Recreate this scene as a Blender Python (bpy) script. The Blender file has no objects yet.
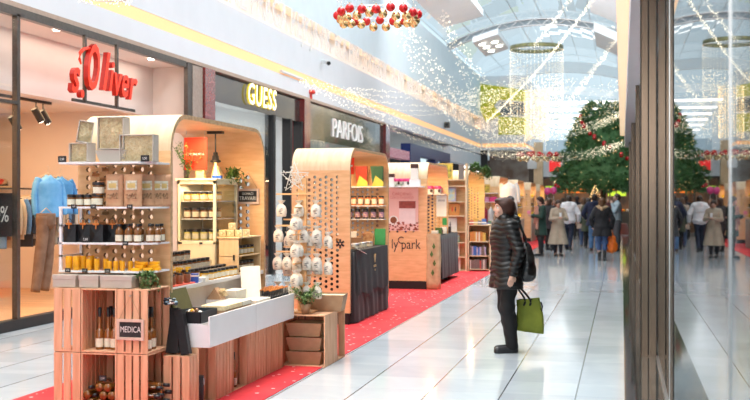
import bpy, math, random
import numpy as np
from mathutils import Vector, Matrix, noise
random.seed(7)
PI = math.pi
SC = bpy.context.scene
COL = SC.collection
# ---------------------------------------------------------------- camera
FP, CH = 1080.0, 1.6
TH = math.atan(247 / FP)
cam = bpy.data.cameras.new('camera'); camo = bpy.data.objects.new('camera', cam); COL.objects.link(camo)
camo.location = (0, 0, CH); camo.rotation_euler = (PI / 2, 0, TH)
cam.sensor_width = 36; cam.lens = 36 * FP / 750; cam.clip_end = 400; cam.clip_start = .05
cam.dof.use_dof = True; cam.dof.focus_distance = 10.5; cam.dof.aperture_fstop = 2.8
SC.camera = camo
# ---------------------------------------------------------------- world and exposure
W_ = bpy.data.worlds.new('world'); SC.world = W_; W_.use_nodes = True
nt = W_.node_tree; bg = nt.nodes['Background']
bg.inputs[0].default_value = (.70, .87, .96, 1); bg.inputs[1].default_value = .92
vs = SC.view_settings; vs.view_transform = 'Standard'; vs.look = 'None'; vs.gamma = 1; vs.use_curve_mapping = False
vs.exposure = 0.27
SC.cycles.max_bounces = 8; SC.cycles.glossy_bounces = 4; SC.cycles.transmission_bounces = 6; SC.cycles.transparent_max_bounces = 16
SC.cycles.sample_clamp_indirect = 4; SC.cycles.caustics_reflective = False; SC.cycles.caustics_refractive = False

def lamp_area(name, loc, sx, sy, power, col=(1, 1, 1), rot=(0, 0, 0), parent=None, spread=None):
    l = bpy.data.lights.new(name, 'AREA'); l.shape = 'RECTANGLE'; l.size = sx; l.size_y = sy; l.energy = power; l.color = col
    if spread: l.spread = spread
    o = bpy.data.objects.new(name, l); COL.objects.link(o); o.location = loc; o.rotation_euler = rot
    if parent: o.parent = parent
    return o
# hall fill: area lamps added out of view, overhead and behind the camera
WARM = (1, .80, .58); HOT = (1, .66, .36)
lamp_area('hall_fill', (-3.4, 6, 8.2), 3.2, 14, 520, (1, .975, .945), spread=math.radians(100))
lamp_area('hall_fill', (-3.4, 21, 8.2), 3.2, 14, 520, (1, .975, .945), spread=math.radians(100))
lamp_area('hall_fill', (-1.5, -4, 3.4), 3.5, 3.0, 120, (1, .95, .9), (math.radians(62), 0, 0.25))

for _y in (8, 24): lamp_area('unseen_fill', (-1.2, _y, 8.5), 1.2, 14, 340, (.93, .97, 1), (0, math.radians(72), 0))  # added lamps above the frame, brighten the left upper wall
lamp_area('unseen_fill', (-3.4, 33, 8.6), 4, 1.2, 480, (.97, .98, 1), (math.radians(66), 0, 0))  # added lamp facing away from the camera, brightens far people and tree

# ---------------------------------------------------------------- helpers
def ray(px, py):
    u = (px - 375) / FP; s, c = math.sin(TH), math.cos(TH)
    return Vector((-s + c * u, c + s * u, (200 - py) / FP))
def at(px, py, X=None, Y=None, Z=None):      # photo pixel -> point on the plane X=, Y= or Z= of the hall
    d = ray(px, py)
    k = X / d.x if X is not None else Y / d.y if Y is not None else (Z - CH) / d.z
    return Vector((d.x * k, d.y * k, d.z * k + CH))

MATS = {}
def mat(name, col=(.8, .8, .8), rough=.5, metal=0, noise_=0, nscale=20, stretch=(1, 1, 1), col2=None, bump=0, emit=0, ecol=None,
        trans=0, ior=1.45, alpha=1, coat=0, spec=.5, sheen=0, detail=3):
    if name in MATS: return MATS[name]
    m = bpy.data.materials.new(name); m.use_nodes = True; n = m.node_tree; b = n.nodes['Principled BSDF']
    b.inputs['Base Color'].default_value = (*col, 1); b.inputs['Roughness'].default_value = rough
    b.inputs['Metallic'].default_value = metal; b.inputs['IOR'].default_value = ior; b.inputs['Alpha'].default_value = alpha
    b.inputs['Transmission Weight'].default_value = trans; b.inputs['Coat Weight'].default_value = coat
    b.inputs['Specular IOR Level'].default_value = spec; b.inputs['Sheen Weight'].default_value = sheen
    if emit: b.inputs['Emission Color'].default_value = (*(ecol or col), 1); b.inputs['Emission Strength'].default_value = emit
    tc = n.nodes.new('ShaderNodeTexCoord'); mp = n.nodes.new('ShaderNodeMapping'); nz = n.nodes.new('ShaderNodeTexNoise')
    mp.inputs['Scale'].default_value = stretch; nz.inputs['Scale'].default_value = nscale; nz.inputs['Detail'].default_value = detail
    n.links.new(tc.outputs['Object'], mp.inputs[0]); n.links.new(mp.outputs[0], nz.inputs['Vector'])
    if noise_ or col2:
        r = n.nodes.new('ShaderNodeValToRGB'); k = noise_ or .0
        c2 = col2 or tuple(max(0, x * (1 - k)) for x in col)
        r.color_ramp.elements[0].color = (*c2, 1); r.color_ramp.elements[1].color = (*col, 1)
        r.color_ramp.elements[0].position = .35; r.color_ramp.elements[1].position = .65
        n.links.new(nz.outputs[0], r.inputs[0]); n.links.new(r.outputs[0], b.inputs['Base Color'])
        if emit and not ecol: n.links.new(r.outputs[0], b.inputs['Emission Color'])
    if bump:
        bp = n.nodes.new('ShaderNodeBump'); bp.inputs['Strength'].default_value = bump; bp.inputs['Distance'].default_value = .01
        n.links.new(nz.outputs[0], bp.inputs['Height']); n.links.new(bp.outputs[0], b.inputs['Normal'])
    MATS[name] = m; return m

def glassmat(name, tint=(1, 1, 1), ior=1.5, rough=0.0, boost=1.0):
    """architectural glass: lets light through, mirrors by Fresnel"""
    m = bpy.data.materials.new(name); m.use_nodes = True; n = m.node_tree; n.nodes.clear()
    o = n.nodes.new('ShaderNodeOutputMaterial'); t = n.nodes.new('ShaderNodeBsdfTransparent'); g = n.nodes.new('ShaderNodeBsdfGlossy')
    x = n.nodes.new('ShaderNodeMixShader'); F0 = ((ior - 1) / (ior + 1)) ** 2
    lw = n.nodes.new('ShaderNodeLayerWeight'); lw.inputs[0].default_value = .5
    f = n.nodes.new('ShaderNodeMath'); f.operation = 'POWER'; f.inputs[1].default_value = 5; n.links.new(lw.outputs['Facing'], f.inputs[0])
    ml = n.nodes.new('ShaderNodeMath'); ml.operation = 'MULTIPLY_ADD'; ml.inputs[1].default_value = (1 - F0) * boost; ml.inputs[2].default_value = F0 * boost; ml.use_clamp = True
    t.inputs[0].default_value = (*tint, 1); g.inputs['Roughness'].default_value = rough
    n.links.new(f.outputs[0], ml.inputs[0]); n.links.new(ml.outputs[0], x.inputs[0]); n.links.new(t.outputs[0], x.inputs[1])
    n.links.new(g.outputs[0], x.inputs[2]); n.links.new(x.outputs[0], o.inputs[0])
    MATS[name] = m; return m

class MB:
    """collects shapes and links them as ONE mesh object"""
    def __init__(s, T=None): s.v = []; s.f = []; s.m = []; s.s = []; s.T = T
    def add(s, vs_, fs, mt, smooth=False):
        o = len(s.v)
        if s.T is not None: vs_ = [s.T @ Vector(v) for v in vs_]
        s.v += [tuple(v) for v in vs_]; s.f += [tuple(i + o for i in f) for f in fs]
        s.m += [mt] * len(fs); s.s += [smooth] * len(fs); return s
    def box(s, x0, x1, y0, y1, z0, z1, mt, R=None):
        v = [Vector((x, y, z)) for z in (z0, z1) for y in (y0, y1) for x in (x0, x1)]
        if R is not None: v = [R @ p for p in v]
        return s.add(v, [(0, 2, 3, 1), (4, 5, 7, 6), (0, 1, 5, 4), (2, 6, 7, 3), (0, 4, 6, 2), (1, 3, 7, 5)], mt)
    def cyl(s, p0, p1, r0, mt, r1=None, n=12, caps=True, smooth=True):
        p0 = Vector(p0); p1 = Vector(p1); r1 = r0 if r1 is None else r1
        q = (p1 - p0).to_track_quat('Z', 'Y')
        v = []
        for p, r in ((p0, r0), (p1, r1)):
            for i in range(n): a = 2 * PI * i / n; v.append(p + q @ Vector((r * math.cos(a), r * math.sin(a), 0)))
        s.add(v, [(i, (i + 1) % n, n + (i + 1) % n, n + i) for i in range(n)], mt, smooth)
        if caps: s.add(v, [tuple(range(n))[::-1], tuple(range(n, 2 * n))], mt)
        return s
    def tube(s, pts, r, mt, n=6, closed=False):
        pts = [Vector(p) for p in pts]; N = len(pts); v = []
        up = Vector((0, 0, 1))
        for i, p in enumerate(pts):
            a = pts[(i - 1) % N] if (i or closed) else p; b = pts[(i + 1) % N] if (i < N - 1 or closed) else p
            t = (b - a).normalized(); x = t.cross(up)
            if x.length < .05: x = t.cross(Vector((0, 1, 0)))
            x.normalize(); y = t.cross(x); rr = r[i] if isinstance(r, (list, tuple)) else r
            v += [p + (x * math.cos(2 * PI * k / n) + y * math.sin(2 * PI * k / n)) * rr for k in range(n)]
        f = []
        for i in range(N if closed else N - 1):
            j = (i + 1) % N
            f += [(i * n + k, i * n + (k + 1) % n, j * n + (k + 1) % n, j * n + k) for k in range(n)]
        if not closed: f += [tuple(range(n))[::-1], tuple((N - 1) * n + k for k in range(n))]
        return s.add(v, f, mt, True)
    def lathe(s, prof, c, mt, n=12, smooth=True):
        """prof: (r, z) list or (r, z, material)"""
        c = Vector(c); v = []; f = []; ms = []
        for p in prof:
            v += [c + Vector((p[0] * math.cos(2 * PI * k / n), p[0] * math.sin(2 * PI * k / n), p[1])) for k in range(n)]
        o = len(s.v); vv = v if s.T is None else [s.T @ q for q in v]
        s.v += [tuple(q) for q in vv]
        for i in range(len(prof) - 1):
            mm = prof[i + 1][2] if len(prof[i + 1]) > 2 else mt
            for k in range(n):
                s.f.append((o + i * n + k, o + i * n + (k + 1) % n, o + (i + 1) * n + (k + 1) % n, o + (i + 1) * n + k)); s.m.append(mm); s.s.append(smooth)
        s.f.append(tuple(o + k for k in range(n))[::-1]); s.m.append(mt); s.s.append(False)
        s.f.append(tuple(o + (len(prof) - 1) * n + k for k in range(n))); s.m.append(prof[-1][2] if len(prof[-1]) > 2 else mt); s.s.append(False)
        return s
    def ball(s, c, r, mt, n=10, m=7, sc=(1, 1, 1)):
        c = Vector(c); v = [c + Vector((0, 0, r * sc[2]))]
        for i in range(1, m):
            a = PI * i / m
            v += [c + Vector((r * sc[0] * math.sin(a) * math.cos(2 * PI * k / n), r * sc[1] * math.sin(a) * math.sin(2 * PI * k / n), r * sc[2] * math.cos(a))) for k in range(n)]
        v.append(c - Vector((0, 0, r * sc[2]))); f = [(0, 1 + k, 1 + (k + 1) % n) for k in range(n)]
        for i in range(m - 2):
            f += [(1 + i * n + k, 1 + (i + 1) * n + k, 1 + (i + 1) * n + (k + 1) % n, 1 + i * n + (k + 1) % n) for k in range(n)]
        L = len(v) - 1; b = 1 + (m - 2) * n
        f += [(b + k, L, b + (k + 1) % n) for k in range(n)]
        return s.add(v, f, mt, True)
    def prism(s, poly, h, mt, axis='Z', base=0.0, smooth=False):
        """2D polygon pushed along an axis: X -> (h, a, b), Y -> (a, h, b), Z -> (a, b, h)"""
        def P(a, b, t):
            return (t, a, b) if axis == 'X' else (a, t, b) if axis == 'Y' else (a, b, t)
        n = len(poly); v = [P(a, b, base) for a, b in poly] + [P(a, b, base + h) for a, b in poly]
        s.add(v, [(i, (i + 1) % n, n + (i + 1) % n, n + i) for i in range(n)], mt, smooth)
        return s.add(v, [tuple(range(n))[::-1], tuple(range(n, 2 * n))], mt)
    def quad(s, a, b, c, d, mt): return s.add([a, b, c, d], [(0, 1, 2, 3)], mt)
    def text(s, txt, size, ext, mt, T, sx=1.0, shear=0.0, off=0.0, side=None, align='CENTER', space=1.0):
        cu = bpy.data.curves.new('t', 'FONT'); cu.body = txt; cu.size = size; cu.extrude = ext; cu.align_x = align
        cu.align_y = 'CENTER'; cu.shear = shear; cu.offset = off; cu.resolution_u = 3; cu.space_character = space
        o = bpy.data.objects.new('t', cu); me = bpy.data.meshes.new_from_object(o)
        S = Matrix.Diagonal((sx, 1, 1, 1)); M = T @ S
        v = [M @ p.co for p in me.vertices]
        for p in me.polygons:
            pass
        fr = [tuple(p.vertices) for p in me.polygons if abs(p.normal.z) > .5]; sd = [tuple(p.vertices) for p in me.polygons if abs(p.normal.z) <= .5]
        s.add(v, fr, mt); s.add(v, sd, side or mt)
        bpy.data.objects.remove(o); bpy.data.curves.remove(cu); bpy.data.meshes.remove(me); return s
    def build(s, name, parent=None, bev=0, **tags):
        me = bpy.data.meshes.new(name); me.from_pydata(s.v, [], s.f)
        ms = []; idx = []
        for m in s.m:
            if m not in ms: ms.append(m)
            idx.append(ms.index(m))
        for m in ms: me.materials.append(m)
        me.polygons.foreach_set('material_index', idx); me.polygons.foreach_set('use_smooth', s.s); me.update()
        import bmesh
        bm = bmesh.new(); bm.from_mesh(me)
        loose = [v for v in bm.verts if not v.link_faces]
        bmesh.ops.delete(bm, geom=loose, context='VERTS'); bmesh.ops.recalc_face_normals(bm, faces=bm.faces); bm.to_mesh(me); bm.free()
        o = bpy.data.objects.new(name, me); COL.objects.link(o)
        if parent is not None: o.parent = parent
        if bev:
            b = o.modifiers.new('b', 'BEVEL'); b.width = bev; b.segments = 2; b.limit_method = 'ANGLE'
        for k, v in tags.items(): o[k] = v
        return o

def tag(o, label, cat, group=None, kind=None):
    o['label'] = label; o['category'] = cat
    if group: o['group'] = group
    if kind: o['kind'] = kind
    return o
def thing(name, label, cat, loc=(0, 0, 0), rz=0, group=None):
    o = bpy.data.objects.new(name, None); COL.objects.link(o); o.empty_display_size = .1
    o.location = loc; o.rotation_euler = (0, 0, rz); return tag(o, label, cat, group)
def struct(mb, name, bev=0):
    o = mb.build(name, bev=bev); o['kind'] = 'structure'; return o
def dup(root, loc, rz=None, label=None, group=None, scale=None):
    def cp(o, par):
        c = o.copy(); COL.objects.link(c); c.parent = par
        for ch in list(o.children): cp(ch, c)
        return c
    r = cp(root, root.parent); r.location = loc
    if rz is not None: r.rotation_euler = (0, 0, rz)
    if label: r['label'] = label
    if group: r['group'] = group
    if scale: r.scale = (scale,) * 3 if not isinstance(scale, tuple) else scale
    return r
class Kind:
    """first use places the prototype itself, later uses copy it"""
    def __init__(s, root): s.root = root; s.used = False
    def put(s, loc, rz=0, label=None, group=None, scale=None):
        if not s.used:
            s.used = True; r = s.root; r.location = loc; r.rotation_euler = (0, 0, rz)
            if label: r['label'] = label
            if group: r['group'] = group
            if scale: r.scale = (scale,) * 3 if not isinstance(scale, tuple) else scale
            return r
        return dup(s.root, loc, rz, label, group, scale)

# facing frames for text: facing +X (seen from the aisle), facing -Y (seen by someone walking in)
def face_px(x, y, z): return Matrix.Translation((x, y, z)) @ Matrix(((0, 0, 1, 0), (1, 0, 0, 0), (0, 1, 0, 0), (0, 0, 0, 1)))
def face_my(x, y, z): return Matrix.Translation((x, y, z)) @ Matrix(((1, 0, 0, 0), (0, 0, -1, 0), (0, 1, 0, 0), (0, 0, 0, 1)))

# ---------------------------------------------------------------- materials
PLY = mat('plywood', (.80, .49, .25), .45, col2=(.69, .39, .18), nscale=3, stretch=(1.5, 1.5, 9), bump=.05)
PLYL = mat('plywood_light', (.78, .59, .38), .45, col2=(.70, .50, .30), nscale=3, stretch=(9, 1.5, 1.5))
PLYE = mat('plywood_edge', (.62, .42, .24), .6, col2=(.40, .25, .13), nscale=30)
PINE = mat('pine', (.78, .46, .28), .55, col2=(.64, .34, .19), nscale=5, stretch=(6, 6, .6), bump=.1)
PINED = mat('pine_inside', (.50, .25, .12), .6, col2=(.34, .15, .07), nscale=5, stretch=(6, 6, .6))
BIRCH = mat('birch', (.78, .60, .38), .5, col2=(.70, .50, .30), nscale=4, stretch=(4, 4, 1))
WHITE = mat('white_paint', (.78, .79, .80), .5, noise_=.04, nscale=6)
WHITEG = mat('white_gloss', (.82, .80, .80), .3, noise_=.03, nscale=6)
CREAM = mat('cream_paint', (.85, .76, .56), .45, noise_=.05, nscale=6)
BLACK = mat('black_matte', (.012, .012, .014), .45, noise_=.3)
BLACKP = mat('black_plastic', (.02, .02, .022), .3, noise_=.2)
CHALK = mat('chalkboard', (.015, .015, .016), .7, col2=(.03, .03, .03), nscale=15)
CHALKW = mat('chalk_white', (.75, .75, .72), .9, noise_=.1)
KRAFT = mat('kraft_card', (.42, .26, .15), .7, col2=(.36, .21, .12), nscale=12)
KRAFTD = mat('kraft_dark', (.28, .15, .08), .7, col2=(.22, .12, .06), nscale=12)
PAPER = mat('paper', (.82, .80, .74), .7, noise_=.04)
GREYCARD = mat('grey_card', (.50, .44, .38), .6, noise_=.06)
CARD_C = mat('cream_card', (.74, .70, .60), .6, noise_=.06)
STRAW = mat('straw', (.88, .74, .48), .7, col2=(.70, .54, .30), nscale=60)
HONEY = mat('honey', (.75, .42, .04), .12, noise_=.2, coat=.5)
HONEYD = mat('honey_dark', (.22, .08, .015), .1, noise_=.3, coat=.6)
MEAD = mat('mead_bottle', (.30, .10, .018), .08, noise_=.3, coat=.7)
LABEL = mat('label_paper', (.80, .74, .58), .6, noise_=.12, nscale=90)
WAX = mat('beeswax', (.95, .46, .01), .4, col2=(.86, .38, .01), nscale=25)
METALD = mat('dark_steel', (.13, .11, .095), .3, .7, noise_=.2)
METALB = mat('bronze_steel', (.22, .155, .11), .22, .75, col2=(.19, .135, .095), nscale=3, stretch=(2, 2, .5))
ALU = mat('aluminium', (.62, .62, .62), .3, .9, noise_=.1)
REDP = mat('red_card', (.75, .05, .03), .45, noise_=.08)
GREENL = mat('leaf_green', (.10, .20, .045), .5, col2=(.05, .11, .025), nscale=40)
GREENL2 = mat('leaf_pale', (.32, .42, .18), .5, col2=(.14, .24, .07), nscale=40)
LINEN = mat('linen', (.70, .62, .50), .8, noise_=.1, nscale=60)
CLEARG = glassmat('clear_glass', (.96, .98, .97), 1.45)
# ================================================================ SETTING
def node_floor():
    m = bpy.data.materials.new('floor_tile'); m.use_nodes = True; n = m.node_tree; b = n.nodes['Principled BSDF']; L = n.links.new
    g = n.nodes.new('ShaderNodeNewGeometry'); sx = n.nodes.new('ShaderNodeSeparateXYZ'); L(g.outputs['Position'], sx.inputs[0])
    def M_(op, a, bb=None, c=None):
        k = n.nodes.new('ShaderNodeMath'); k.operation = op
        for i, z in enumerate((a, bb, c)):
            if z is None: continue
            if isinstance(z, (int, float)): k.inputs[i].default_value = z
            else: L(z, k.inputs[i])
        return k.outputs[0]
    def joint(axis, off, per, w):
        a = M_('DIVIDE', M_('ADD', axis, off), per); fr = M_('FRACT', a)
        e = M_('MINIMUM', fr, M_('SUBTRACT', 1.0, fr)); return M_('LESS_THAN', e, w / per / 2), M_('FLOOR', a)
    jx, ix = joint(sx.outputs[0], 60.367, .6, .013); jy, iy = joint(sx.outputs[1], 63 - 8.95, .63, .006)
    cb = n.nodes.new('ShaderNodeCombineXYZ'); L(ix, cb.inputs[0]); L(iy, cb.inputs[1])
    wn = n.nodes.new('ShaderNodeTexWhiteNoise'); wn.noise_dimensions = '2D'; L(cb.outputs[0], wn.inputs['Vector'])
    nz = n.nodes.new('ShaderNodeTexNoise'); nz.inputs['Scale'].default_value = 1.6; nz.inputs['Detail'].default_value = 6
    nz.inputs['Distortion'].default_value = 1.5; L(g.outputs['Position'], nz.inputs['Vector'])
    v = M_('ADD', M_('MULTIPLY', wn.outputs[0], .07), M_('MULTIPLY', nz.outputs[0], .10))
    r = n.nodes.new('ShaderNodeValToRGB'); r.color_ramp.elements[0].color = (.38, .435, .48, 1); r.color_ramp.elements[1].color = (.55, .61, .66, 1)
    r.color_ramp.elements[0].position = 0; r.color_ramp.elements[1].position = .13; L(v, r.inputs[0])
    m1 = n.nodes.new('ShaderNodeMixRGB'); L(M_('MULTIPLY', jy, .30), m1.inputs[0]); L(r.outputs[0], m1.inputs[1]); m1.inputs[2].default_value = (.2, .2, .22, 1)
    m2 = n.nodes.new('ShaderNodeMixRGB'); L(M_('MULTIPLY', jx, .85), m2.inputs[0]); L(m1.outputs[0], m2.inputs[1]); m2.inputs[2].default_value = (.07, .075, .08, 1)
    L(m2.outputs[0], b.inputs['Base Color'])
    b.inputs['Roughness'].default_value = .10; b.inputs['Specular IOR Level'].default_value = .6
    return m
def node_speck(name, base, base2, dot, scale, thr, rough, tile=None):
    m = bpy.data.materials.new(name); m.use_nodes = True; n = m.node_tree; b = n.nodes['Principled BSDF']; L = n.links.new
    g = n.nodes.new('ShaderNodeNewGeometry'); v = n.nodes.new('ShaderNodeTexVoronoi'); v.inputs['Scale'].default_value = scale
    L(g.outputs['Position'], v.inputs['Vector']); k = n.nodes.new('ShaderNodeMath'); k.operation = 'LESS_THAN'; k.inputs[1].default_value = thr
    L(v.outputs['Distance'], k.inputs[0]); nz = n.nodes.new('ShaderNodeTexNoise'); nz.inputs['Scale'].default_value = 2; L(g.outputs['Position'], nz.inputs['Vector'])
    r = n.nodes.new('ShaderNodeValToRGB'); r.color_ramp.elements[0].color = (*base2, 1); r.color_ramp.elements[1].color = (*base, 1)
    r.color_ramp.elements[0].position = .4; r.color_ramp.elements[1].position = .6; L(nz.outputs[0], r.inputs[0])
    x = n.nodes.new('ShaderNodeMixRGB'); L(k.outputs[0], x.inputs[0]); L(r.outputs[0], x.inputs[1]); x.inputs[2].default_value = (*dot, 1)
    L(x.outputs[0], b.inputs['Base Color']); b.inputs['Roughness'].default_value = rough
    return m
def node_brick(name, c1, c2, mort, w, h, rough, mo=.01):
    m = bpy.data.materials.new(name); m.use_nodes = True; n = m.node_tree; b = n.nodes['Principled BSDF']; L = n.links.new
    g = n.nodes.new('ShaderNodeNewGeometry'); t = n.nodes.new('ShaderNodeTexBrick'); L(g.outputs['Position'], t.inputs['Vector'])
    t.offset = 0; t.inputs['Scale'].default_value = 1; t.inputs['Brick Width'].default_value = w; t.inputs['Row Height'].default_value = h
    t.inputs['Mortar Size'].default_value = mo; t.inputs['Color1'].default_value = (*c1, 1); t.inputs['Color2'].default_value = (*c2, 1)
    t.inputs['Mortar'].default_value = (*mort, 1); L(t.outputs[0], b.inputs['Base Color']); b.inputs['Roughness'].default_value = rough
    return m
FLOOR = node_floor()
CARPET = node_speck('red_carpet', (.70, .035, .04), (.58, .02, .03), (.80, .48, .46), 8.5, .15, .9)
STRIP = node_brick('black_mosaic', (.025, .03, .03), (.07, .07, .065), (.015, .015, .015), .12, .30, .06, .006)
WOODF = node_brick('shop_planks', (.72, .40, .20), (.60, .32, .15), (.30, .15, .07), 1.6, .16, .35, .004)
FASC = mat('fascia_white', (.72, .75, .78), .5, noise_=.03, nscale=2)
WALLB = mat('upper_wall', (.74, .83, .87), .6, noise_=.03, nscale=2)
SOFF = mat('soffit', (.90, .94, .96), .6, noise_=.03, nscale=2)
BEIGE = mat('beige_plaster', (.80, .60, .42), .7, noise_=.05, nscale=2)
PINKW = mat('pale_plaster', (.80, .70, .64), .7, noise_=.03, nscale=2)
COVE = mat('cove_diffuser', (.80, .48, .24), .5, emit=.58, ecol=(1, .54, .22), noise_=.05)
LED = mat('led_strip', (1, .7, .3), .5, emit=15, ecol=(1, .44, .12), noise_=.05)
BRONZ = mat('granite_red', (.24, .035, .03), .12, col2=(.14, .02, .02), nscale=30, coat=.5)
DARKH = mat('dark_header', (.035, .032, .03), .12, col2=(.05, .04, .03), nscale=4, coat=.5)
SHOPG = glassmat('shop_glass', (.93, .95, .95), 1.5)
MIRG = glassmat('right_shop_glass', (.86, .90, .92), 1.8, boost=1.0)
LAMPW = mat('lamp_white', (1, .95, .85), .5, emit=9, ecol=(1, .93, .8), noise_=.02)
LAMPS = mat('lamp_soft', (1, .95, .9), .5, emit=2.2, ecol=(1, .95, .9), noise_=.02)

struct(MB().quad((-7.3, -6, 0), (.02, -6, 0), (.02, 95, 0), (-7.3, 95, 0), FLOOR).quad((.02, 48.6, 0), (8, 48.6, 0), (8, 95, 0), (.02, 95, 0), FLOOR), 'floor')
struct(MB().box(.02, .50, -6, 48.5, -.05, .003, STRIP), 'floor_border')
struct(MB().box(-4.74, -2.79, 4.5, 52, 0, .008, CARPET), 'carpet_runner')
struct(MB().box(-14, -7.3, -2, 17.6, -.02, .012, WOODF), 'floor_shop_left')
struct(MB().box(-14, -7.3, 17.6, 60, -.02, .012, mat('pale_floor', (.55, .55, .55), .15, noise_=.1)), 'floor_shops_far')
struct(MB().box(.50, 7, -6, 48.4, -.05, .003, mat('shop_floor_dark', (.16, .15, .14), .4, noise_=.1)), 'floor_shop_right')
struct(MB().box(-7.36, -7.24, 7, 17.3, .0, .13, BLACK), 'trim_1')

# left wall above the shops: lower fascia, glowing cove, upper fascia, letter recess, upper wall
Y0, Y1 = 1, 57
w = MB()
w.box(-7.8, -7.3, Y0, Y1, 4.04, 4.37, FASC)
w.box(-8.2, -7.5, Y0, Y1, 4.37, 4.57, SOFF)
w.box(-7.8, -7.3, Y0, Y1, 4.57, 5.30, FASC)
w.box(-8.2, -7.62, Y0, Y1, 5.30, 5.93, SOFF)
w.box(-7.8, -7.3, Y0, 38.5, 5.93, 9.3, WALLB)
w.box(-7.8, -7.3, 38.5, Y1, 5.93, 8.15, WALLB)
struct(w, 'wall_left')
struct(MB().box(-7.36, -7.31, Y0, Y1, 4.37, 4.57, COVE), 'trim_cove_left')
struct(MB().box(-7.60, -7.57, Y0, Y1, 5.30, 5.325, LED), 'trim_2')
struct(MB().box(-7.6, -7.28, Y0, 33.2, 3.975, 4.04, mat('bronze_trim', (.45, .33, .25), .4, noise_=.1)), 'trim_3')
# the jutting block at the far end of the left wall with lime panels
w = MB(); w.box(-9, -4.9, 57, 72, 4.6, 8.15, FASC); w.box(-9, -4.9, 57.0, 72, 4.25, 4.38, FASC); w.box(-9, -5.15, 57.2, 72, 4.38, 4.6, SOFF)
struct(w, 'wall_far_left')
struct(MB().box(-7.2, -4.92, 57.1, 57.16, 4.40, 4.58, COVE).box(-5.06, -4.98, 57.1, 72, 4.4, 4.58, COVE), 'trim_cove_far')
# vault: side slabs, ribs, glazing
w = MB()
def slab(w, xa, za, xb, zb, y0, y1, t=.35):
    v = [(xa, y0, za), (xb, y0, zb), (xb, y1, zb), (xa, y1, za), (xa, y0, za + t), (xb, y0, zb + t), (xb, y1, zb + t), (xa, y1, za + t)]
    w.add(v, [(0, 1, 2, 3), (4, 5, 6, 7), (0, 1, 5, 4), (2, 3, 7, 6), (1, 2, 6, 5), (0, 3, 7, 4)], SOFF)
slab(w, -6.1, 7.65, -4.7, 8.0, 29, 37.5, .22); slab(w, .6, 7.25, -1.05, 8.0, 29, 37.5)
slab(w, -5.7, 7.75, -4.7, 8.05, 42, 46.2, .22); slab(w, .6, 7.25, -1.05, 8.05, 42, 46.2)
struct(w, 'ceiling')
def archz(x, base=8.15, rise=.95): return base + rise * (1 - ((x + 3.35) / 4.1) ** 2)
def rib(y, base, rise, h, d, zig=False):
    w = MB(); N = 24; xs = [-7.45 + 8.2 * i / N for i in range(N + 1)]
    if zig:
        for i in range(N):
            for dz in (0, h): w.cyl((xs[i], y, archz(xs[i], base, rise) + dz), (xs[i + 1], y, archz(xs[i + 1], base, rise) + dz), .045, ALU, n=6)
            w.cyl((xs[i], y, archz(xs[i], base, rise) + (h if i % 2 else 0)), (xs[i + 1], y, archz(xs[i + 1], base, rise) + (0 if i % 2 else h)), .03, ALU, n=6)
            a, b = xs[i], xs[i + 1]
            w.quad((a, y + .05, archz(a, base, rise)), (b, y + .05, archz(b, base, rise)), (b, y + .05, archz(b, base, rise) + h), (a, y + .05, archz(a, base, rise) + h), RIBM)
    else:
        lo = [(x, archz(x, base, rise)) for x in xs]; hi = [(x, z + h) for x, z in lo][::-1]
        for i in range(N):
            a, b = lo[i], lo[i + 1]
            w.prism([a, b, (b[0], b[1] + h), (a[0], a[1] + h)], d, SOFF, 'Y', y)
    return struct(w, 'trim_roof_rib')
RIBM = mat('rib_grey', (.42, .48, .52), .5, noise_=.1)
rib(46.6, 8.1, 1.0, .26, .2, True)
rib(58.5, 7.75, .7, .55, .4); rib(66, 7.3, .7, .45, .4); rib(73, 7.0, .6, .4, .4); rib(80, 6.8, .5, .4, .4)
SKYG = glassmat('sky_glass', (.985, .995, 1), 1.18)
w = MB(); N = 16; xs = [-7.45 + 8.2 * i / N for i in range(N + 1)]
for i in range(N):
    a, b = xs[i], xs[i + 1]; za, zb = archz(a) + .3, archz(b) + .3
    w.quad((a, -6, za), (b, -6, zb), (b, 95, zb), (a, 95, za), SKYG)
struct(w, 'window_1')
w = MB()
for i in range(0, N + 1, 2): w.box(xs[i] - .015, xs[i] + .015, -6, 95, archz(xs[i]) + .3, archz(xs[i]) + .33, WHITE)
for y in range(-4, 94, 21):
    for i in range(N):
        w.cyl((xs[i], y, archz(xs[i]) + .33), (xs[i + 1], y, archz(xs[i + 1]) + .33), .02, WHITE, n=5)
struct(w, 'trim_skylight')
# right wall over the glass shopfront
w = MB()
w.box(.04, .5, -6, 48.5, 4.55, 8.15, FASC); w.box(.10, .5, -6, 48.5, 3.9, 4.38, FASC); w.box(.2, .5, -6, 48.5, 4.38, 4.55, SOFF)
struct(w, 'wall_right')
COVER_ = mat('cove_pale', (.85, .68, .48), .5, emit=.55, ecol=(1, .74, .46), noise_=.04)
struct(MB().quad((-.08, -6, 4.42), (-.08, 48.5, 4.42), (.12, 48.5, 4.40), (.12, -6, 4.40), COVER_).box(-.085, -.075, -6, 48.5, 4.42, 4.56, FASC).box(-.085, .1, -6, 48.5, 4.56, 4.57, FASC), 'trim_cove_right')
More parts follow.
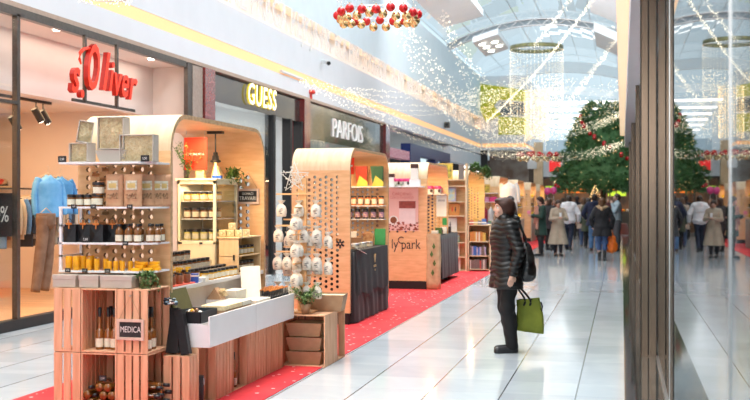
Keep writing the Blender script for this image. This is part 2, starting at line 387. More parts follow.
# right shopfront glass with bronze posts
for k, (a, b) in enumerate(((-2.0, 3.72), (3.74, 11.3), (11.55, 22.2), (22.45, 33.0), (33.25, 44), (44.25, 48.4))):
    o = struct(MB().box(.348, .360, a, b, .012, 3.9, MIRG), 'window_%d' % (k + 2))
    struct(MB().box(.335, .37, a, b, 0, .025, ALU), 'window_track')
def post(y, n):
    q = .19 if n == 0 else .275
    w = MB(); w.box(q, .347, y - .04, y + .13, 0, 3.9, METALB); w.box(q - .01, q, y - .05, y + .03, 0, 3.9, METALD)
    w.box(q + .065 if n == 0 else q + .03, q + .078 if n == 0 else q + .04, y - .043, y - .035, .02, 3.9, BLACK); w.box(.335, .347, y - .055, y - .035, 0, 3.9, METALD)
    return w.build('trim_post', bev=.006, kind='structure')
for k, y in enumerate((11.4, 22.3, 33.1, 44.1)): post(y, k)
for y in (3.73, 8.4): struct(MB().box(.344, .364, y - .006, y + .006, 0, 3.9, ALU), 'window_joint')
w = MB(); SHI = mat('shop_right_wall', (.30, .29, .28), .7, noise_=.1)
w.box(6, 6.1, -6, 48.4, 0, 3.9, SHI); w.box(.5, 6, -6, 48.4, 3.6, 3.7, SHI); w.box(.4, 6, 48.4, 48.5, 0, 3.9, SHI); w.box(.5, 6, -6.1, -6, 0, 3.9, SHI)
struct(w, 'wall_shop_right')
# ceiling downlights in the second slab (round, warm)
dl = MB(); dl.lathe([(.0, .02), (.13, .02), (.13, -.02), (.0, -.02)], (0, 0, 0), LAMPW, 14)
dlo = dl.build('ceiling_downlight'); tag(dlo, 'small round downlight in the white ceiling slab behind the grey roof truss', 'ceiling light', 'round ceiling downlights')
KD = Kind(dlo)
for (x, y, l_) in ((-5.45, 43, 'lowest of the left trio'), (-5.4, 44, 'middle of the left trio'), (-5.35, 45.2, 'farthest of the left trio'), (-5.0, 43.4, 'nearer of the right pair'), (-4.95, 44.6, 'farther of the right pair')): KD.put((x, y, 7.75 + (x + 5.7) / 1.0 * .30 - .02), 0, 'small round downlight in the white roof slab, ' + l_)

# ---------------------------------------------------------------- left shop (clothes), behind glass
w = MB()
w.box(-11.15, -11, -2, 17.6, 0, 3.9, BEIGE)
w.box(-11, -7.35, 17.55, 17.7, 0, 3.97, PINKW)
w.box(-11, -7.3, -2.1, -2, 0, 3.97, PINKW)
w.box(-8.15, -8.0, -2, 17.55, 3.06, 3.97, PINKW)
struct(w, 'wall_shop_left')
struct(MB().box(-8.0, -7.3, -2, 17.6, 3.90, 3.97, PINKW).box(-11, -8.15, -2, 17.6, 3.16, 3.24, PINKW), 'ceiling_shop_left')
w = MB(); FR = METALD
w.box(-7.36, -7.27, 4, 17.3, 3.87, 3.975, FR); w.box(-7.34, -7.27, 12.0, 12.07, .13, 3.9, FR); w.box(-7.36, -7.27, 4, 12, 2.78, 2.82, FR)
w.box(-7.34, -7.27, 17.36, 17.56, 0, 3.96, FR); struct(w, 'window_frame_left')
struct(MB().box(-7.32, -7.31, 4, 11.99, .13, 3.87, SHOPG), 'window_8')
struct(MB().box(-7.6, -7.26, 17.56, 18.02, 0, 3.95, mat('stone_brown', (.36, .29, .24), .5, noise_=.2)), 'trim_stone_pier')
for y in (18.04, 24.2): struct(MB().box(-7.7, -7.22, y, y + .48, 0, 3.96, BRONZ), 'trim_red_pier')
struct(MB().box(-7.6, -7.24, 33.22, 33.8, 0, 4.0, BRONZ), 'trim_red_pier')
for (x, y) in ((57, 30), (151, 59)):
    p = at(x, y, Z=3.89); o = MB().lathe([(0, .01), (.05, .01), (.05, -.012), (0, -.012)], (0, 0, 0), LAMPW, 12).build('recessed_spotlight'); o.location = p
    tag(o, 'recessed spotlight above the left end of the red shop sign' if x < 100 else 'recessed spotlight above the right end of the red shop sign', 'ceiling light', 'recessed spotlights above the red sign')
lamp_area('shop_light', (-9.4, 13.5, 3.1), 2.5, 6, 150, HOT)
lamp_area('shop_light', (-9.4, 7.0, 3.1), 2.5, 5, 120, HOT)
lamp_area('shop_light', (-7.66, 13, 3.88), .4, 8, 28, (1, .86, .74))
# the big red script sign on two rods
SGN = mat('sign_red', (.80, .035, .01), .35, emit=.35, ecol=(1, .06, .02), noise_=.06); SGND = mat('sign_red_side', (.50, .015, .01), .4, noise_=.1)
P1 = at(68, 70, X=-7.25); P2 = at(136, 90, X=-7.25)
sg = thing('shop_sign', 'red script shop sign hanging from two dark rods at the clothes shop', 'sign', (0, 0, 0))
w = MB()
def glyph(px, base, ch, size, sx=.8, shear=.25, off=.012):
    p = at(px, base, X=-7.22); w.text(ch, size, .035, SGN, face_px(-7.2, p.y, p.z), sx, shear, off, SGND)
glyph(71.5, 76, 's', .70, .74, .3, .012); glyph(79, 81, '.', .7, .8, 0, .014)
glyph(89, 69.5, 'O', .90, .50, .30, .013); glyph(101, 73, 'l', .78, .90, .3, .011); glyph(107, 77, 'i', .64, .85, .3, .011)
glyph(113.5, 80.5, 'v', .69, .80, .22, .009); glyph(121, 82.5, 'e', .69, .74, .3, .009); glyph(128.5, 85.5, 'r', .69, .85, .3, .009)
w.tube([(-7.2, at(x, 0, X=-7.2).y, at(x, y, X=-7.2).z) for x, y in ((81, 64), (79.5, 59), (80, 53), (83, 49.5), (88, 48), (91, 49))], [.012, .02, .024, .024, .022, .014], SGN, 8)
w.build('lettering', sg)
for x, t in ((84, 33), (116, 46)):
    p = at(x, t, X=-7.26); MB().box(-7.27, -7.23, p.y - .025, p.y + .025, 2.95, 3.885, METALD).build('rod', sg)
a, b = at(72, 0, X=-7.26).y, at(134, 0, X=-7.26).y; MB().box(-7.27, -7.24, a, b, 2.94, 2.98, METALD).build('rail', sg)

# second shop: dark header with cream glowing letters
def shop(y0, y1, ztop, zbot, X=-7.34):
    h = struct(MB().box(X - .3, X, y0, y1, zbot, ztop, DARKH), 'trim_header'); return h
shop(18.52, 24.2, 3.92, 3.42); shop(24.68, 33.22, 3.94, 3.07)
# speckled gold reflections are real: the string lights mirror in the glossy headers
GL = mat('sign_cream', (1, .93, .65), .4, emit=.75, ecol=(1, .92, .70), noise_=.03); GLS = mat('sign_yellow_side', (.75, .62, .05), .4, emit=.35, ecol=(.9, .75, .05), noise_=.05)
ty = (at(244, 0, X=-7.3).y + at(277, 0, X=-7.3).y) / 2
o = MB().text('GUESS', .60, .022, GL, face_px(-7.29, ty, at(261, 98, X=-7.3).z), 1.0, .08, .008, GLS, space=1.1).build('shop_sign'); tag(o, 'cream illuminated block letters with yellow edges on the dark shop header', 'sign')
ty = (at(330, 0, X=-7.3).y + at(366, 0, X=-7.3).y) / 2
o = MB().text('PARFOIS', .74, .02, mat('sign_white', (.9, .9, .88), .4, emit=.25, ecol=(1, 1, .95), noise_=.02), face_px(-7.32, ty, at(349, 133, X=-7.3).z + .02), 1.22, 0, -.018).build('shop_sign')
tag(o, 'thin white capital letters on the dark header beside the red pier', 'sign')
# shop interiors behind
w = MB(); IN = mat('shop_white', (.62, .66, .68), .5, noise_=.15, nscale=1.5)
w.box(-13, -12.9, 17.7, 60, 0, 3.9, IN); w.box(-12.9, -7.6, 17.7, 60, 3.95, 4.0, IN); w.box(-12.9, -7.6, 24.3, 24.5, 0, 3.95, IN); w.box(-12.9, -7.6, 33.3, 33.6, 0, 3.95, IN)
w.box(-12.9, -7.6, 17.7, 17.75, 0, 3.95, IN)
struct(w, 'wall_shops_far')
struct(MB().box(-7.32, -7.31, 18.52, 22.0, .01, 3.42, SHOPG).box(-7.32, -7.31, 24.7, 33.2, .01, 3.07, SHOPG), 'window_9')
struct(MB().box(-7.45, -7.25, 22.0, 22.14, 0, 3.42, BLACK).box(-7.45, -7.25, 23.2, 23.34, 0, 3.42, BLACK).box(-7.45, -7.25, 24.05, 24.2, 0, 3.42, BLACK), 'window_frame_dark')
for y in (20, 22.5, 27, 30.5, 36, 41, 45, 50): lamp_area('shop_light', (-9.6, y, 3.85), 2, 1.4, 80, (1, .95, .88))
k = 0
for y in (19.2, 20.5, 21.6, 22.8):
    for x in (-8.6, -9.8):
        o = MB().box(x - .5, x + .5, y - .06, y + .06, 3.86, 3.93, LAMPS).build('ceiling_light'); k += 1
        tag(o, 'bright ceiling light strip in the shop under cream letters, %s' % ['nearest the street side, front', 'nearest, rear', 'second, front', 'second, rear', 'third, front', 'third, rear', 'farthest, front', 'farthest, rear'][k - 1], 'ceiling light', 'light strips inside the dark fronted shop')
# wall-mounted details on the fascia: camera and small fittings
for (px, py, X, lab) in ((326, 62, -7.18, 'small white security camera on the fascia under the city letters'), (447, 125, -7.18, 'dark small loudspeaker on the far fascia below the city letters')):
    p = at(px, py, X=X); t = thing('security_camera' if px < 400 else 'wall_speaker', lab, 'camera' if px < 400 else 'speaker', p)
    if px < 400:
        MB().box(-.12, -.02, -.03, .03, -.03, .06, WHITE).build('bracket', t, .01); MB().cyl((0, -.02, 0), (.10, -.14, -.05), .055, WHITE, n=12).build('body', t)
        MB().cyl((.1, -.14, -.05), (.12, -.16, -.06), .05, BLACK, n=12).build('lens', t)
    else: MB().box(-.1, .12, -.1, .1, -.12, .12, METALD).build('body', t, .02); MB().cyl((.0, -.1, 0), (.0, -.12, 0), .07, BLACK).build('cone', t)
p = at(311, 94, X=-7.28)
t = thing('fire_alarm_sounder', 'small red alarm sounder on the white fascia between the two dark headers', 'alarm', p)
MB().lathe([(0, .09), (.09, .09), (.11, .04), (.09, 0), (0, 0)], (0, 0, 0), REDP, 12).build('body', t); MB().cyl((0, 0, 0), (0, 0, -.12), .03, REDP).build('neck', t)
p = at(281, 71, X=-7.27)
o = MB().cyl((0, 0, 0), (0, 1.6, 0), .035, WHITE, n=8).build('conduit_tube'); o.location = p; tag(o, 'short white tube fixed to the fascia below the glowing cove', 'tube')

# backlit city names
LW = mat('letter_white', (.80, .82, .82), .5, noise_=.03)
def city(word, pa, pb, X=-7.285, z=5.31, h=.60):
    ya, yb = at(pa, 0, X=X).y, at(pb, 0, X=X).y
    cu = bpy.data.curves.new('t', 'FONT'); cu.body = word; cu.size = 1; oo = bpy.data.objects.new('t', cu); me = bpy.data.meshes.new_from_object(oo)
    W = max(v.co.x for v in me.vertices) - min(v.co.x for v in me.vertices); bpy.data.objects.remove(oo); bpy.data.meshes.remove(me)
    S = h / .70; o = MB().text(word, S, .01, LW, face_px(X, (ya + yb) / 2, z + h / 2), (yb - ya) / (W * S), 0, -.004).build('city_lettering')
    tag(o, 'white backlit letters spelling %s on the upper left wall' % word, 'lettering', 'backlit city names')
for wd, a, b in (('MAINZ', 206, 246), ('PRAGA', 251, 287), ('REJKJAVIK', 291, 331), ('RIGA', 335, 346), ('RIM', 349.5, 359), ('STOCKHOLM', 362, 386), ('TALLINN', 390, 404), ('VARSAVA', 407, 422), ('WIEN', 425, 433), ('ZAGREB', 436, 447), ('SOFIA', 449.5, 457), ('LJUBLJANA', 459, 469)):
    city(wd, a, b)

# ---------------------------------------------------------------- farther fronts on the left and the far end
w = MB(); NAVY = mat('navy_panel', (.01, .025, .12), .3, noise_=.2)
w.box(-7.6, -7.25, 37.3, 39.2, 0, 3.6, NAVY); w.box(-7.5, -7.25, 39.2, 46.3, 3.2, 3.6, NAVY); w.box(-7.6, -7.25, 42.4, 43.2, 0, 3.2, NAVY); w.box(-7.6, -7.25, 45.5, 46.4, 0, 3.2, NAVY)
struct(w, 'trim_navy_front')
struct(MB().box(-7.6, -7.28, 33.8, 37.3, 3.0, 3.3, mat('pink_header', (.45, .12, .18), .5, col2=(.65, .45, .5), nscale=14)).box(-7.6, -7.28, 46.4, 56.9, 3.3, 3.97, FASC).box(-8.4, -8.3, 39.2, 46, 0, 3.2, BLACK), 'trim_far_fronts')
w = MB()
w.box(-9, -7.0, 57.6, 57.7, 2.2, 4.25, mat('black_panel', (.012, .014, .016), .3, noise_=.2)); struct(w, 'wall_far_shop')
struct(MB().box(-7.0, -4.9, 58.4, 58.5, 0, 4.25, mat('brown_front', (.16, .09, .06), .5, col2=(.32, .28, .24), nscale=1.2)).box(-9, -7, 58.4, 58.5, 0, 2.2, mat('grey_front', (.2, .2, .2), .5, noise_=.3)), 'wall_far_brown')
o = thing('shop_sign', 'white bar logo on the black shop panel at the end of the left wall', 'sign', (-7.9, 57.55, 3.2))
for z in (.18, -.12): MB().box(-.45, .45, -.04, 0, z - .07, z + .07, LAMPS).build('bar', o)
LIME = mat('lime_panel', (.60, .60, .02), .5, noise_=.08, nscale=3)
w = MB()
v = [(-7.3, 7.75), (-4.6, 7.35), (-4.6, 6.75), (-6.2, 6.9), (-6.0, 6.1), (-4.7, 5.9), (-4.7, 5.05), (-6.6, 5.15), (-7.3, 6.0)]
w.prism([(-7.3, 7.75), (-4.9, 7.35), (-4.9, 6.75), (-6.3, 6.9), (-6.6, 6.6), (-7.3, 6.3)], -.08, LIME, 'Y', 57)
w.prism([(-7.3, 6.3), (-6.6, 6.6), (-6.2, 6.1), (-6.5, 5.95), (-7.0, 5.75)], -.08, LIME, 'Y', 57)
w.prism([(-6.35, 5.98), (-4.9, 5.92), (-4.9, 5.02), (-6.35, 5.05)], -.08, LIME, 'Y', 57)
struct(w, 'trim_lime_panels')
w = MB(); GW = mat('upper_window', (.10, .13, .15), .15, noise_=.3)
w.box(-6.25, -4.95, 56.93, 56.99, 6.05, 6.75, GW)
struct(w, 'window_10')
# far end wall with shop signs
w = MB()
w.box(-9, 8, 84, 84.2, 3.4, 6.2, mat('far_wall', (.60, .66, .70), .6, noise_=.06, nscale=1)); w.box(-9, -4.9, 72, 72.2, 0, 4.6, mat('far_dark', (.10, .06, .04), .6, noise_=.4, nscale=1))
w.box(-9, 8, 84, 84.2, 0, 3.4, mat('far_shops', (.30, .16, .09), .6, col2=(.06, .05, .05), nscale=.9)); w.box(4.5, 4.6, 49, 84, 0, 8, FASC)
struct(w, 'wall_far')
o = thing('shop_sign', 'white overhead sign box with a red square far down the hall', 'sign', tuple(at(553, 163, Y=60)))
MB().box(-1.0, .75, 0, .3, -.75, .65, WHITE).build('sign_box', o, .02)
MB().box(-.2, .42, -.05, 0, -.48, .12, mat('sign_hot_red', (.85, .02, .02), .4, emit=.5, ecol=(1, .03, .03), noise_=.04)).build('red_square', o)
w = MB()
for i in range(9): w.box(-.9 + i * .18, -.79 + i * .18, -.04, 0, .3, .5, REDP)
w.build('red_lettering', o)
ORG = mat('sign_orange', (.9, .22, .02), .5, emit=.7, ecol=(1, .25, .03), noise_=.1); LMS = mat('sign_lime', (.45, .70, .05), .5, emit=.6, ecol=(.5, .8, .05), noise_=.05)
for (x0, x1, y0, y1, m_, nm, lb) in ((540, 556, 183, 187.5, LMS, 'lime', 'lime green lit strip sign at the far end of the hall'), (563, 585, 183, 193, ORG, 'orange', 'orange lit shop sign at the far end left of the christmas tree'),
        (602, 622, 184, 190, ORG, 'orange', 'orange lit shop sign at the far end behind the fur hooded woman'), (608, 626, 191, 196, LMS, 'lime', 'yellow green lit counter sign far behind the man at the wall'), (586, 600, 182, 188, ORG, 'orange', 'orange lit shop sign directly under the middle of the christmas tree')):
    a = at(x0, y1, Y=66); b = at(x1, y0, Y=66); w = MB().box(a.x, b.x, 66, 66.2, a.z, b.z, m_); o = w.build('lit_sign', bev=.02); tag(o, lb, 'sign')
# overhead canopy at the far end (dark band under the sign)
struct(MB().box(-4.9, 2, 62, 62.4, 3.0, 3.25, mat('far_beam', (.10, .12, .14), .4, noise_=.1)).box(-4.9, 2, 64, 84, 3.2, 3.3, SOFF).box(-4.9, 2, 70, 70.2, 0, 3.2, mat('far_shops', (.3, .16, .09))), 'ceiling_far')
lamp_area('far_light', (-1.5, 66, 3.1), 5, 4, 150, HOT)

for y in (61, 64.5, 68, 71.5, 75, 78.5):
    zz = 7.0 - (y - 61) * .03
    o = MB().box(-4.6, -.3, y, y + .55, zz, zz + .08, LAMPS).build('ceiling_light'); tag(o, 'long bright light panel across the far roof, %s' % ['first', 'second', 'third', 'fourth', 'fifth', 'sixth'][int((y - 61) / 3.4)] + ' of the row', 'ceiling light', 'light panels across the far roof')
struct(MB().box(-4.6, -4.56, 60, 80, 7.1, 7.2, SOFF).box(-.34, -.3, 60, 80, 7.1, 7.2, SOFF), 'trim_light_rails')
# ================================================================ KIOSKS
ORD = ['', 'second', 'third', 'fourth', 'fifth', 'sixth', 'seventh', 'eighth', 'ninth', 'tenth', 'eleventh', 'twelfth', 'thirteenth', 'fourteenth', 'fifteenth', 'sixteenth']
def nth(i, n, end='left'):
    end = end.replace('the ', '')
    if n == 1: return 'only'
    if i == 0: return 'first from ' + end
    if i == n - 1: return 'last from ' + end
    return ORD[i] + ' from ' + end
HOLE = mat('drilled_edge', (.20, .11, .05), .8, noise_=.2)
def peg(mb, x0, x1, z0, z1, y, t, mt, dx=.078, dz=.067, r=.021, n=8, axis='Y', skip=None):
    """perforated board: real staggered holes through a board of thickness t"""
    nc = max(1, int(round((x1 - x0) / dx))); dx = (x1 - x0) / nc; nr = int((z1 - z0) / dz) - 1
    def P(a, b, c): return (a, c, b) if axis == 'Y' else (c, a, b)
    for i in range(nc):
        a = x0 + i * dx; b = a + dx; o = z0 + (dz / 2 if i % 2 else 0)
        for yy in (y, y + t):
            if i % 2: mb.quad(P(a, z0, yy), P(b, z0, yy), P(b, o, yy), P(a, o, yy), mt)
            mb.quad(P(a, o + nr * dz, yy), P(b, o + nr * dz, yy), P(b, z1, yy), P(a, z1, yy), mt)
        for k in range(nr):
            c, d = o + k * dz, o + (k + 1) * dz; cx, cz = (a + b) / 2, (c + d) / 2
            if skip and skip(cx, cz):
                for yy in (y, y + t): mb.quad(P(a, c, yy), P(b, c, yy), P(b, d, yy), P(a, d, yy), mt)
                continue
            rect = [(b, cz), (b, d), (cx, d), (a, d), (a, cz), (a, c), (cx, c), (b, c)]
            cir = [(cx + r * math.cos(2 * PI * j / 8), cz + r * math.sin(2 * PI * j / 8)) for j in range(8)]
            v = [P(p[0], p[1], yy) for yy in (y, y + t) for p in rect + cir]
            f = []
            for j in range(8):
                q = (j + 1) % 8
                f += [(j, q, 8 + q, 8 + j), (16 + j, 16 + q, 24 + q, 24 + j)]
            mb.add(v, f, mt); mb.add(v, [(8 + j, 8 + (j + 1) % 8, 24 + (j + 1) % 8, 24 + j) for j in range(8)], HOLE)
def kiosk(name, label, y0, L, peg_near=(1.0, 1.97), peg_far=(.95, 1.95), H=2.28, R=.30, W=.78, X1=-3.39, base=.15, m_out=None, m_in=None, holes=True, pegm=None, near_holes=True):
    """plywood arch bent over the stand: two end panels, a roof, black plinths; open to the aisle"""
    t = .035; k = thing(name, label, 'kiosk', (X1, y0, 0)); m_out = m_out or PLY; m_in = m_in or PLY; pegm = pegm or m_out
    w = MB()
    prof = lambda e: [(e, H - R)] + [(R - (R - e) * math.cos(a), H - R + (R - e) * math.sin(a)) for a in [PI / 2 * i / 10 for i in range(1, 11)]] 
    A = prof(0); A += [(L - a, b) for a, b in A[::-1]]; B = prof(t); B += [(L - a, b) for a, b in B[::-1]]
    n = len(A)
    for pr, mt, fl in ((A, PLYL, 0), (B, m_in, 1)):
        v = [(-W, a, b) for a, b in pr] + [(0, a, b) for a, b in pr]
        w.add(v, [(i, i + 1, n + i + 1, n + i) for i in range(n - 1)], mt, True)
    for x in (-W, 0):
        v = [(x, a, b) for a, b in A] + [(x, a, b) for a, b in B]; w.add(v, [(i, i + 1, n + i + 1, n + i) for i in range(n - 1)], PLYE)
    w.build('roof', k)
    for nm, ya, pg in (('near', 0, peg_near), ('far', L - t, peg_far)):
        w = MB(); z0, z1 = pg; hr = .14
        if holes and (nm == 'far' or near_holes):
            w.box(-W, 0, ya, ya + t, base, z0, m_out); w.box(-W, -W + .05, ya, ya + t, z0, z1, m_out); w.box(-.13, 0, ya, ya + t, z0, z1, m_out)
            w.box(-W, 0, ya, ya + t, z1, H - R, m_out); peg(w, -W + .05, -.13, z0, z1, ya, t, pegm)
        else: w.box(-W, 0, ya, ya + t, base, H - R, m_out)
        w.box(-.001, .003, ya, ya + t, base, H - R, PLYE)
        w.build('side_panel', k)
        MB().box(-W + .01, -.01, ya - (.01 if ya == 0 else 0), ya + t + .01, 0, base, BLACK).build('plinth', k)
    return k
def lit(k, L, p=14, col=HOT, fs=(.3, .72)):
    for f in fs: lamp_area('kiosk_lamp', (-.30, L * f, 2.2), .25, .3, p, col, (0, 0, 0), k)

K1 = kiosk('market_kiosk', 'nearest arched plywood kiosk selling honey, with shelves and crates in front', 7.76, 2.26); lit(K1, 2.26, 15, fs=(.40, .60))
K2 = kiosk('market_kiosk', 'arched plywood kiosk with a black cloth table and three white shelves inside', 13.39, 2.35, (.42, 1.97)); lit(K2, 2.35, 13)
K3 = kiosk('market_kiosk', 'arched plywood kiosk with a pink chocolate poster on its end panel', 19.0, 2.4, (1.0, 1.70), pegm=PLY); lit(K3, 2.4, 13)
YEL = mat('plywood_yellow', (.83, .62, .26), .5, col2=(.74, .52, .20), nscale=3, stretch=(1.5, 1.5, 9))
K4 = kiosk('market_kiosk', 'arched plywood kiosk behind the tall bookcase with trailing greenery', 24.25, 3.0, (1.2, 1.9), (.5, 2.0), m_out=YEL, m_in=YEL); lit(K4, 3.0, 15)
K5 = kiosk('market_kiosk', 'arched plywood kiosk with pale curved top beside the white mannequin', 30.6, 2.5, (1.2, 1.9)); lit(K5, 2.5, 15)
for y, lb in ((36.1, 'sixth plywood kiosk of the row with yellow bags on its shelves'), (41.5, 'small looking arched kiosk behind the woman in the green coat'), (46.3, 'farthest arched kiosk of the row beside the wooden column')):
    lit(kiosk('market_kiosk', lb, y, 2.5, (1.2, 1.9)), 2.5, 15)

# ---- product prototypes (origin at the base centre)
def tagcard(w, x, y, z, s=1.0, R=None):
    pass
def jar_kind(nm, r, h, body, lid, cat='jar', lab='', lblm=LABEL, lidr=1.02, lh=.014, n=14):
    t = thing(nm, lab, cat)
    MB().lathe([(0, 0), (r * .92, 0), (r, .005), (r, h * .86), (r * .86, h * .93), (r * .84, h * .98)], (0, 0, 0), body, n).build('glass', t)
    MB().lathe([(r * lidr * .98, h * .90), (r * lidr, h * .91), (r * lidr, h * .90 + lh + .006), (r * .9, h * .90 + lh + .009)], (0, 0, 0), lid, n).build('lid', t)
    w = MB(); a0, a1 = -PI * 1.0, 0; m = 8
    v = []; 
    for i in range(m + 1):
        a = -PI / 2 + .25 - 1.15 + 2.3 * i / m; v += [((r + .0008) * math.cos(a), (r + .0008) * math.sin(a), h * .18), ((r + .0008) * math.cos(a), (r + .0008) * math.sin(a), h * .72)]
    w.add(v, [(2 * i, 2 * i + 2, 2 * i + 3, 2 * i + 1) for i in range(m)], lblm, True); w.build('label', t)
    return Kind(t)
def bottle_kind(nm, r, h, body, cap, lab='', neck=.30, nr=.28, lblm=LABEL, caph=.12, cat='bottle', n=14, label_part=True):
    t = thing(nm, lab, cat); z1 = h * (1 - neck) * .86; z2 = h * (1 - neck)
    MB().lathe([(0, 0), (r * .93, 0), (r, .006), (r, z1), (r * .8, z1 + (z2 - z1) * .5), (r * nr * 1.15, z2), (r * nr, z2 + .01), (r * nr, h * .96)], (0, 0, 0), body, n).build('glass', t)
    MB().lathe([(r * nr * 1.2, h * (1 - caph)), (r * nr * 1.3, h * (1 - caph) + .003), (r * nr * 1.25, h), (0, h)], (0, 0, 0), cap, 10).build('cap', t)
    if label_part:
        w = MB(); v = []; m = 8
        for i in range(m + 1):
            a = -PI / 2 + .25 - 1.2 + 2.4 * i / m; v += [((r + .0008) * math.cos(a), (r + .0008) * math.sin(a), z1 * .14), ((r + .0008) * math.cos(a), (r + .0008) * math.sin(a), z1 * .62)]
        w.add(v, [(2 * i, 2 * i + 2, 2 * i + 3, 2 * i + 1) for i in range(m)], lblm, True); w.build('label', t)
    return Kind(t)

# ---- K1 outer shelves on the end panel
sh = thing('wall_shelf', 'white four tier shelf unit on the end panel of the honey kiosk', 'shelf', (-3.8, 7.42, 0))
SHZ = (1.885, 1.55, 1.28, 1.07)
for z in SHZ:
    w = MB(); w.prism([(-.35, 0), (.30, 0), (.405, .12), (.405, .335), (-.35, .335)], .014, WHITEG, 'Z', z - .014); w.build('shelf', sh, .003)
for y in (0, .315): MB().box(-.345, -.325, y, y + .02, SHZ[3], SHZ[1] - .014, WHITEG).build('upright', sh)
for z in (1.17, 1.40): MB().box(-.345, -.325, .0, .335, z, z + .015, WHITEG).build('rail', sh)
for z, x in [(z - .05, x) for z in SHZ[:3] for x in (-.12, .15)] + [(1.80, -.2), (1.76, -.14), (1.46, -.2), (1.42, -.14)]:
    MB().cyl((x, .335, z), (x, .22, z), .016, PLY, n=10).build('peg', sh)

def straw_box(lab, w_, h_, d=.11, mt=None):
    """open card tray standing on its side with straw filling, opening towards -Y"""
    t = thing('straw_gift_box', lab, 'gift box', group='gift boxes filled with straw'); m = mt or GREYCARD; e = .008
    w = MB(); w.box(-w_ / 2, w_ / 2, d - e, d, 0, h_, m); w.box(-w_ / 2, -w_ / 2 + e, 0, d, 0, h_, m); w.box(w_ / 2 - e, w_ / 2, 0, d, 0, h_, m)
    w.box(-w_ / 2, w_ / 2, 0, d, 0, e, m); w.box(-w_ / 2, w_ / 2, 0, d, h_ - e, h_, m); w.build('tray', t, .002)
    w = MB(); rr = random.Random(int(w_ * 1000)); n = int(5200 * w_ * h_)
    w.box(-w_ / 2 + e, w_ / 2 - e, .03, d - e, e, h_ - e, STRAW)
    for i in range(n):
        x = rr.uniform(-w_ / 2 + .02, w_ / 2 - .02); z = rr.uniform(.02, h_ - .02); a = rr.uniform(0, 2 * PI); l = rr.uniform(.01, .028); c = rr.uniform(-.02, .02)
        y = .024 - .022 * math.cos(x / w_ * PI) * math.sin(z / h_ * PI) + rr.uniform(-.006, .008)
        p = []
        for k in range(4):
            s_ = (k - 1.5) / 1.5 * l; q = (x + s_ * math.cos(a) + c * s_ * s_ * 60, z + s_ * math.sin(a)); p.append((max(-w_ / 2 + e, min(w_ / 2 - e, q[0])), y - .004 * math.cos(k), max(e, min(h_ - e, q[1]))))
        w.tube(p, .0013, random.Random(i).choice((STRAW, STRAW, STRAWL)), 3)
    w.build('straw', t, kind='stuff')
    return t
STRAWL = mat('straw_light', (.92, .84, .64), .7, noise_=.1)
zt = 1.885
b = straw_box('largest straw filled gift box standing upright on the top shelf', .215, .245); b.location = (-3.745, 7.46, zt + .095)
b = straw_box('wide straw filled gift box at the right end of the top shelf', .27, .205); b.location = (-3.535, 7.46, zt); b.rotation_euler = (0, 0, .05)
b = straw_box('small straw filled gift box at the left end of the top shelf', .165, .148); b.location = (-4.01, 7.46, zt); b.rotation_euler = (0, 0, -.12)
b = straw_box('tilted straw filled gift box on top of the small left one', .115, .165); b.location = (-3.985, 7.50, zt + .152); b.rotation_euler = (0, .16, .5)
t = MB(); t.add([(-.10, -.10, 0), (.10, -.10, 0), (.10, .08, 0), (-.10, .08, 0), (-.13, -.125, .09), (.13, -.125, .09), (.13, .10, .09), (-.13, .10, .09)],
    [(0, 1, 2, 3), (4, 5, 6, 7), (0, 1, 5, 4), (1, 2, 6, 5), (2, 3, 7, 6), (3, 0, 4, 7)], GREYCARD)
o = t.build('card_tray', bev=.002); o.location = (-3.745, 7.59, zt); tag(o, 'grey flaring card tray under the largest straw box', 'box')

# price tags: small black cards
pt = thing('price_tag', 'x', 'price tag'); MB().box(-.022, .022, -.003, .003, 0, .032, CHALK).build('card', pt)
w = MB().text('2,50', .016, .0004, CHALKW, face_my(0, -.0034, .016), .9); w.build('writing', pt); PT = Kind(pt)
def tags_row(xs, y, z, where, s=1.0):
    for i, x in enumerate(xs): PT.put((x, y, z), random.uniform(-.1, .1), 'small black price tag %s %s' % (nth(i, len(xs)), where), 'black price tags on the honey kiosk', s)
tags_row((-4.13, -3.455), 7.44, zt, 'on the top shelf of the honey kiosk', 1.5)
tags_row((-4.02, -3.86, -3.565), 7.415, 1.535, 'hanging on the shelf edge under the paper pouches')
tags_row((-3.93,), 7.43, 1.28, 'standing before the black gift bags', 1.5); tags_row((-3.60,), 7.415, 1.262, 'on the shelf edge under the bottles')
tags_row((-4.07, -3.93, -3.745), 7.415, 1.055, 'on the shelf edge under the candles')

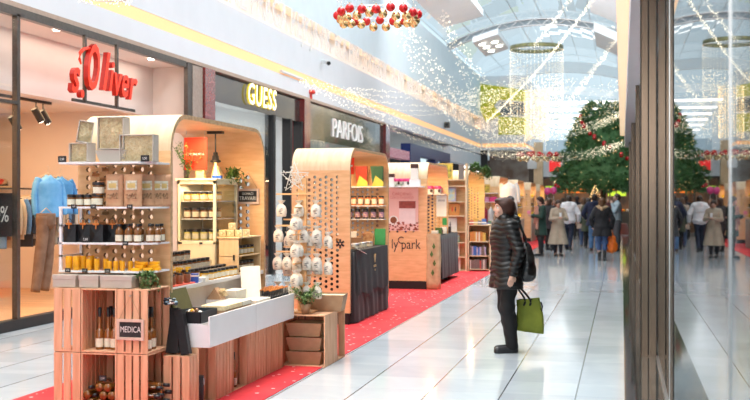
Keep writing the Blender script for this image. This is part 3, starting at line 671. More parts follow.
# shelf 2: jars and pouches
J = jar_kind('honey_jar', .032, .078, HONEYD, BLACKP, lab='x')
for i, x in enumerate((-4.085, -4.015, -3.945)): J.put((x, 7.50, 1.55), 0, 'small honey jar at the shelf end, %s of three' % nth(i, 3), 'small jars beside the paper pouches')
J2 = jar_kind('honey_jar', .045, .085, HONEYD, BLACKP, lab='x')
J2.put((-3.87, 7.50, 1.55), 0, 'wide honey jar at the bottom of the stacked pair on the shelf', 'stacked honey jars'); J2.put((-3.862, 7.50, 1.636), 0.3, 'wide honey jar on top of the stacked pair on the shelf', 'stacked honey jars')
def pouch():
    t = thing('paper_pouch', 'x', 'pouch'); w = MB(); N = 10; W2 = .072; Hh = .245
    # stand-up pouch: bulging body closing to a flat seam at the top
    v = []; 
    for j in range(N + 1):
        z = Hh * j / N; d = .032 * math.sqrt(max(0, 1 - (j / N) ** 1.6)) + .002
        for i in range(9):
            x = -W2 + 2 * W2 * i / 8; b_ = math.cos((i - 4) / 4 * PI / 2) ** .6 if abs(i - 4) < 4 else 0
            v.append((x, -d * b_, z))
        for i in range(9):
            x = W2 - 2 * W2 * i / 8; b_ = math.cos((i - 4) / 4 * PI / 2) ** .6 if abs(i - 4) < 4 else 0
            v.append((x, d * b_ + .001, z))
    f = []
    for j in range(N):
        for i in range(18): f.append((j * 18 + i, j * 18 + (i + 1) % 18, (j + 1) * 18 + (i + 1) % 18, (j + 1) * 18 + i))
    f += [tuple(range(18))[::-1], tuple(N * 18 + i for i in range(18))]
    w.add(v, f, POUCH, True); w.build('bag', t)
    MB().box(-.042, .042, -.0345, -.024, .125, .195, mat('silver_label', (.70, .68, .58), .35, col2=(.45, .40, .28), nscale=60)).box(-.03, .03, -.0355, -.024, .14, .175, mat('gold_label', (.62, .45, .16), .4, noise_=.2)).build('label', t)
    w = MB(); rr = random.Random(3)
    w.box(-.045, .045, -.034, -.028, .062, .095, mat('nut_window', (.25, .11, .05), .4, col2=(.5, .3, .16), nscale=60))
    for i in range(16): w.ball((rr.uniform(-.045, .045), -.032, rr.uniform(.062, .097)), rr.uniform(.006, .010), rr.choice((KRAFTD, KRAFT)), 6, 4)
    w.build('window', t); return t
POUCH = mat('pouch_paper', (.58, .32, .18), .65, col2=(.50, .26, .14), nscale=18, bump=.1)
PK = Kind(pouch())
for i, (x, y, r) in enumerate(((-3.72, 7.48, 0), (-3.565, 7.47, .06), (-3.66, 7.60, 0), (-3.52, 7.60, .5), (-3.47, 7.66, .55), (-3.435, 7.70, .6))):
    PK.put((x, y, 1.55), r, ['kraft pouch of nuts nearest the stacked jars, in front', 'kraft pouch of nuts in front at the right of the pair', 'kraft pouch of nuts behind the front pair', 'kraft pouch turned sideways just right of the front pair', 'kraft pouch turned sideways, middle of those behind', 'kraft pouch at the right end of the shelf row'][i], 'kraft pouches on the honey kiosk')
# shelf 3: black bags with orange bows, bottles
def gbag():
    t = thing('gift_bag', 'x', 'gift bag'); w = MB()
    w.add([(-.045, -.03, 0), (.045, -.03, 0), (.045, .03, 0), (-.045, .03, 0), (-.05, -.033, .12), (.05, -.033, .12), (.05, .033, .12), (-.05, .033, .12), (0, -.045, .05)],
          [(0, 3, 2, 1), (1, 2, 6, 5), (2, 3, 7, 6), (3, 0, 4, 7), (0, 1, 8), (1, 5, 8), (5, 4, 8), (4, 0, 8), (4, 5, 6, 7)], BLACK); w.build('bag', t)
    w = MB(); w.tube([(-.022, -.036, .115), (-.02, -.038, .15), (0, -.038, .165), (.02, -.038, .15), (.022, -.036, .115)], .0025, BLACKP, 5); w.build('handle', t)
    w = MB(); w.ball((-.012, -.04, .125), .011, OR, 8, 5, (1.3, .5, .8)); w.ball((.012, -.04, .125), .011, OR, 8, 5, (1.3, .5, .8)); w.box(-.003, .003, -.042, -.036, .09, .15, OR); w.build('bow', t); return t
OR = mat('orange_ribbon', (.75, .25, .05), .5, noise_=.2)
BK = Kind(gbag())
for i, (x, y) in enumerate(((-4.08, 7.50), (-3.975, 7.52), (-3.86, 7.50), (-3.77, 7.58), (-3.73, 7.66))):
    BK.put((x, y, 1.28), random.uniform(-.1, .1), 'black paper gift bag with orange bow, %s on its shelf' % nth(i, 5), 'black gift bags on the honey kiosk', 1.12)
BO = bottle_kind('syrup_bottle', .030, .14, HONEYD, BLACKP, 'x', neck=.22, nr=.42, caph=.13)
xs = [(-3.675, 7.47), (-3.60, 7.47), (-3.525, 7.47), (-3.45, 7.52), (-3.41, 7.56), (-3.64, 7.58), (-3.56, 7.58), (-3.48, 7.62), (-3.43, 7.68)]
for i, (x, y) in enumerate(xs):
    BO.put((x, y, 1.28), 0, 'small dark bottle beside the gift bags, %s, %s row' % (nth(i, 5), 'front') if i < 5 else 'small dark bottle beside the gift bags, %s, back row' % nth(i - 5, 4), 'small bottles beside the gift bags')
# shelf 4: candles, soap
def candle(r, h):
    t = thing('beeswax_candle', 'x', 'candle'); MB().lathe([(0, 0), (r, 0), (r, h * .93), (r * .8, h), (0, h)], (0, 0, 0), WAX, 14).build('wax', t)
    MB().cyl((0, 0, h), (.002, 0, h + .012), .0016, PAPER, n=5).build('wick', t); return Kind(t)
for grp, (r, h, pts) in enumerate(((.026, .105, [(-4.09, 7.47), (-4.03, 7.47), (-4.00, 7.52), (-3.955, 7.56), (-4.06, 7.56)]), (.021, .085, [(-3.925, 7.47), (-3.865, 7.48), (-3.81, 7.52), (-3.90, 7.55)]), (.0185, .072, [(-3.755, 7.47), (-3.705, 7.47), (-3.65, 7.47), (-3.60, 7.50), (-3.56, 7.53), (-3.70, 7.55)]))):
    C_ = candle(r, h)
    for i, (x, y) in enumerate(pts): C_.put((x, y, 1.07), 0, '%s yellow beeswax candle, %s in its cluster' % (('tall', 'middle sized', 'short')[grp], nth(i, len(pts))), '%s yellow candles' % ('tall', 'middle sized', 'short')[grp])
sp = MB().box(-.035, .035, -.022, .022, 0, .022, WAX).build('soap_bar', bev=.004); tag(sp, 'x', 'soap'); SP = Kind(sp)
k = 0
for L_, row in enumerate((((-3.53, 7.46), (-3.42, 7.56), (-3.455, 7.50), (-3.50, 7.55)), ((-3.52, 7.50), (-3.43, 7.56), (-3.49, 7.57)), ((-3.51, 7.52), (-3.44, 7.58)))):
    for i, (x, y) in enumerate(row): SP.put((x, y, 1.07 + .0222 * L_), .1 * (i - 1), 'yellow wax bar, %s in the %s layer of the pile' % (nth(i, len(row)), ('bottom', 'middle', 'top')[L_]), 'yellow wax bars')

# crates standing on end
def crate(name, label, W, D, H, open_, slats=4, cat='crate', th=.012, solid=None):
    """local: x 0..W, y 0..D; open_ in '-y','+x','+y','-x'"""
    t = thing(name, label, cat); g = .014
    for z in (0, H - th): MB().box(.002, W - .002, .002, D - .002, z + .001 * (z == 0), z + th - .001 * (z > 0), PINE).build('end_board', t, .001)
    for sd in ('-y', '+y', '-x', '+x'):
        if sd == open_: continue
        w = MB(); Ln = W if 'y' in sd else D; n = max(2, round(Ln / .068)); sw = Ln / n
        for i in range(n):
            a, b = i * sw + g / 2 * (i > 0), (i + 1) * sw - g / 2 * (i < n - 1)
            y = 0 if sd == '-y' else D - th; x = 0 if sd == '-x' else W - th
            if 'y' in sd: w.box(a, b, y, y + th, th if y else .001, H - (th if y else .001), PINE)
            else: w.box(x, x + th, a + .001, b - .001, .001, H - .001, PINE)
        w.build('slats', t, .001)
    return t
for lv in (0, 1):
    nm = ('lower', 'upper')[lv]; z = .475 * lv
    for (x, W, op, lab) in ((-4.12, .215, '-x', 'narrow pine crate at the left of the front stack, %s one' % nm), (-3.90, .285, '-y', 'pine crate open to the front holding bottles, %s one' % nm), (-3.61, .24, '+x', 'pine crate at the right of the front stack, open to the aisle, %s one' % nm)):
        c = crate('pine_crate', lab, W, .40, .472, op); c.location = (x, 7.30, z); c['group'] = 'pine crates stacked before the honey kiosk'
BT = bottle_kind('mead_bottle', .030, .31, MEAD, BLACKP, 'x', neck=.50, nr=.36, caph=.22)
for i, (x, y) in enumerate(((-3.80, 7.40), (-3.74, 7.42), (-3.68, 7.40), (-3.655, 7.48), (-3.77, 7.52))):
    BT.put((x, y, .488), 0, 'amber mead bottle with black capsule, %s inside the open upper crate' % nth(i, 5), 'amber mead bottles in the crates')
for i, (x, y) in enumerate(((-3.42, 7.40), (-3.43, 7.50), (-3.48, 7.60))):
    BT.put((x, y, .488), PI / 3, 'amber bottle in the crate open to the aisle, %s' % nth(i, 3, 'the front'), 'amber bottles in the aisle side crate', (1.15, 1.15, .98))
# lying bottles, caps towards the viewer or the aisle
BTL = bottle_kind('lying_bottle', .031, .30, HONEYD, BLACKP, 'x', neck=.42, nr=.36, caph=.16, label_part=False)
def lying(pts, ax, where, grp):
    for i, p in enumerate(pts):
        o = BTL.put(p, 0, 'dark bottle lying in the lower crate, %s' % where(i), grp); o.rotation_euler = ((PI / 2, 0, 0) if ax == 'y-' else (-PI / 2, 0, 0) if ax == 'y+' else (0, PI / 2, 0))
P_ = []
for r in range(4):
    n = 4 if r % 2 == 0 else 3
    for i in range(n): P_.append((-3.86 + .0655 * i + (.033 if r % 2 else 0), 7.60 if (i + r) % 3 == 0 else 7.31, .044 + .057 * r))
rows = {0: 'bottom', 1: 'second', 2: 'third', 3: 'top'}; cnt = [4, 3, 4, 3]; lab_ = [(r, i, cnt[r]) for r in range(4) for i in range(cnt[r])]
for q, p in enumerate(P_):
    r, i, n = lab_[q]; out = p[1] > 7.5
    o = BTL.put(p, 0, 'bottle lying in the front lower crate, %s, %s layer' % (nth(i, n), rows[r]), 'bottles lying in the front crate'); o.rotation_euler = (PI / 2, 0, 0) if out else (-PI / 2, 0, 0)
q = 0
for r in range(4):
    n = 4 if r % 2 == 0 else 3
    for i in range(n):
        far = (i + r) % 3 == 1
        o = BTL.put((-3.60 if not far else -3.42, 7.37 + .0655 * i + (.033 if r % 2 else 0), .044 + .057 * r), 0, 'bottle lying in the aisle side crate, %s, %s layer' % (nth(i, n, 'the front'), rows[r]), 'bottles lying in the aisle side crate')
        o.rotation_euler = (0, PI / 2, 0) if not far else (0, -PI / 2, 0)
        if far: o.location.x = -3.345
PT.put((-3.74, 7.33, .262), 0, 'black price tag lying on the bottles in the front lower crate', None, 1.3)
PT.put((-3.345, 7.60, .36), .6, 'black price card pinned at the aisle side of the lower crate', None, 1.5)

# chalk signs
def chalk(label, W, H, lines, frame, sizes, string=.17):
    t = thing('chalkboard_sign', label, 'chalkboard'); e = .022
    w = MB(); w.box(-W / 2, W / 2, -.012, 0, 0, e, frame); w.box(-W / 2, W / 2, -.012, 0, H - e, H, frame); w.box(-W / 2, -W / 2 + e, -.012, 0, e, H - e, frame); w.box(W / 2 - e, W / 2, -.012, 0, e, H - e, frame); w.build('frame', t, .002)
    MB().box(-W / 2 + e, W / 2 - e, -.006, -.002, e, H - e, CHALK).build('board', t)
    w = MB()
    for (tx, z, s_, sx) in zip(lines, sizes[0], sizes[1], sizes[2]): w.text(tx, s_, .0004, CHALKW, face_my(0, -.0066, z), sx)
    w.build('chalk_writing', t)
    MB().tube([(-W / 2 + .02, -.004, H), (0, -.006, H + string), (W / 2 - .02, -.004, H)], .0018, KRAFT, 4).build('string', t)
    MB().cyl((0, .0, H + string), (0, -.02, H + string), .004, ALU).build('hook', t)
    return t
FRM = mat('sign_frame_wood', (.66, .48, .38), .6, noise_=.12)
c = chalk('small framed chalkboard reading MEDICA hanging on the front pine crate', .215, .155, ('MEDICA',), FRM, ((.077,), (.062,), (.72,))); c.location = (-3.50, 7.296, .575)
c = chalk('framed chalkboard with two written lines hanging on the perforated panel inside the honey kiosk', .23, .15, ('DOMAĆI', 'TRAVARI'), FRM, ((.10, .055), (.032, .052), (.9, .85)), .16); c.location = (-3.55, 9.975, 1.56)

# grey lidded boxes on the crates
def boxkind(W, D, H, m, nm='gift_box', lid=.35):
    t = thing(nm, 'x', 'box'); MB().box(-W / 2, W / 2, 0, D, 0, H, m).build('body', t, .002); MB().box(-W / 2 - .003, W / 2 + .003, -.003, D + .003, H * (1 - lid), H + .003, m).build('lid', t, .002); return t
for i, (x, W) in enumerate(((-4.06, .185), (-3.86, .155), (-3.64, .25))):
    t = boxkind(W, .2, .088, GREYCARD); t.location = (x, 7.34, .95); t['label'] = 'grey lidded card box on the crates under the candles, %s' % nth(i, 3); t['group'] = 'grey boxes under the candles'

# trailing plants
def plant(name, label, loc, n=26, L=.25, spread=.1, droop=.8, leaf=.016, m1=GREENL, m2=GREENL2, seed=1, cat='plant', up=.05, pot=None):
    t = thing(name, label, cat, loc); rr = random.Random(seed); st = MB(); lf = MB()
    for i in range(n):
        a = rr.uniform(0, 2 * PI); l = L * rr.uniform(.4, 1); p = Vector((0, 0, up * rr.random())); pts = [p.copy()]
        v = Vector((math.cos(a) * spread, math.sin(a) * spread, up * 2)) / 6
        for k in range(8):
            p = p + v * (l / L); v.z -= droop * L / 30; v.x *= .9; v.y *= .9; pts.append(p.copy())
            for _ in range(3):
                d = Vector((rr.gauss(0, 1), rr.gauss(0, 1), rr.gauss(0, .7))).normalized(); s_ = leaf * rr.uniform(.7, 1.3); q = d.cross(Vector((0, 0, 1)));
                if q.length < .1: q = Vector((1, 0, 0))
                q.normalize(); c0 = p + d * s_ * .3
                lf.add([c0, c0 + d * s_ + q * s_ * .5, c0 + d * s_ * 2, c0 + d * s_ - q * s_ * .5], [(0, 1, 2, 3)], rr.choice((m1, m1, m2)))
        st.tube(pts, .0018, m1, 4)
    st.build('stems', t); lf.build('leaves', t, kind='stuff')
    if pot: pot(t)
    return t
plant('trailing_plant', 'trailing variegated plant hanging over the right end of the front crates', (-3.46, 7.46, 1.0), 30, .30, .13, .8, .014, seed=4, pot=lambda t: MB().lathe([(0, -.045), (.04, -.045), (.05, .03), (.044, .03), (.04, 0)], (0, 0, 0), KRAFT, 12).build('pot', t))

# ---- K1 counter with honey
ct = thing('counter', 'long white counter inside the honey kiosk', 'counter', (-3.75, 7.81, 0))
MB().box(-.37, .355, 0, 2.18, .885, .92, WHITEG).build('worktop', ct, .004); MB().box(-.36, .32, .01, 2.16, .15, .885, mat('counter_white', (.74, .70, .66), .5, noise_=.05)).build('cabinet', ct)
MB().box(-.3, .25, .05, 2.1, .0, .15, BLACK).build('plinth', ct)
HJ = jar_kind('honey_jar', .036, .088, HONEYD, BLACKP, lab='x'); HJg = jar_kind('honey_jar', .038, .070, HONEY, BLACKP, lab='x')
rows_ = [(.92, -3.44, 8.58, 9, .098, HJg), (.92, -3.53, 8.40, 10, .092, HJ), (.992 + .0, -3.60, 8.30, 8, .10, HJ), (.992 + .072, -3.68, 8.20, 6, .11, HJ)]
st_ = MB(); st_.box(-3.65, -3.56, 8.2, 9.25, .92, .99, CREAM); st_.box(-3.74, -3.64, 8.12, 9.25, .92, 1.062, CREAM)
o = st_.build('display_steps', bev=.003); tag(o, 'cream stepped riser carrying the rows of honey jars on the counter', 'riser')
for r, (z, x, y, n, s_, K_) in enumerate(rows_):
    if r == 0: n = 8
    for i in range(n):
        K_.put((x + random.uniform(-.006, .006), y + i * s_, z), random.uniform(.3, .9), 'honey jar in the %s row on the counter, %s' % (('front low', 'second', 'third raised', 'back highest')[r], nth(i, n, 'the near end')), 'honey jars on the counter')
# pump bottles on a red tray
t = thing('red_tray', 'red tray under the yellow pump bottles on the counter', 'tray', (-3.47, 7.98, .92)); MB().box(-.09, .07, -.13, .30, .0, .012, mat('tray_red', (.75, .12, .08), .4, noise_=.1)).build('tray', t, .003)
def pump():
    t = thing('pump_bottle', 'x', 'bottle'); MB().lathe([(0, 0), (.026, 0), (.028, .005), (.028, .062), (.022, .07)], (0, 0, 0), mat('soap_pink', (.30, .12, .06), .3, noise_=.2), 12).build('bottle', t)
    MB().lathe([(.022, .069), (.024, .07), (.024, .08), (.01, .084)], (0, 0, 0), BLACKP, 12).build('collar', t)
    YP = mat('pump_yellow', (.85, .52, .02), .4, noise_=.1); w = MB(); w.cyl((0, 0, .08), (0, 0, .115), .008, YP); w.box(-.012, .03, -.011, .011, .112, .126, YP); w.lathe([(.016, .098), (.018, .1), (.01, .112)], (0, 0, 0), YP, 10); w.build('pump', t); return Kind(t)
PU = pump()
for i in range(5): PU.put((-3.44 - .055 * (i % 2), 7.90 + .075 * i, .933), .3, 'small amber soap bottle with yellow pump, %s on the red tray' % nth(i, 5, 'the near end'), 'yellow pump bottles on the red tray')
for i in range(4): PU.put((-3.56 - .02 * (i % 2), 7.92 + .085 * i, .922), .3, 'yellow pump bottle in the row behind the red tray, %s' % nth(i, 4, 'the near end'), 'yellow pump bottles behind the tray', 1.1)
o = MB().box(-.03, .03, -.04, .04, 0, .075, mat('blue_card', (.02, .10, .50), .4, noise_=.1)).box(-.031, .031, -.041, .041, .05, .065, PAPER).build('soap_box', bev=.002); o.location = (-3.43, 8.34, .92); o.rotation_euler = (0, 0, .3); tag(o, 'small blue and white card box beside the pump bottles', 'box')
for i, (y, c_) in enumerate(((8.44, WHITE), (8.52, PAPER))):
    o = MB().box(-.035, .035, -.03, .03, 0, .035, c_).build('white_box', bev=.003); o.location = (-3.425, y, .92); tag(o, 'low white box on the counter edge, the %s of two' % ('nearer', 'farther')[i], 'box')

# glass display cabinet
cb = thing('display_cabinet', 'cream glass display cabinet standing on the honey counter', 'cabinet', (-4.0, 9.3, .92))
W_, D_, H_ = .38, .58, .86; w = MB(); e = .028
for x in (0, W_ - e):
    for y in (0, D_ - e): w.box(x, x + e, y, y + e, 0, H_, CREAM)
for z in (.0, H_ - .035): w.box(0, W_, 0, e, z, z + .035, CREAM); w.box(W_ - e, W_, 0, D_, z, z + .035, CREAM); w.box(0, e, 0, D_, z, z + .035, CREAM)
w.box(-.01, W_ + .01, -.012, D_, H_, H_ + .018, CREAM); w.box(0, W_, .0, D_, .0, .02, CREAM); w.box(0, .01, 0, D_, 0, H_, CREAM); w.box(0, W_, D_ - .01, D_, 0, H_, YEL)
w.box(0, W_, 0, e, .27, .30, CREAM); w.box(e, W_ - e, .002, .012, 0, .27, CREAM); w.box(W_ - .012, W_ - .002, 0, D_, 0, .27, CREAM); w.build('frame', cb, .002)
for z in (.30, .50, .665): MB().box(.015, W_ - .012, .02, D_ - .02, z, z + .008, WHITEG).build('shelf', cb)
MB().box(e, W_ - e, .004, .008, .30, H_ - .035, CLEARG).build('glass_door', cb); MB().box(W_ - .008, W_ - .004, e, D_ - e, .30, H_ - .035, CLEARG).build('side_glass', cb)
for i in range(4): MB().box(-.02 + .10 * i - .0 + .04, .01 + .10 * i + .04, -.004, .001, .275, .292, CHALK).build('price_tag', cb) if i in (0, 2) else None
WJ = jar_kind('wax_jar', .034, .085, mat('yellow_cream', (.72, .62, .16), .3, noise_=.2), BLACKP, lab='x')
q = 0
for L_, (z, kk) in enumerate(((.309, WJ), (.509, HJ), (.674, HJg))):
    for i in range(4):
        for j in range(2):
            kk.put((-4.0 + .07 + .082 * i, 9.3 + .08 + .13 * j, .92 + z), .2, 'jar inside the glass cabinet, %s shelf, %s, %s row' % (('lowest', 'middle', 'top')[L_], nth(i, 4), ('front', 'back')[j]), 'jars inside the glass cabinet')
lamp_area('cabinet_lamp', (-3.82, 9.42, 1.73), .25, .2, 2.2, WARM)
# wooden cube with jars, cream soaps on top
cu = thing('wooden_cube', 'pale wooden box with hand slot holding jars beside the cabinet', 'box', (-3.60, 9.30, .92)); t_ = .012
w = MB(); W_, D_, H_ = .20, .62, .33; LW2 = mat('pale_wood', (.82, .60, .34), .5, col2=(.74, .52, .28), nscale=4, stretch=(6, 1, 1))
w.box(0, W_, 0, D_, 0, t_, LW2); w.box(-.01, W_ + .012, -.01, D_, H_, H_ + t_, LW2); w.box(0, t_, 0, D_, 0, H_, LW2); w.box(0, W_, D_ - t_, D_, 0, H_, LW2)
w.box(0, W_, 0, t_, 0, H_, LW2); w.box(0, W_, .0, D_, .16, .17, LW2); w.build('box', cu, .002)
w = MB(); w.lathe([(0, .001), (.011, .001), (.011, -.001), (0, -.001)], (0, 0, 0), BLACK, 10); w = MB().cyl((.155, -.001, .13), (.155, -.001, .18), .010, BLACK, n=8); w.build('hand_slot', cu)
for L_ in (0, 1):
    for i in range(5): (HJ if L_ == 0 else HJg).put((-3.47, 9.40 + .10 * i, .933 + .159 * L_), .9, 'honey jar inside the wooden box, %s on its %s level' % (nth(i, 5, 'the near end'), ('lower', 'upper')[L_]), 'honey jars inside the wooden box')
SO = mat('cream_soap', (.80, .66, .36), .5, noise_=.15)
sc = thing('soap_cube', 'x', 'soap'); MB().box(-.032, .032, -.032, .032, 0, .062, SO).build('bar', sc, .004); MB().box(-.024, .024, -.0335, -.03, .012, .05, mat('soap_print', (.45, .30, .12), .6, col2=(.85, .75, .5), nscale=70)).build('label', sc); SK = Kind(sc)
for i, (x, y, z) in enumerate(((-3.57, 9.36, 1.263), (-3.50, 9.38, 1.263), (-3.43, 9.40, 1.263), (-3.52, 9.48, 1.263), (-3.50, 9.40, 1.326), (-3.42, 9.55, 1.263), (-3.55, 9.56, 1.263))):
    SK.put((x, y, z), .1 * i, ['cream soap cube at the left front on the wooden box', 'cream soap cube in the middle front on the wooden box', 'cream soap cube at the right front on the wooden box', 'cream soap cube in the second row on the wooden box', 'cream soap cube on top of the others', 'cream soap cube near the perforated panel, right', 'cream soap cube near the perforated panel, left'][i], 'cream soap cubes')
# pendant lamp and red hanging sign
pl = thing('pendant_lamp', 'industrial pendant lamp with clear glass bulb hanging in the honey kiosk', 'lamp', (-3.72, 9.55, 2.22))
MB().box(-.075, .075, -.03, .03, 0, .025, BLACKP).build('ceiling_plate', pl); MB().cyl((0, 0, 0), (0, 0, -.17), .007, BLACKP).build('rod', pl)
MB().lathe([(.01, -.17), (.022, -.175), (.022, -.20), (.03, -.205), (.034, -.24), (.05, -.25), (.052, -.262), (.03, -.27)], (0, 0, 0), BLACKP, 14).build('socket', pl)
MB().lathe([(.028, -.265), (.034, -.29), (.06, -.34), (.098, -.39), (.105, -.42), (.085, -.45), (.04, -.463), (0, -.465)], (0, 0, 0), glassmat('thin_glass', (.97, .97, .95), 1.15), 18).build('glass_shade', pl)
MB().lathe([(.010, -.27), (.010, -.31), (.018, -.35), (.022, -.38), (.014, -.41), (0, -.415)], (0, 0, 0), mat('filament', (1, .6, .2), .4, emit=3.5, ecol=(1, .60, .22), noise_=.05), 12).build('bulb', pl)
rs = thing('hanging_sign', 'red square hanging sign with a white line of letters in the honey kiosk', 'sign', (-3.86, 9.40, 1.88)); s_ = .225
MB().box(-s_ / 2, s_ / 2, 0, .006, 0, .30, mat('sign_card_red', (.80, .045, .02), .4, emit=.08, noise_=.06)).build('panel', rs)
w = MB().text('EXCLUSIVE MEDIA', .03, .0005, PAPER, face_my(0, -.001, .145), .72); w.build('lettering', rs)
w = MB(); [w.cyl((x, .003, .30), (x, .003, .36), .0015, ALU, n=5) for x in (-.09, .09)]; w.build('wire', rs)
# things on the cabinet top
zt2 = .92 + .86 + .018
o = MB().box(-.04, .04, -.03, .03, 0, .155, mat('pale_yellow_box', (.80, .68, .32), .5, noise_=.06)).build('tall_box', bev=.002); o.location = (-3.82, 9.44, zt2); tag(o, 'tall pale yellow box on top of the glass cabinet', 'box')
o = MB().prism([(-.06, 0), (.05, 0), (.01, .12), (-.03, .12)], .07, LW2, 'Y').build('wooden_block', bev=.004); o.location = (-3.71, 9.55, zt2); tag(o, 'wooden wedge block behind the pendant lamp', 'block')
o = MB().box(-.045, .045, 0, .04, 0, .03, mat('blue_card', (.02, .1, .5))).build('small_blue_box', bev=.002); o.location = (-3.66, 9.42, zt2); tag(o, 'small blue box on the cabinet top under the lamp', 'box')
plant('green_plant', 'green leafy sprig standing at the left of the cabinet top', (-3.94, 9.42, zt2 + .01), 22, .16, .22, .3, .014, seed=6, up=.12, m2=GREENL)
plant('trailing_plant', 'green plant trailing down the right side of the glass cabinet', (-3.60, 9.72, zt2 + .03), 26, .34, .12, .8, .016, seed=9, up=.05, m2=GREENL)
for i, (x, c_) in enumerate(((-4.10, WHITE), (-4.08, PINKW))): pass
# things in the gap between panel and cabinet: white board and a small bottle
o = MB().box(-.05, .0, 0, .35, 0, .80, WHITEG).build('white_board', bev=.004); o.location = (-4.06, 8.9, .92); tag(o, 'tall white board standing between end panel and glass cabinet', 'board')
J3 = jar_kind('honey_bottle', .024, .13, HONEY, BLACKP, lab='yellow honey bottle on top of the white board'); J3.put((-4.085, 9.0, 1.72), 0)

# ---- sloping white display tray on low crates
for i, (ya, yb, op, lab) in enumerate(((7.73, 8.10, '+x', 'low pine crate at the near end under the white tray, open to the aisle'), (8.11, 8.48, '-x', 'low pine crate with slatted side, second under the white tray'), (8.49, 8.83, '+x', 'low pine crate under the white tray holding a single bottle'), (8.84, 9.34, '-x', 'low pine crate with slatted side, fourth under the white tray'), (9.35, 9.86, '-x', 'low pine crate at the far end under the white tray'))):
    c = crate('pine_crate', lab, .225, yb - ya - .004, .475, op); c.location = (-3.375, ya, 0)
dt = thing('display_tray', 'long white display trough in front of the honey counter', 'tray', (-3.2, 7.73, .475))
w = MB(); w.box(-.170, .129, .012, 2.148, .0, .035, WHITEG); w.build('base', dt)
for ya, yb in ((0, 1.06), (1.065, 2.16)): MB().box(.13, .145, ya, yb, .0, .235, WHITEG).build('front_panel', dt, .002)
MB().box(-.175, .1295, -.002, .0115, 0, .17, WHITEG).build('end_panel', dt); MB().box(-.175, .1295, 2.149, 2.162, 0, .235, WHITEG).build('end_panel', dt)
o = MB().cyl((0, 0, 0), (0, 0, .22), .035, BLACKP, n=12).cyl((.036, 0, .15), (.036, 0, .2), .006, ALU, n=6).build('bottle_tube'); o.location = (-3.21, 7.90, .013); tag(o, 'black cylindrical bottle box standing inside the near low crate', 'box')
BT.put((-3.22, 8.68, .013), PI / 2, 'mead bottle with black capsule standing alone in a low crate under the white tray', None, (1, 1, .95))
# tray contents: local helper places on the tray floor
tz = .51
def tbox(nm, lab, x, y, W, D, H, m, rz=0, lid=None, z=None, rx=0, ry=0, cat='box', bev=.003, group=None):
    t = thing(nm, lab, cat, (x, y, tz if z is None else z), rz, group); MB().box(-W / 2, W / 2, -D / 2, D / 2, 0, H, m).build('body', t, bev)
    if lid: MB().box(-W / 2 - .002, W / 2 + .002, -D / 2 - .002, D / 2 + .002, H * .7, H + .004, lid).build('lid', t, bev)
    t.rotation_euler = (rx, ry, rz); return t
SLATE = mat('slate_card', (.035, .05, .065), .4, noise_=.2)
g = thing('open_gift_box', 'open dark gift box with raised olive lid at the near end of the white tray', 'gift box', (-3.24, 7.90, .655))
w = MB(); w.box(-.10, .11, -.17, .17, 0, .008, SLATE); w.box(-.10, -.094, -.17, .17, 0, .09, SLATE); w.box(.104, .11, -.17, .17, 0, .09, SLATE); w.box(-.10, .11, -.17, -.164, 0, .09, BLACK); w.box(-.10, .11, .164, .17, 0, .09, SLATE); w.build('box', g, .001)
MB().box(-.004, .004, -.17, .17, 0, .17, mat('olive_lid', (.13, .12, .04), .5, noise_=.15), Matrix.Rotation(-.35, 4, 'Y') @ Matrix.Translation((0, 0, 0))).build('lid', g).location = (-.10, 0, .09)
w = MB(); rr = random.Random(5)
for i in range(14): w.ball((rr.uniform(-.07, .08), rr.uniform(-.14, .0), .07 + rr.uniform(0, .02)), rr.uniform(.012, .022), rr.choice((HONEYD, CLEARG, WAX, PAPER)), 7, 5)
w.build('contents', g, kind='stuff')
o = MB().box(-.13, .12, -.17, .18, 0, .145, WHITEG).build('white_plinth'); o.location = (-3.24, 7.90, .511); tag(o, 'white plinth block inside the tray under the open gift box', 'block')
for i, (y, L_, lab) in enumerate(((8.33, .40, 'long kraft box with straw coloured lid lying in the tray, nearer of two'), (8.66, .22, 'shorter kraft box with open end lying in the tray, farther of two'))):
    tbox('kraft_box', lab, -3.19, y, .20, L_, .115, KRAFT, 0, STRAW if i == 0 else CARD_C, .635); MB().box(-3.29, -3.09, y - L_ / 2, y + L_ / 2, .51, .634, WHITEG).build('white_plinth', **{'label': 'white block under the %s kraft box' % ('long', 'short')[i], 'category': 'block'})
g = thing('straw_basket', 'kraft basket with pale straw standing behind the kraft boxes', 'basket', (-3.35, 8.62, .76)); w = MB(); w.prism([(-.07, 0), (.07, 0), (.0, .10)], .10, KRAFT, 'Y', -.05); w.build('basket', g)
w = MB(); [w.tube([(rr.uniform(-.04, .07), rr.uniform(-.04, .12), rr.uniform(.02, .09)) for _ in range(3)], .002, STRAW, 3) for i in range(90)]; w.build('straw', g, kind='stuff'); MB().box(-.07, .07, -.06, .06, -.25, -.001, WHITEG).build('block', g)
tbox('white_box', 'white square box standing tall behind the straw basket', -3.32, 8.98, .13, .24, .17, CARD_C, 0, CARD_C, .64); MB().box(-3.385, -3.255, 8.86, 9.10, .51, .639, WHITEG).build('white_plinth', **{'label': 'white block under the white square box', 'category': 'block'})
tbox('white_box', 'flat cream box lying in the middle of the white tray', -3.16, 9.06, .17, .36, .03, CARD_C, 0, None, .70); MB().box(-3.24, -3.08, 8.9, 9.24, .51, .699, WHITEG).build('white_plinth', **{'label': 'white block under the flat cream box', 'category': 'block'})
for i, (y, a) in enumerate(((9.20, .42), (9.34, .40))):
    o = MB().box(-.14, .02, -.003, .003, 0, .32, CARD_C).build('leaning_card'); o.location = (-3.18 - .03 * i, y, .70); o.rotation_euler = (-a, 0, .5); tag(o, 'tall cream card panel leaning in the tray, the %s of two' % ('nearer', 'farther')[i], 'card')
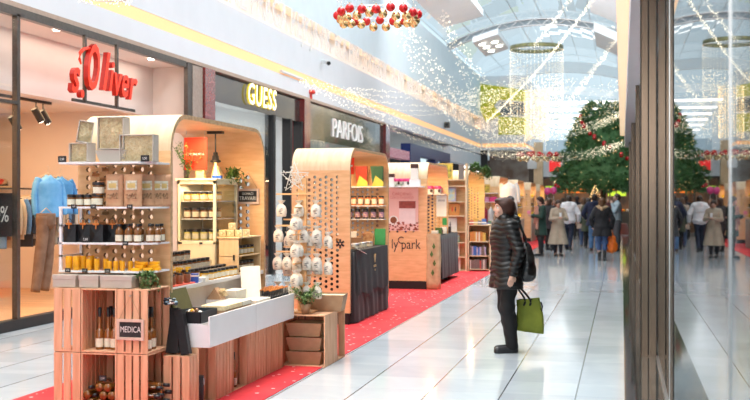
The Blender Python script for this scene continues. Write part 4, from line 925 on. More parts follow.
BB = bottle_kind('sauce_bottle', .016, .145, BLACKP, OR, 'x', neck=.4, nr=.35, caph=.10, label_part=False, n=10)
MB().box(-3.35, -3.08, 9.28, 9.875, .51, .64, WHITEG).build('white_plinth', **{'label': 'white block carrying the cluster of small black bottles', 'category': 'block'})
for i in range(12):
    for j in range(4): BB.put((-3.105 - .05 * j, 9.31 + .047 * i, .641), 0, 'small black bottle in the tray, %s, row %s behind its front' % (nth(i, 12, 'the near end'), ('one', 'two', 'three', 'four')[j]), 'small black bottles in the tray')
# black long boxes leaning at the near end
for i, (x, y, ry) in enumerate(((-3.30, 7.64, -.05), (-3.20, 7.62, -.22), (-3.345, 7.66, .10))):
    t = thing('bottle_box', 'long black bottle box leaning against the white tray end, %s' % ('middle of three', 'rightmost of three', 'leftmost of three')[i], 'box', (x, y, .435 if i else .44)); MB().box(-.034, .034, -.03, .03, 0, .34, BLACK).build('body', t, .002); MB().box(-.0345, .0345, -.0305, .0305, .30, .342, BLACKP).build('lid', t, .002); t.rotation_euler = (-.12, ry, 0)
    t['group'] = 'black bottle boxes leaning on the tray'
c = crate('pine_crate', 'low slatted pine crate carrying the leaning black bottle boxes', .21, .14, .43, '+y'); c.location = (-3.365, 7.57, 0)
w = MB(); [w.ball((rr.uniform(-.05, .05), rr.uniform(-.02, .03), .02 + rr.uniform(-.02, .03)), .016, rr.choice((SLATE, SLATE, mat('tissue_blue', (.3, .45, .55), .6, noise_=.3), PAPER)), 6, 4, (1, 1, .5)) for i in range(24)]
o = w.build('ribbon_rosette'); o.location = (-3.33, 7.62, .81); tag(o, 'crumpled blue grey ribbon rosette on top of the black boxes', 'ribbon')

# ---- bag tree on its crate
c = crate('pine_crate', 'tall open pine crate holding kraft trays at the far end of the honey kiosk', .46, .44, .50, '-y'); c.location = (-3.22, 9.93, 0)
c = crate('pine_crate', 'tall pine crate open to the aisle behind the one with kraft trays', .30, .30, .50, '+x'); c.location = (-3.06, 10.39, 0)
for o in list(c.children): pass
def ktray(W, D, H, fl=.03):
    t = thing('kraft_tray', 'x', 'box'); w = MB(); w.add([(-W / 2 + fl, -D / 2 + fl, 0), (W / 2 - fl, -D / 2 + fl, 0), (W / 2 - fl, D / 2 - fl, 0), (-W / 2 + fl, D / 2 - fl, 0), (-W / 2, -D / 2, H), (W / 2, -D / 2, H), (W / 2, D / 2, H), (-W / 2, D / 2, H)],
        [(0, 3, 2, 1), (0, 1, 5, 4), (1, 2, 6, 5), (2, 3, 7, 6), (3, 0, 4, 7)], KRAFT); w.build('tray', t)
    MB().box(-W / 2 + .01, W / 2 - .01, -D / 2 + .01, D / 2 - .01, H * .8, H * .93, STRAW).build('filling', t, .004); return Kind(t)
KT = ktray(.36, .33, .13)
for i in range(3): KT.put((-2.985, 10.13, .013 + .136 * i), 0, 'flaring kraft tray in the open crate, %s of the stack of three' % ('lowest', 'middle', 'topmost')[i], 'stacked kraft trays')
KT.put((-2.86, 10.40, .501), .1, 'flaring kraft tray standing open on the crates beside the bag stand', None, (1, .9, 1.25))
bs = thing('bag_stand', 'wooden peg stand with a star on top carrying rows of small linen bags', 'stand', (-3.06, 10.18, .50))
MB().box(-.17, .13, -.14, .12, 0, .018, PLY).build('base', bs, .003); MB().box(-.045, .045, -.016, .016, .018, 1.32, PLY).build('post', bs, .002)
LV = (1.12, .87, .83, .60, .56, .36)
for i, z in enumerate((1.15, .90, .84, .63, .585, .35)):
    if i % 2 == 0: MB().box(-.26, .17, -.034, -.016, z, z + .016, PLY).build('crossbar', bs)
    else: MB().box(-.20, .26, .016, .034, z, z + .016, PLY).build('crossbar', bs)
for i, z in enumerate((1.02, .76, .48)):
    MB().box(-.012, .012, -.28, .18, z, z + .014, PLY).build('crossbar', bs)
p5 = [((.155 if i % 2 == 0 else .065) * math.sin(PI * i / 5), (.155 if i % 2 == 0 else .065) * math.cos(PI * i / 5)) for i in range(10)]
st = thing('star_ornament', 'white openwork wire star on top of the bag stand', 'star', (-3.13, 10.14, 1.82)); w = MB(); q = [(a, 0, b) for a, b in p5]
w.tube(q, .004, CHALKW, 5, True); [w.tube([q[i], q[(i + 3) % 10]], .0025, CHALKW, 4) for i in range(10)]; [w.tube([q[i], q[(i + 4) % 10]], .002, CHALKW, 4) for i in range(10)]
rr = random.Random(8)
for i in range(90):
    a = rr.uniform(0, 2 * PI); r_ = rr.uniform(.02, .15) * (.45 + .55 * abs(math.cos(2.5 * a))); w.ball((r_ * math.sin(a), rr.uniform(-.01, .01), r_ * math.cos(a)), .006, CHALKW, 5, 4)
w.build('wire_star', st)
def lbag():
    t = thing('linen_bag', 'x', 'bag'); w = MB(); N = 12; n = 14; v = []; prof = [(-.02, .030), (-.014, .037), (.01, .041), (.04, .039), (.065, .032), (.080, .014), (.086, .011), (.098, .024), (.110, .032)]
    for z, r in prof:
        for k in range(n): a = 2 * PI * k / n; r2 = r * (1 + .08 * math.sin(5 * a + z * 50)); v.append((r2 * math.cos(a), r2 * .62 * math.sin(a), z - .108))
    f = [(i * n + k, i * n + (k + 1) % n, (i + 1) * n + (k + 1) % n, (i + 1) * n + k) for i in range(len(prof) - 1) for k in range(n)] + [tuple(range(n))[::-1]]
    w.add(v, f, mat('bag_linen', (.80, .75, .68), .8, col2=(.66, .60, .52), nscale=45), True); w.build('pouch', t)
    w = MB(); P = mat('bag_print', (.22, .21, .21), .7, noise_=.2)
    for (x, z, sx, sz) in ((0, -.075, .020, .004), (-.004, -.088, .017, .005), (.003, -.101, .013, .004), (.008, -.064, .012, .003)): w.ball((x, -.0235, z), 1, P, 7, 4, (sx, .003, sz))
    w.build('print', t)
    w = MB(); w.tube([(-.01, 0, -.015), (-.006, -.01, .03), (0, -.014, .06), (.006, -.01, .03), (.01, 0, -.015)], .0012, CHALKW, 4); w.build('cord', t); return Kind(t)
LB = lbag(); q = 0; rr = random.Random(11)
levels = ((1.15, 3, -.20, .15, -.045), (.90, 4, -.23, .16, -.045), (.84, 5, -.16, .25, .045), (.63, 5, -.24, .16, -.045), (.585, 5, -.17, .25, .045), (.35, 5, -.24, .16, -.045))
for li, (z, n, a, b_, y) in enumerate(levels):
    for i in range(n):
        LB.put((-3.06 + a + (b_ - a) * i / (n - 1), 10.18 + y + rr.uniform(-.01, .01), .50 + z - .055), rr.uniform(-.4, .4), 'printed linen bag on the %s stand, %s' % ('highest crossbar of the|second crossbar of the|third crossbar of the|fourth crossbar of the|fifth crossbar of the|lowest crossbar of the'.split('|')[li], nth(i, n)), 'small linen bags on the stand', 1.25)
for li, (z, ys) in enumerate(((1.02, (-.25, -.15, .13)), (.76, (-.25, -.13, .13)), (.48, (-.25, -.14, .12)))):
    for i, y in enumerate(ys):
        LB.put((-3.06 + .0, 10.18 + y, .50 + z - .055), rr.uniform(-.3, .3), 'printed linen bag on the %s lengthwise bar, %s' % (('upper', 'middle', 'lower')[li], nth(i, 3, 'the front')), 'small linen bags on the stand', 1.2)
plant('trailing_plant', 'green ivy plant in kraft paper at the foot of the bag stand', (-2.98, 10.02, .57), 26, .26, .22, .5, .016, seed=21, up=.10, pot=lambda t: MB().lathe([(0, -.07), (.035, -.07), (.06, .03), (.05, .03), (.03, -.02)], (0, 0, 0), KRAFT, 9).build('paper_wrap', t))

# ================================================================ K2
def shelf_row(k, name, zs, x0=-.74, x1=-.03, ya=2.11, yb=2.31, m=None):
    for z in zs: MB().box(x0, x1, ya, yb, z - .012, z, m or WHITEG).build('shelf', k)
shelf_row(K2, 's', (1.80, 1.52, 1.32))
Yk = 13.39
tb = thing('cloth_table', 'table draped in black cloth in front of the second kiosk', 'table', (-3.72, 14.5, 0)); CL = mat('black_cloth', (.012, .012, .014), .75, noise_=.3, sheen=.1)
def drape(W, D, H, wob=.012, lean=.03, hem=0.0, ov=.0, seed=0):
    w = MB(); n = 96; v = []; per = []
    for i in range(n):
        s_ = i / n * 2 * (W + D)
        if s_ < W: p = (-W / 2 + s_, -D / 2, 0, -1)
        elif s_ < W + D: p = (W / 2, -D / 2 + s_ - W, 1, 0)
        elif s_ < 2 * W + D: p = (W / 2 - (s_ - W - D), D / 2, 0, 1)
        else: p = (-W / 2, D / 2 - (s_ - 2 * W - D), -1, 0)
        per.append(p)
    R_ = 8
    for j in range(R_ + 1):
        f = j / R_
        for i, (x, y, nx, ny) in enumerate(per):
            o = (wob * math.sin(i * 1.31 + seed) + wob * .7 * math.sin(i * .47)) * (1 - f) ** .7 + lean * (1 - f)
            v.append((x + nx * o, y + ny * o, hem + (H - hem) * f))
    f_ = [(j * n + i, j * n + (i + 1) % n, (j + 1) * n + (i + 1) % n, (j + 1) * n + i) for j in range(R_) for i in range(n)] + [tuple(R_ * n + i for i in range(n))]
    w.add(v, f_, CL, True); return w
drape(.70, 2.15, .93, seed=1, hem=.02).build('tablecloth', tb)
w = MB(); n = 40; v = []
for j in range(7):
    f = j / 6
    for i in range(n + 1): v.append((.362 + .012 * math.sin(i * .9) * (1 - f) + .03 * (1 - f), -.95 + 1.95 * i / n, .36 + .575 * f + .03 * math.sin(i * .35) * (1 - f)))
w.add(v, [(j * (n + 1) + i, j * (n + 1) + i + 1, (j + 1) * (n + 1) + i + 1, (j + 1) * (n + 1) + i) for j in range(6) for i in range(n)], mat('overcloth', (.035, .037, .04), .7, noise_=.2), True)
w.box(-.34, .362, -.95, 1.0, .932, .94, mat('overcloth', (.035, .037, .04))); w.build('overcloth', tb)
w = MB(); GLD = mat('gold_print', (.55, .36, .14), .4, noise_=.15)
for i in range(5): a = -.9 + .45 * i; w.prism([(.0 + .02 * math.sin(a), .74 + .0), (.05 * math.sin(a) - .012, .80 + .03 * math.cos(a)), (.07 * math.sin(a), .86), (.05 * math.sin(a) + .014, .80)], .003, GLD, 'X', .402)
w.text('natura', .07, .001, GLD, face_px(.405, .0, .70), .9); w.text('SHOP', .035, .001, GLD, face_px(.407, .0, .64), .9); w.build('gold_logo', tb)
o = MB().box(-.1, .1, -.15, .15, 0, .004, PAPER).build('price_sheet'); o.location = (-3.36, 13.75, .945); o.rotation_euler = (0, .5, .35); tag(o, 'white price sheet lying over the corner of the black table', 'sheet')
def pouchcone(m):
    t = thing('tea_pouch', 'x', 'pouch'); w = MB(); w.add([(-.07, -.05, 0), (.07, -.05, 0), (.07, .05, 0), (-.07, .05, 0), (-.10, -.09, .30), (.10, -.09, .30), (.10, -.075, .30), (-.10, -.075, .30)],
        [(0, 3, 2, 1), (0, 1, 5, 4), (1, 2, 6, 5), (2, 3, 7, 6), (3, 0, 4, 7), (4, 5, 6, 7)], m); w.build('pouch', t, .004)
    w = MB(); w.prism([(-.07, 0), (.10, 0), (.10, .07), (-.02, .16)], .004, mat('lime_card', (.45, .42, .06), .5, noise_=.1), 'Y', -.10); w.build('card', t); return t
for i, (x, m_, c_) in enumerate(((-4.02, 'dark green', GREENL), (-3.76, 'red', mat('dark_red', (.35, .04, .02), .5, noise_=.2)), (-3.52, 'deep green', mat('pouch_green', (.02, .10, .05), .5, noise_=.2)))):
    t = pouchcone(c_); t.location = (x, Yk + 2.21, 1.80); t['label'] = '%s tall pouch on a lime card, top shelf of the second kiosk' % m_; t['group'] = 'tall pouches on the second kiosk'
JO = jar_kind('jam_jar', .04, .13, mat('jam_orange', (.60, .20, .05), .3, noise_=.2), BLACKP, lab='x')
for i in range(7): JO.put((-4.10 + .105 * i, Yk + 2.2, 1.52), 0, 'orange jam jar with cream label, %s on the middle white shelf' % nth(i, 7), 'jam jars on the second kiosk')
JB = jar_kind('dark_jar', .042, .14, mat('jam_dark', (.03, .02, .03), .3, noise_=.3), BLACKP, lab='x', lblm=mat('label_multi', (.6, .4, .3), .5, col2=(.2, .1, .3), nscale=60))
for i in range(6): JB.put((-4.07 + .12 * i, Yk + 2.2, 1.32), 0, 'dark jar with coloured label, %s on the lowest white shelf' % nth(i, 6), 'dark jars on the second kiosk')
hs = thing('hanging_sign', 'red hanging sign with a white bar at the front edge of the second kiosk', 'sign', (-3.60, Yk + .5, 1.94)); MB().box(-.0, .14, 0, .006, 0, .22, mat('sign_card_red', (.8, .045, .02))).build('panel', hs); MB().box(.02, .12, -.002, 0, .10, .125, PAPER).build('lettering', hs); MB().cyl((.07, .003, .22), (.07, .003, .30), .002, ALU, n=5).build('wire', hs)
for i, (x, y, W, D, H, c_, lab) in enumerate(((-3.93, 15.3, .30, .02, .20, PAPER, 'white printed card standing at the back of the black table'), (-3.60, 15.3, .16, .05, .18, mat('brown_pack', (.35, .14, .06), .5, col2=(.6, .4, .2), nscale=20), 'brown chocolate pack standing on the black table'), (-3.46, 15.45, .16, .03, .24, mat('green_pack', (.03, .28, .08), .5, noise_=.1), 'green printed card at the right rear of the black table'), (-3.75, 15.1, .22, .10, .12, KRAFT, 'open kraft box with small packs on the black table'), (-3.95, 14.8, .14, .14, .16, mat('orange_pack', (.55, .22, .06), .5, noise_=.3), 'orange round pack at the left of the black table'))):
    o = MB().box(-W / 2, W / 2, -D / 2, D / 2, 0, H, c_).build('product_box', bev=.004); o.location = (x, y, .941); o.rotation_euler = (-.15 if D < .04 else 0, 0, .05 * i); tag(o, lab, 'box')
SLB = jar_kind('sample_bowl', .05, .06, CLEARG, ALU, lab='x')
for i in range(6): SLB.put((-3.50 + .03 * (i % 2), 13.7 + .22 * i, .942), .2, 'glass bowl with steel lid along the black table edge, %s' % nth(i, 6, 'the near end'), 'glass bowls on the black table')
# big printed asterisk and letters on the end panel low right
w = MB().text('lyopark', .16, .002, BLACKP, face_my(-3.62, Yk - .004, .98), .8); w.text('*', .3, .002, BLACKP, face_my(-3.48, Yk - .003, 1.02), .9)
w = MB(); [w.box(-.012, .012, -.003, 0, .012, .06, BLACKP, Matrix.Rotation(a * PI / 3, 4, 'Y')) for a in range(6)]
o = w.build('panel_logo'); o.location = (-3.52, Yk - .001, 1.04); tag(o, 'black asterisk shaped mark printed on the second kiosk end panel', 'logo')

# ================================================================ K3
Yk = 19.0
ps = thing('poster', 'pink chocolate poster with coffee cup and bag on the third kiosk end panel', 'poster', (-4.02, Yk - .012, 1.05)); PK_ = mat('poster_pink', (.80, .52, .46), .5, noise_=.05, nscale=3)
MB().box(-.13, .47, 0, .01, .0, .76, PK_).build('sheet', ps)
w = MB(); PT_ = mat('poster_text', (.62, .22, .20), .6, noise_=.05); w.text('ČAROBNO', .075, .0006, PT_, face_my(.17, -.002, .655), .95); w.text('ČOKO ČHIARILO', .062, .0006, PT_, face_my(.17, -.002, .59), .9); w.build('lettering', ps)
w = MB(); w.box(.12, .42, -.004, 0, .12, .52, mat('poster_pack', (.80, .68, .66), .5, noise_=.05)); w.box(.12, .42, -.005, 0, .40, .53, mat('poster_brown', (.35, .08, .06), .5, noise_=.3)); w.build('printed_pack', ps)
w = MB(); w.cyl((.02, -.006, .18), (.02, 0, .18), .09, PAPER, n=18); w.cyl((.02, -.008, .19), (.02, -.001, .19), .06, mat('coffee', (.25, .08, .03), .4, noise_=.2), n=18); w.build('printed_cup', ps)
w = MB(); rr = random.Random(2)
for i in range(60): w.ball((rr.uniform(-.08, .46), -.004, .02 + rr.random() ** 2 * .13), rr.uniform(.014, .024), mat('bean_red', (.40, .09, .05), .5, noise_=.3) if i % 3 else mat('bean_dark', (.18, .04, .02), .5, noise_=.3), 6, 4, (1, .2, .7))
w.build('printed_beans', ps)
plant('holly_sprig', 'green sprig pinned above the pink poster', (-3.86, Yk - .03, 1.83), 8, .16, .3, .1, .022, seed=3, up=.02, m2=GREENL)
w = MB().text('ly park', .25, .002, BLACKP, face_my(-3.78, Yk - .003, .80), .78); 
arc = [(math.cos(a) * .055 - 3.86, Yk - .006, math.sin(a) * .055 + .88) for a in [PI * .25 + i * PI * 1.4 / 12 for i in range(13)]]; w.tube(arc, .009, BLACKP, 6)
o = w.build('panel_lettering'); tag(o, 'large dark logo lettering on the lower end panel of the third kiosk', 'lettering')
shelf_o = thing('wall_shelf', 'white shelf with pink mugs on the third kiosk end panel', 'shelf', (-3.8, Yk - .28, 1.845)); MB().box(-.37, .37, 0, .28, -.02, 0, WHITEG).build('board', shelf_o, .003)
def gbox(nm, lab, x, y, z, W, D, H, m, top=None, group=None, rz=0):
    t = thing(nm, lab, 'box', (x, y, z), rz, group); MB().box(-W / 2, W / 2, -D / 2, D / 2, 0, H, m).build('body', t, .003)
    if top: MB().box(-W / 2 - .001, W / 2 + .001, -D / 2 - .001, D / 2 + .001, H * .72, H + .002, top).build('lid', t, .002)
    return t
BRN = mat('dark_brown_card', (.07, .03, .025), .5, noise_=.2); PNK = mat('pink_card', (.70, .05, .20), .4, noise_=.1)
gbox('tall_box', 'white box with dark lid at the left of the pink mugs', -4.03, Yk - .16, 1.845, .15, .08, .22, PAPER, BRN); gbox('tall_box', 'tall white box with dark lid standing at the right of the pink mugs', -3.60, Yk - .1, 1.97, .13, .08, .27, PAPER, BRN)
gbox('white_box', 'wide white box under the tall one on the mug shelf', -3.60, Yk - .14, 1.845, .22, .10, .12, WHITE)
def mug():
    t = thing('pink_mug', 'x', 'mug'); MB().lathe([(0, 0), (.05, 0), (.055, .01), (.055, .075, PAPER), (.056, .076), (.056, .125, PNK), (.05, .125, PNK)], (0, 0, 0), PAPER, 14).build('cup', t); MB().tube([(.05, 0, .10), (.085, 0, .09), (.085, 0, .04), (.05, 0, .03)], .007, PNK, 6).build('handle', t)
    MB().ball((0, -.052, .05), 1, BRN, 7, 5, (.022, .006, .03)).build('print', t); return Kind(t)
MG = mug()
for i in range(3): MG.put((-3.90 + .085 * i, Yk - .16 + .04 * (i % 2), 1.845), .6, 'pink rimmed mug on the end panel shelf, %s' % nth(i, 3), 'pink rimmed mugs on the end panel shelf', 1.1)
shelf_row(K3, 's', (1.72,), ya=2.12, yb=2.36)
for i in range(3): MG.put((-4.0 + .16 * i + .1, Yk + 2.25, 1.72), .6, 'pink rimmed mug inside the third kiosk, %s' % nth(i, 3), 'pink rimmed mugs inside the third kiosk', 1.3)
o = MB().box(0, .2, -.01, 0, 0, .42, PAPER).box(.03, .17, -.012, -.01, .30, .34, mat('grey_print', (.5, .5, .5), .6, noise_=.2)).build('printed_sheet'); o.location = (-3.62, Yk + 2.36, 1.27); tag(o, 'white printed sheet pinned on the yellow perforated panel', 'sheet')
o = MB().box(0, .09, -.01, 0, 0, .14, mat('green_pack', (.03, .28, .08))).build('green_card', bev=.002); o.location = (-3.50, Yk + 2.35, 1.10); tag(o, 'small green card below the printed sheet', 'card')
tb = thing('cloth_table', 'table in black cloth in front of the third kiosk', 'table', (-3.66, 21.3, 0)); drape(.62, 2.2, .93, seed=4, hem=.10).build('tablecloth', tb)
for i in range(6): gbox('small_pack', 'small %s pack on the farther black table, %s' % (('white', 'green', 'brown')[i % 3], nth(i, 6, 'the near end')), -3.5 + .03 * (i % 2), 20.45 + .28 * i, .931, .12, .12, .08 + .05 * (i % 2), (PAPER, GREENL, BRN)[i % 3])
pb = thing('paper_bag', 'tall kraft paper sack with green print standing by the third kiosk', 'bag', (-3.28, 19.05, 0)); w = MB(); v = []; n = 20
for j in range(9):
    f = j / 8
    for k in range(n):
        a = 2 * PI * k / n; cx = max(-1, min(1, 1.3 * math.cos(a))) * .12; cy = max(-1, min(1, 1.3 * math.sin(a))) * .09; c_ = 1 + .05 * math.sin(3 * a + j * 1.3); v.append((cx * c_, cy * c_ * (1 - .3 * f), f * 1.0))
w.add(v, [(j * n + k, j * n + (k + 1) % n, (j + 1) * n + (k + 1) % n, (j + 1) * n + k) for j in range(8) for k in range(n)] + [tuple(range(n))[::-1]], mat('sack_paper', (.58, .42, .24), .7, col2=(.48, .33, .18), nscale=12, bump=.2), True); w.build('sack', pb)
w = MB(); [w.prism([(x, z), (x + .03, z + .05), (x, z + .12), (x - .03, z + .05)], .006, GREENL, 'Y', -.112) for x, z in ((0, .25), (.03, .42), (-.02, .58), (.02, .72))]; w.build('green_print', pb)

# ================================================================ K4 bookcase and books
COLS = [((.55, .06, .04), 'red'), ((.05, .15, .45), 'blue'), ((.75, .70, .62), 'white'), ((.70, .45, .10), 'yellow'), ((.12, .25, .14), 'green'), ((.65, .25, .06), 'orange'), ((.20, .16, .14), 'brown'), ((.45, .38, .50), 'lilac')]
def book(W, H, D, ci, cover=True, art=None):
    c_, nm = COLS[ci]; t = thing('book', 'x', 'book'); m_ = mat('cover_' + nm, c_, .4, noise_=.12)
    MB().box(-W / 2, W / 2, -.0, .003, 0, H, m_).box(-W / 2, W / 2, D - .003, D, 0, H, m_).box(-W / 2, -W / 2 + .003, 0, D, 0, H, m_).build('cover', t); MB().box(-W / 2 + .003, W / 2 - .004, .003, D - .003, .003, H - .003, PAPER).build('pages', t)
    if art: 
        w = MB(); art(w, W, H); w.build('cover_art', t)
    return t
def artm(a, b, s_=14):
    return mat('art_%d' % int(a[0] * 100 + b[1] * 10 + s_), a, .5, col2=b, nscale=s_)
def art1(a, b, s_=14, m=.08):
    return lambda w, W, H: w.box(-W / 2 + W * m, W / 2 - W * m, -.002, 0, H * m * 1.2, H * (1 - m * 1.2), artm(a, b, s_))
def art_figs(w, W, H):
    for x, c_ in ((-.04, REDP), (.03, SLATE)): w.box(x - .01, x + .01, -.002, 0, H * .3, H * .6, c_); w.ball((x, -.001, H * .66), .014, c_, 8, 5, (1, .1, 1)); w.box(x - .016, x + .016, -.002, 0, H * .42, H * .58, c_)
bk = thing('bookcase', 'tall narrow wooden bookcase with books facing out at the end of the fourth kiosk', 'bookcase', (-4.10, 24.0, 0)); SZ = (.03, .33, .65, .89, 1.25, 1.57, 1.92, 2.06)
w = MB(); w.box(0, .03, 0, .22, 0, 2.42, BIRCH); w.box(.68, .72, 0, .22, 0, 2.42, BIRCH); w.build('side_panel', bk)
for z in SZ: MB().box(.03, .68, 0, .22, z - .02, z, BIRCH).build('shelf', bk)
MB().box(.03, .68, .205, .215, .03, 2.06, PLY).build('back_panel', bk)
def stand_book(x, y, z, W, H, ci, lab, art=None, rx=-.10, group=None):
    b = book(W, H, .02, ci, art=art); b.location = (x, y, z + .001); b.rotation_euler = (rx, 0, 0); b['label'] = lab
    if group: b['group'] = group
    return b
for z, X, W, H, ci, ar, lab in (
    (2.06, .22, .33, .37, 3, art1((.75, .55, .05), (.05, .06, .05), 8), 'black and yellow picture book on top of the tall bookcase'),
    (2.06, .58, .12, .34, 6, None, 'narrow brown book standing on top of the tall bookcase'),
    (1.57, .28, .36, .31, 7, art1((.25, .50, .70), (.75, .55, .15), 9), 'colourful landscape picture book below the black and yellow one'),
    (1.25, .15, .14, .27, 2, art1((.6, .6, .62), (.3, .3, .4), 20), 'narrow pale grey book facing out left of the orange one'),
    (1.25, .42, .24, .27, 5, art_figs, 'orange book with two dark figures on its cover'),
    (.89, .30, .36, .31, 2, art_figs, 'large white book with a red and a blue figure on its cover'),
    (.65, .18, .22, .21, 6, art1((.65, .38, .10), (.1, .06, .05), 18), 'dark book with amber picture below the white figured one'),
    (.65, .47, .15, .21, 4, art1((.35, .45, .55), (.5, .4, .1), 18), 'small green and blue book right of the dark amber one'),
    (.33, .33, .42, .29, 2, art1((.75, .72, .68), (.35, .12, .06), 7), 'cream cookbook with a brown dish near the bottom of the tall bookcase'),
    (.03, .34, .44, .28, 2, art1((.80, .60, .55), (.45, .2, .15), 9), 'pink cookbook on the lowest shelf of the tall bookcase')):
    stand_book(-4.10 + X, 24.06, z, W, H, ci, lab, ar)
# low bookcases along the aisle
NUM = 'one two three four five six seven eight nine ten eleven twelve thirteen fourteen fifteen sixteen seventeen eighteen nineteen twenty twenty-one twenty-two twenty-three twenty-four twenty-five twenty-six twenty-seven twenty-eight twenty-nine thirty thirty-one thirty-two thirty-three thirty-four thirty-five thirty-six thirty-seven thirty-eight thirty-nine forty forty-one forty-two forty-three forty-four forty-five forty-six forty-seven forty-eight forty-nine fifty fifty-one fifty-two fifty-three fifty-four fifty-five'.split()
lowS = []
for i, (x, y, W, D, rz) in enumerate(((-3.37, 24.02, .52, .5, 0), (-2.86, 24.56, 1.5, .3, PI / 2), (-2.86, 26.10, 1.5, .3, PI / 2))):
    t = thing('low_bookcase', ('low wooden bookcase beside the tall one, facing the walkway', 'low wooden bookcase along the carpet edge, nearer one', 'low wooden bookcase along the carpet edge, farther one')[i], 'bookcase', (x, y, 0), rz)
    H = 1.05 - .06 * (i > 0); w = MB(); w.box(0, .03, 0, D, 0, H, BIRCH); w.box(W - .03, W, 0, D, 0, H, BIRCH)
    if W > 1: w.box(W / 2 - .015, W / 2 + .015, 0, D, 0, H, BIRCH)
    w.build('side_panel', t); MB().box(.03, W - .03, D - .02, D - .01, .06, H, PLY).build('back_panel', t)
    for z in (.06, .36, .68, H): MB().box(.0, W, 0, D, z - .02, z, BIRCH).build('shelf', t)
    rr = random.Random(i + 3); n = 0
    protos = []
    for zi, z in enumerate((.06, .36, .68)):
        q = .05
        while q < W - .12:
            th_ = rr.uniform(.02, .045)
            if W > 1 and abs(q - W / 2) < .06: q = W / 2 + .03
            ci = rr.randrange(8) if not (i == 0) else rr.choice((5, 2, 5, 3) if zi == 2 else (1, 2, 7, 1, 6) if zi == 1 else (0, 6, 2))
            c_, nm = COLS[ci]; c_ = tuple(v * rr.uniform(.7, 1.2) for v in c_)
            o = MB().box(0, th_ * .92, .0, .17, 0, rr.uniform(.17, .23), mat('cover_' + nm, COLS[ci][0], .4)).build('book', bev=.002)
            T_ = Matrix.Translation((x, y, 0)) @ Matrix.Rotation(rz, 4, 'Z'); o.location = T_ @ Vector((q, .02, z)); o.rotation_euler = (0, 0, rz); n += 1
            tag(o, '%s book, %s shelf of the %s low bookcase, number %s along' % (nm, ('bottom', 'middle', 'top')[zi], ('front', 'nearer side', 'farther side')[i], NUM[len([1 for b_ in COL.objects if b_.get('bkrow') == (i * 3 + zi)])]), 'book', 'book spines in the low bookcases'); o['bkrow'] = i * 3 + zi
            q += th_
    # packs standing on top
    for k in range(5 if W > 1 else 4):
        nm = COLS[(k * 3 + i) % 8][1]; T_ = Matrix.Translation((x, y, 0)) @ Matrix.Rotation(rz, 4, 'Z'); p = T_ @ Vector((.08 + k * (W - .15) / (5 if W > 1 else 4), .12, H))
        o = MB().box(-.05, .05, -.04, .04, 0, .09 + .04 * (k % 2), mat('cover_' + nm, COLS[(k * 3 + i) % 8][0])).box(-.051, .051, -.041, .041, .03, .06, PAPER).build('small_pack', bev=.003); o.location = p; o.rotation_euler = (0, 0, rz)
        tag(o, 'small %s pack on the %s low bookcase, %s' % (nm, ('front', 'nearer side', 'farther side')[i], nth(k, 5 if W > 1 else 4)), 'pack')
plant('trailing_plant', 'green garland trailing from the left of the yellow perforated panel', (-3.32, 24.9, 2.36), 26, .75, .2, .45, .035, seed=31, up=.05, m2=GREENL)
plant('trailing_plant', 'green garland trailing lower at the right of the yellow perforated panel', (-3.30, 26.8, 2.34), 26, .95, .2, .45, .035, seed=32, up=.05, m2=GREENL)
MB()
# ================================================================ K5..K8 contents
shelf_row(K5, 's', (1.55,), ya=-.25, yb=0); 
o = MB().box(-.17, .17, 0, .02, 0, .24, mat('cover_yellow', (.7, .45, .1))).box(-.15, .15, -.002, 0, .02, .2, artm((.75, .55, .05), (.05, .06, .05), 8)).build('framed_picture'); o.location = (-3.80, 30.42, 1.80); 
MB().box(-.74, -.03, -.25, 0, 1.785, 1.80, WHITEG).build('shelf', K5)
tag(o, 'dark picture with amber light standing on the shelf of the fifth kiosk end', 'picture')
for i in range(3):
    c_ = ('pink', 'rose', 'magenta')[i]; o = MB().box(-.10, .10, -.06, .06, 0, .14, PNK if i != 1 else mat('rose_card', (.6, .25, .35), .5, noise_=.2)).build('gift_pack', bev=.01); o.location = (-3.98 + .22 * i, 30.47, 1.55); tag(o, '%s pack on the lower end shelf of the fifth kiosk' % c_, 'pack')
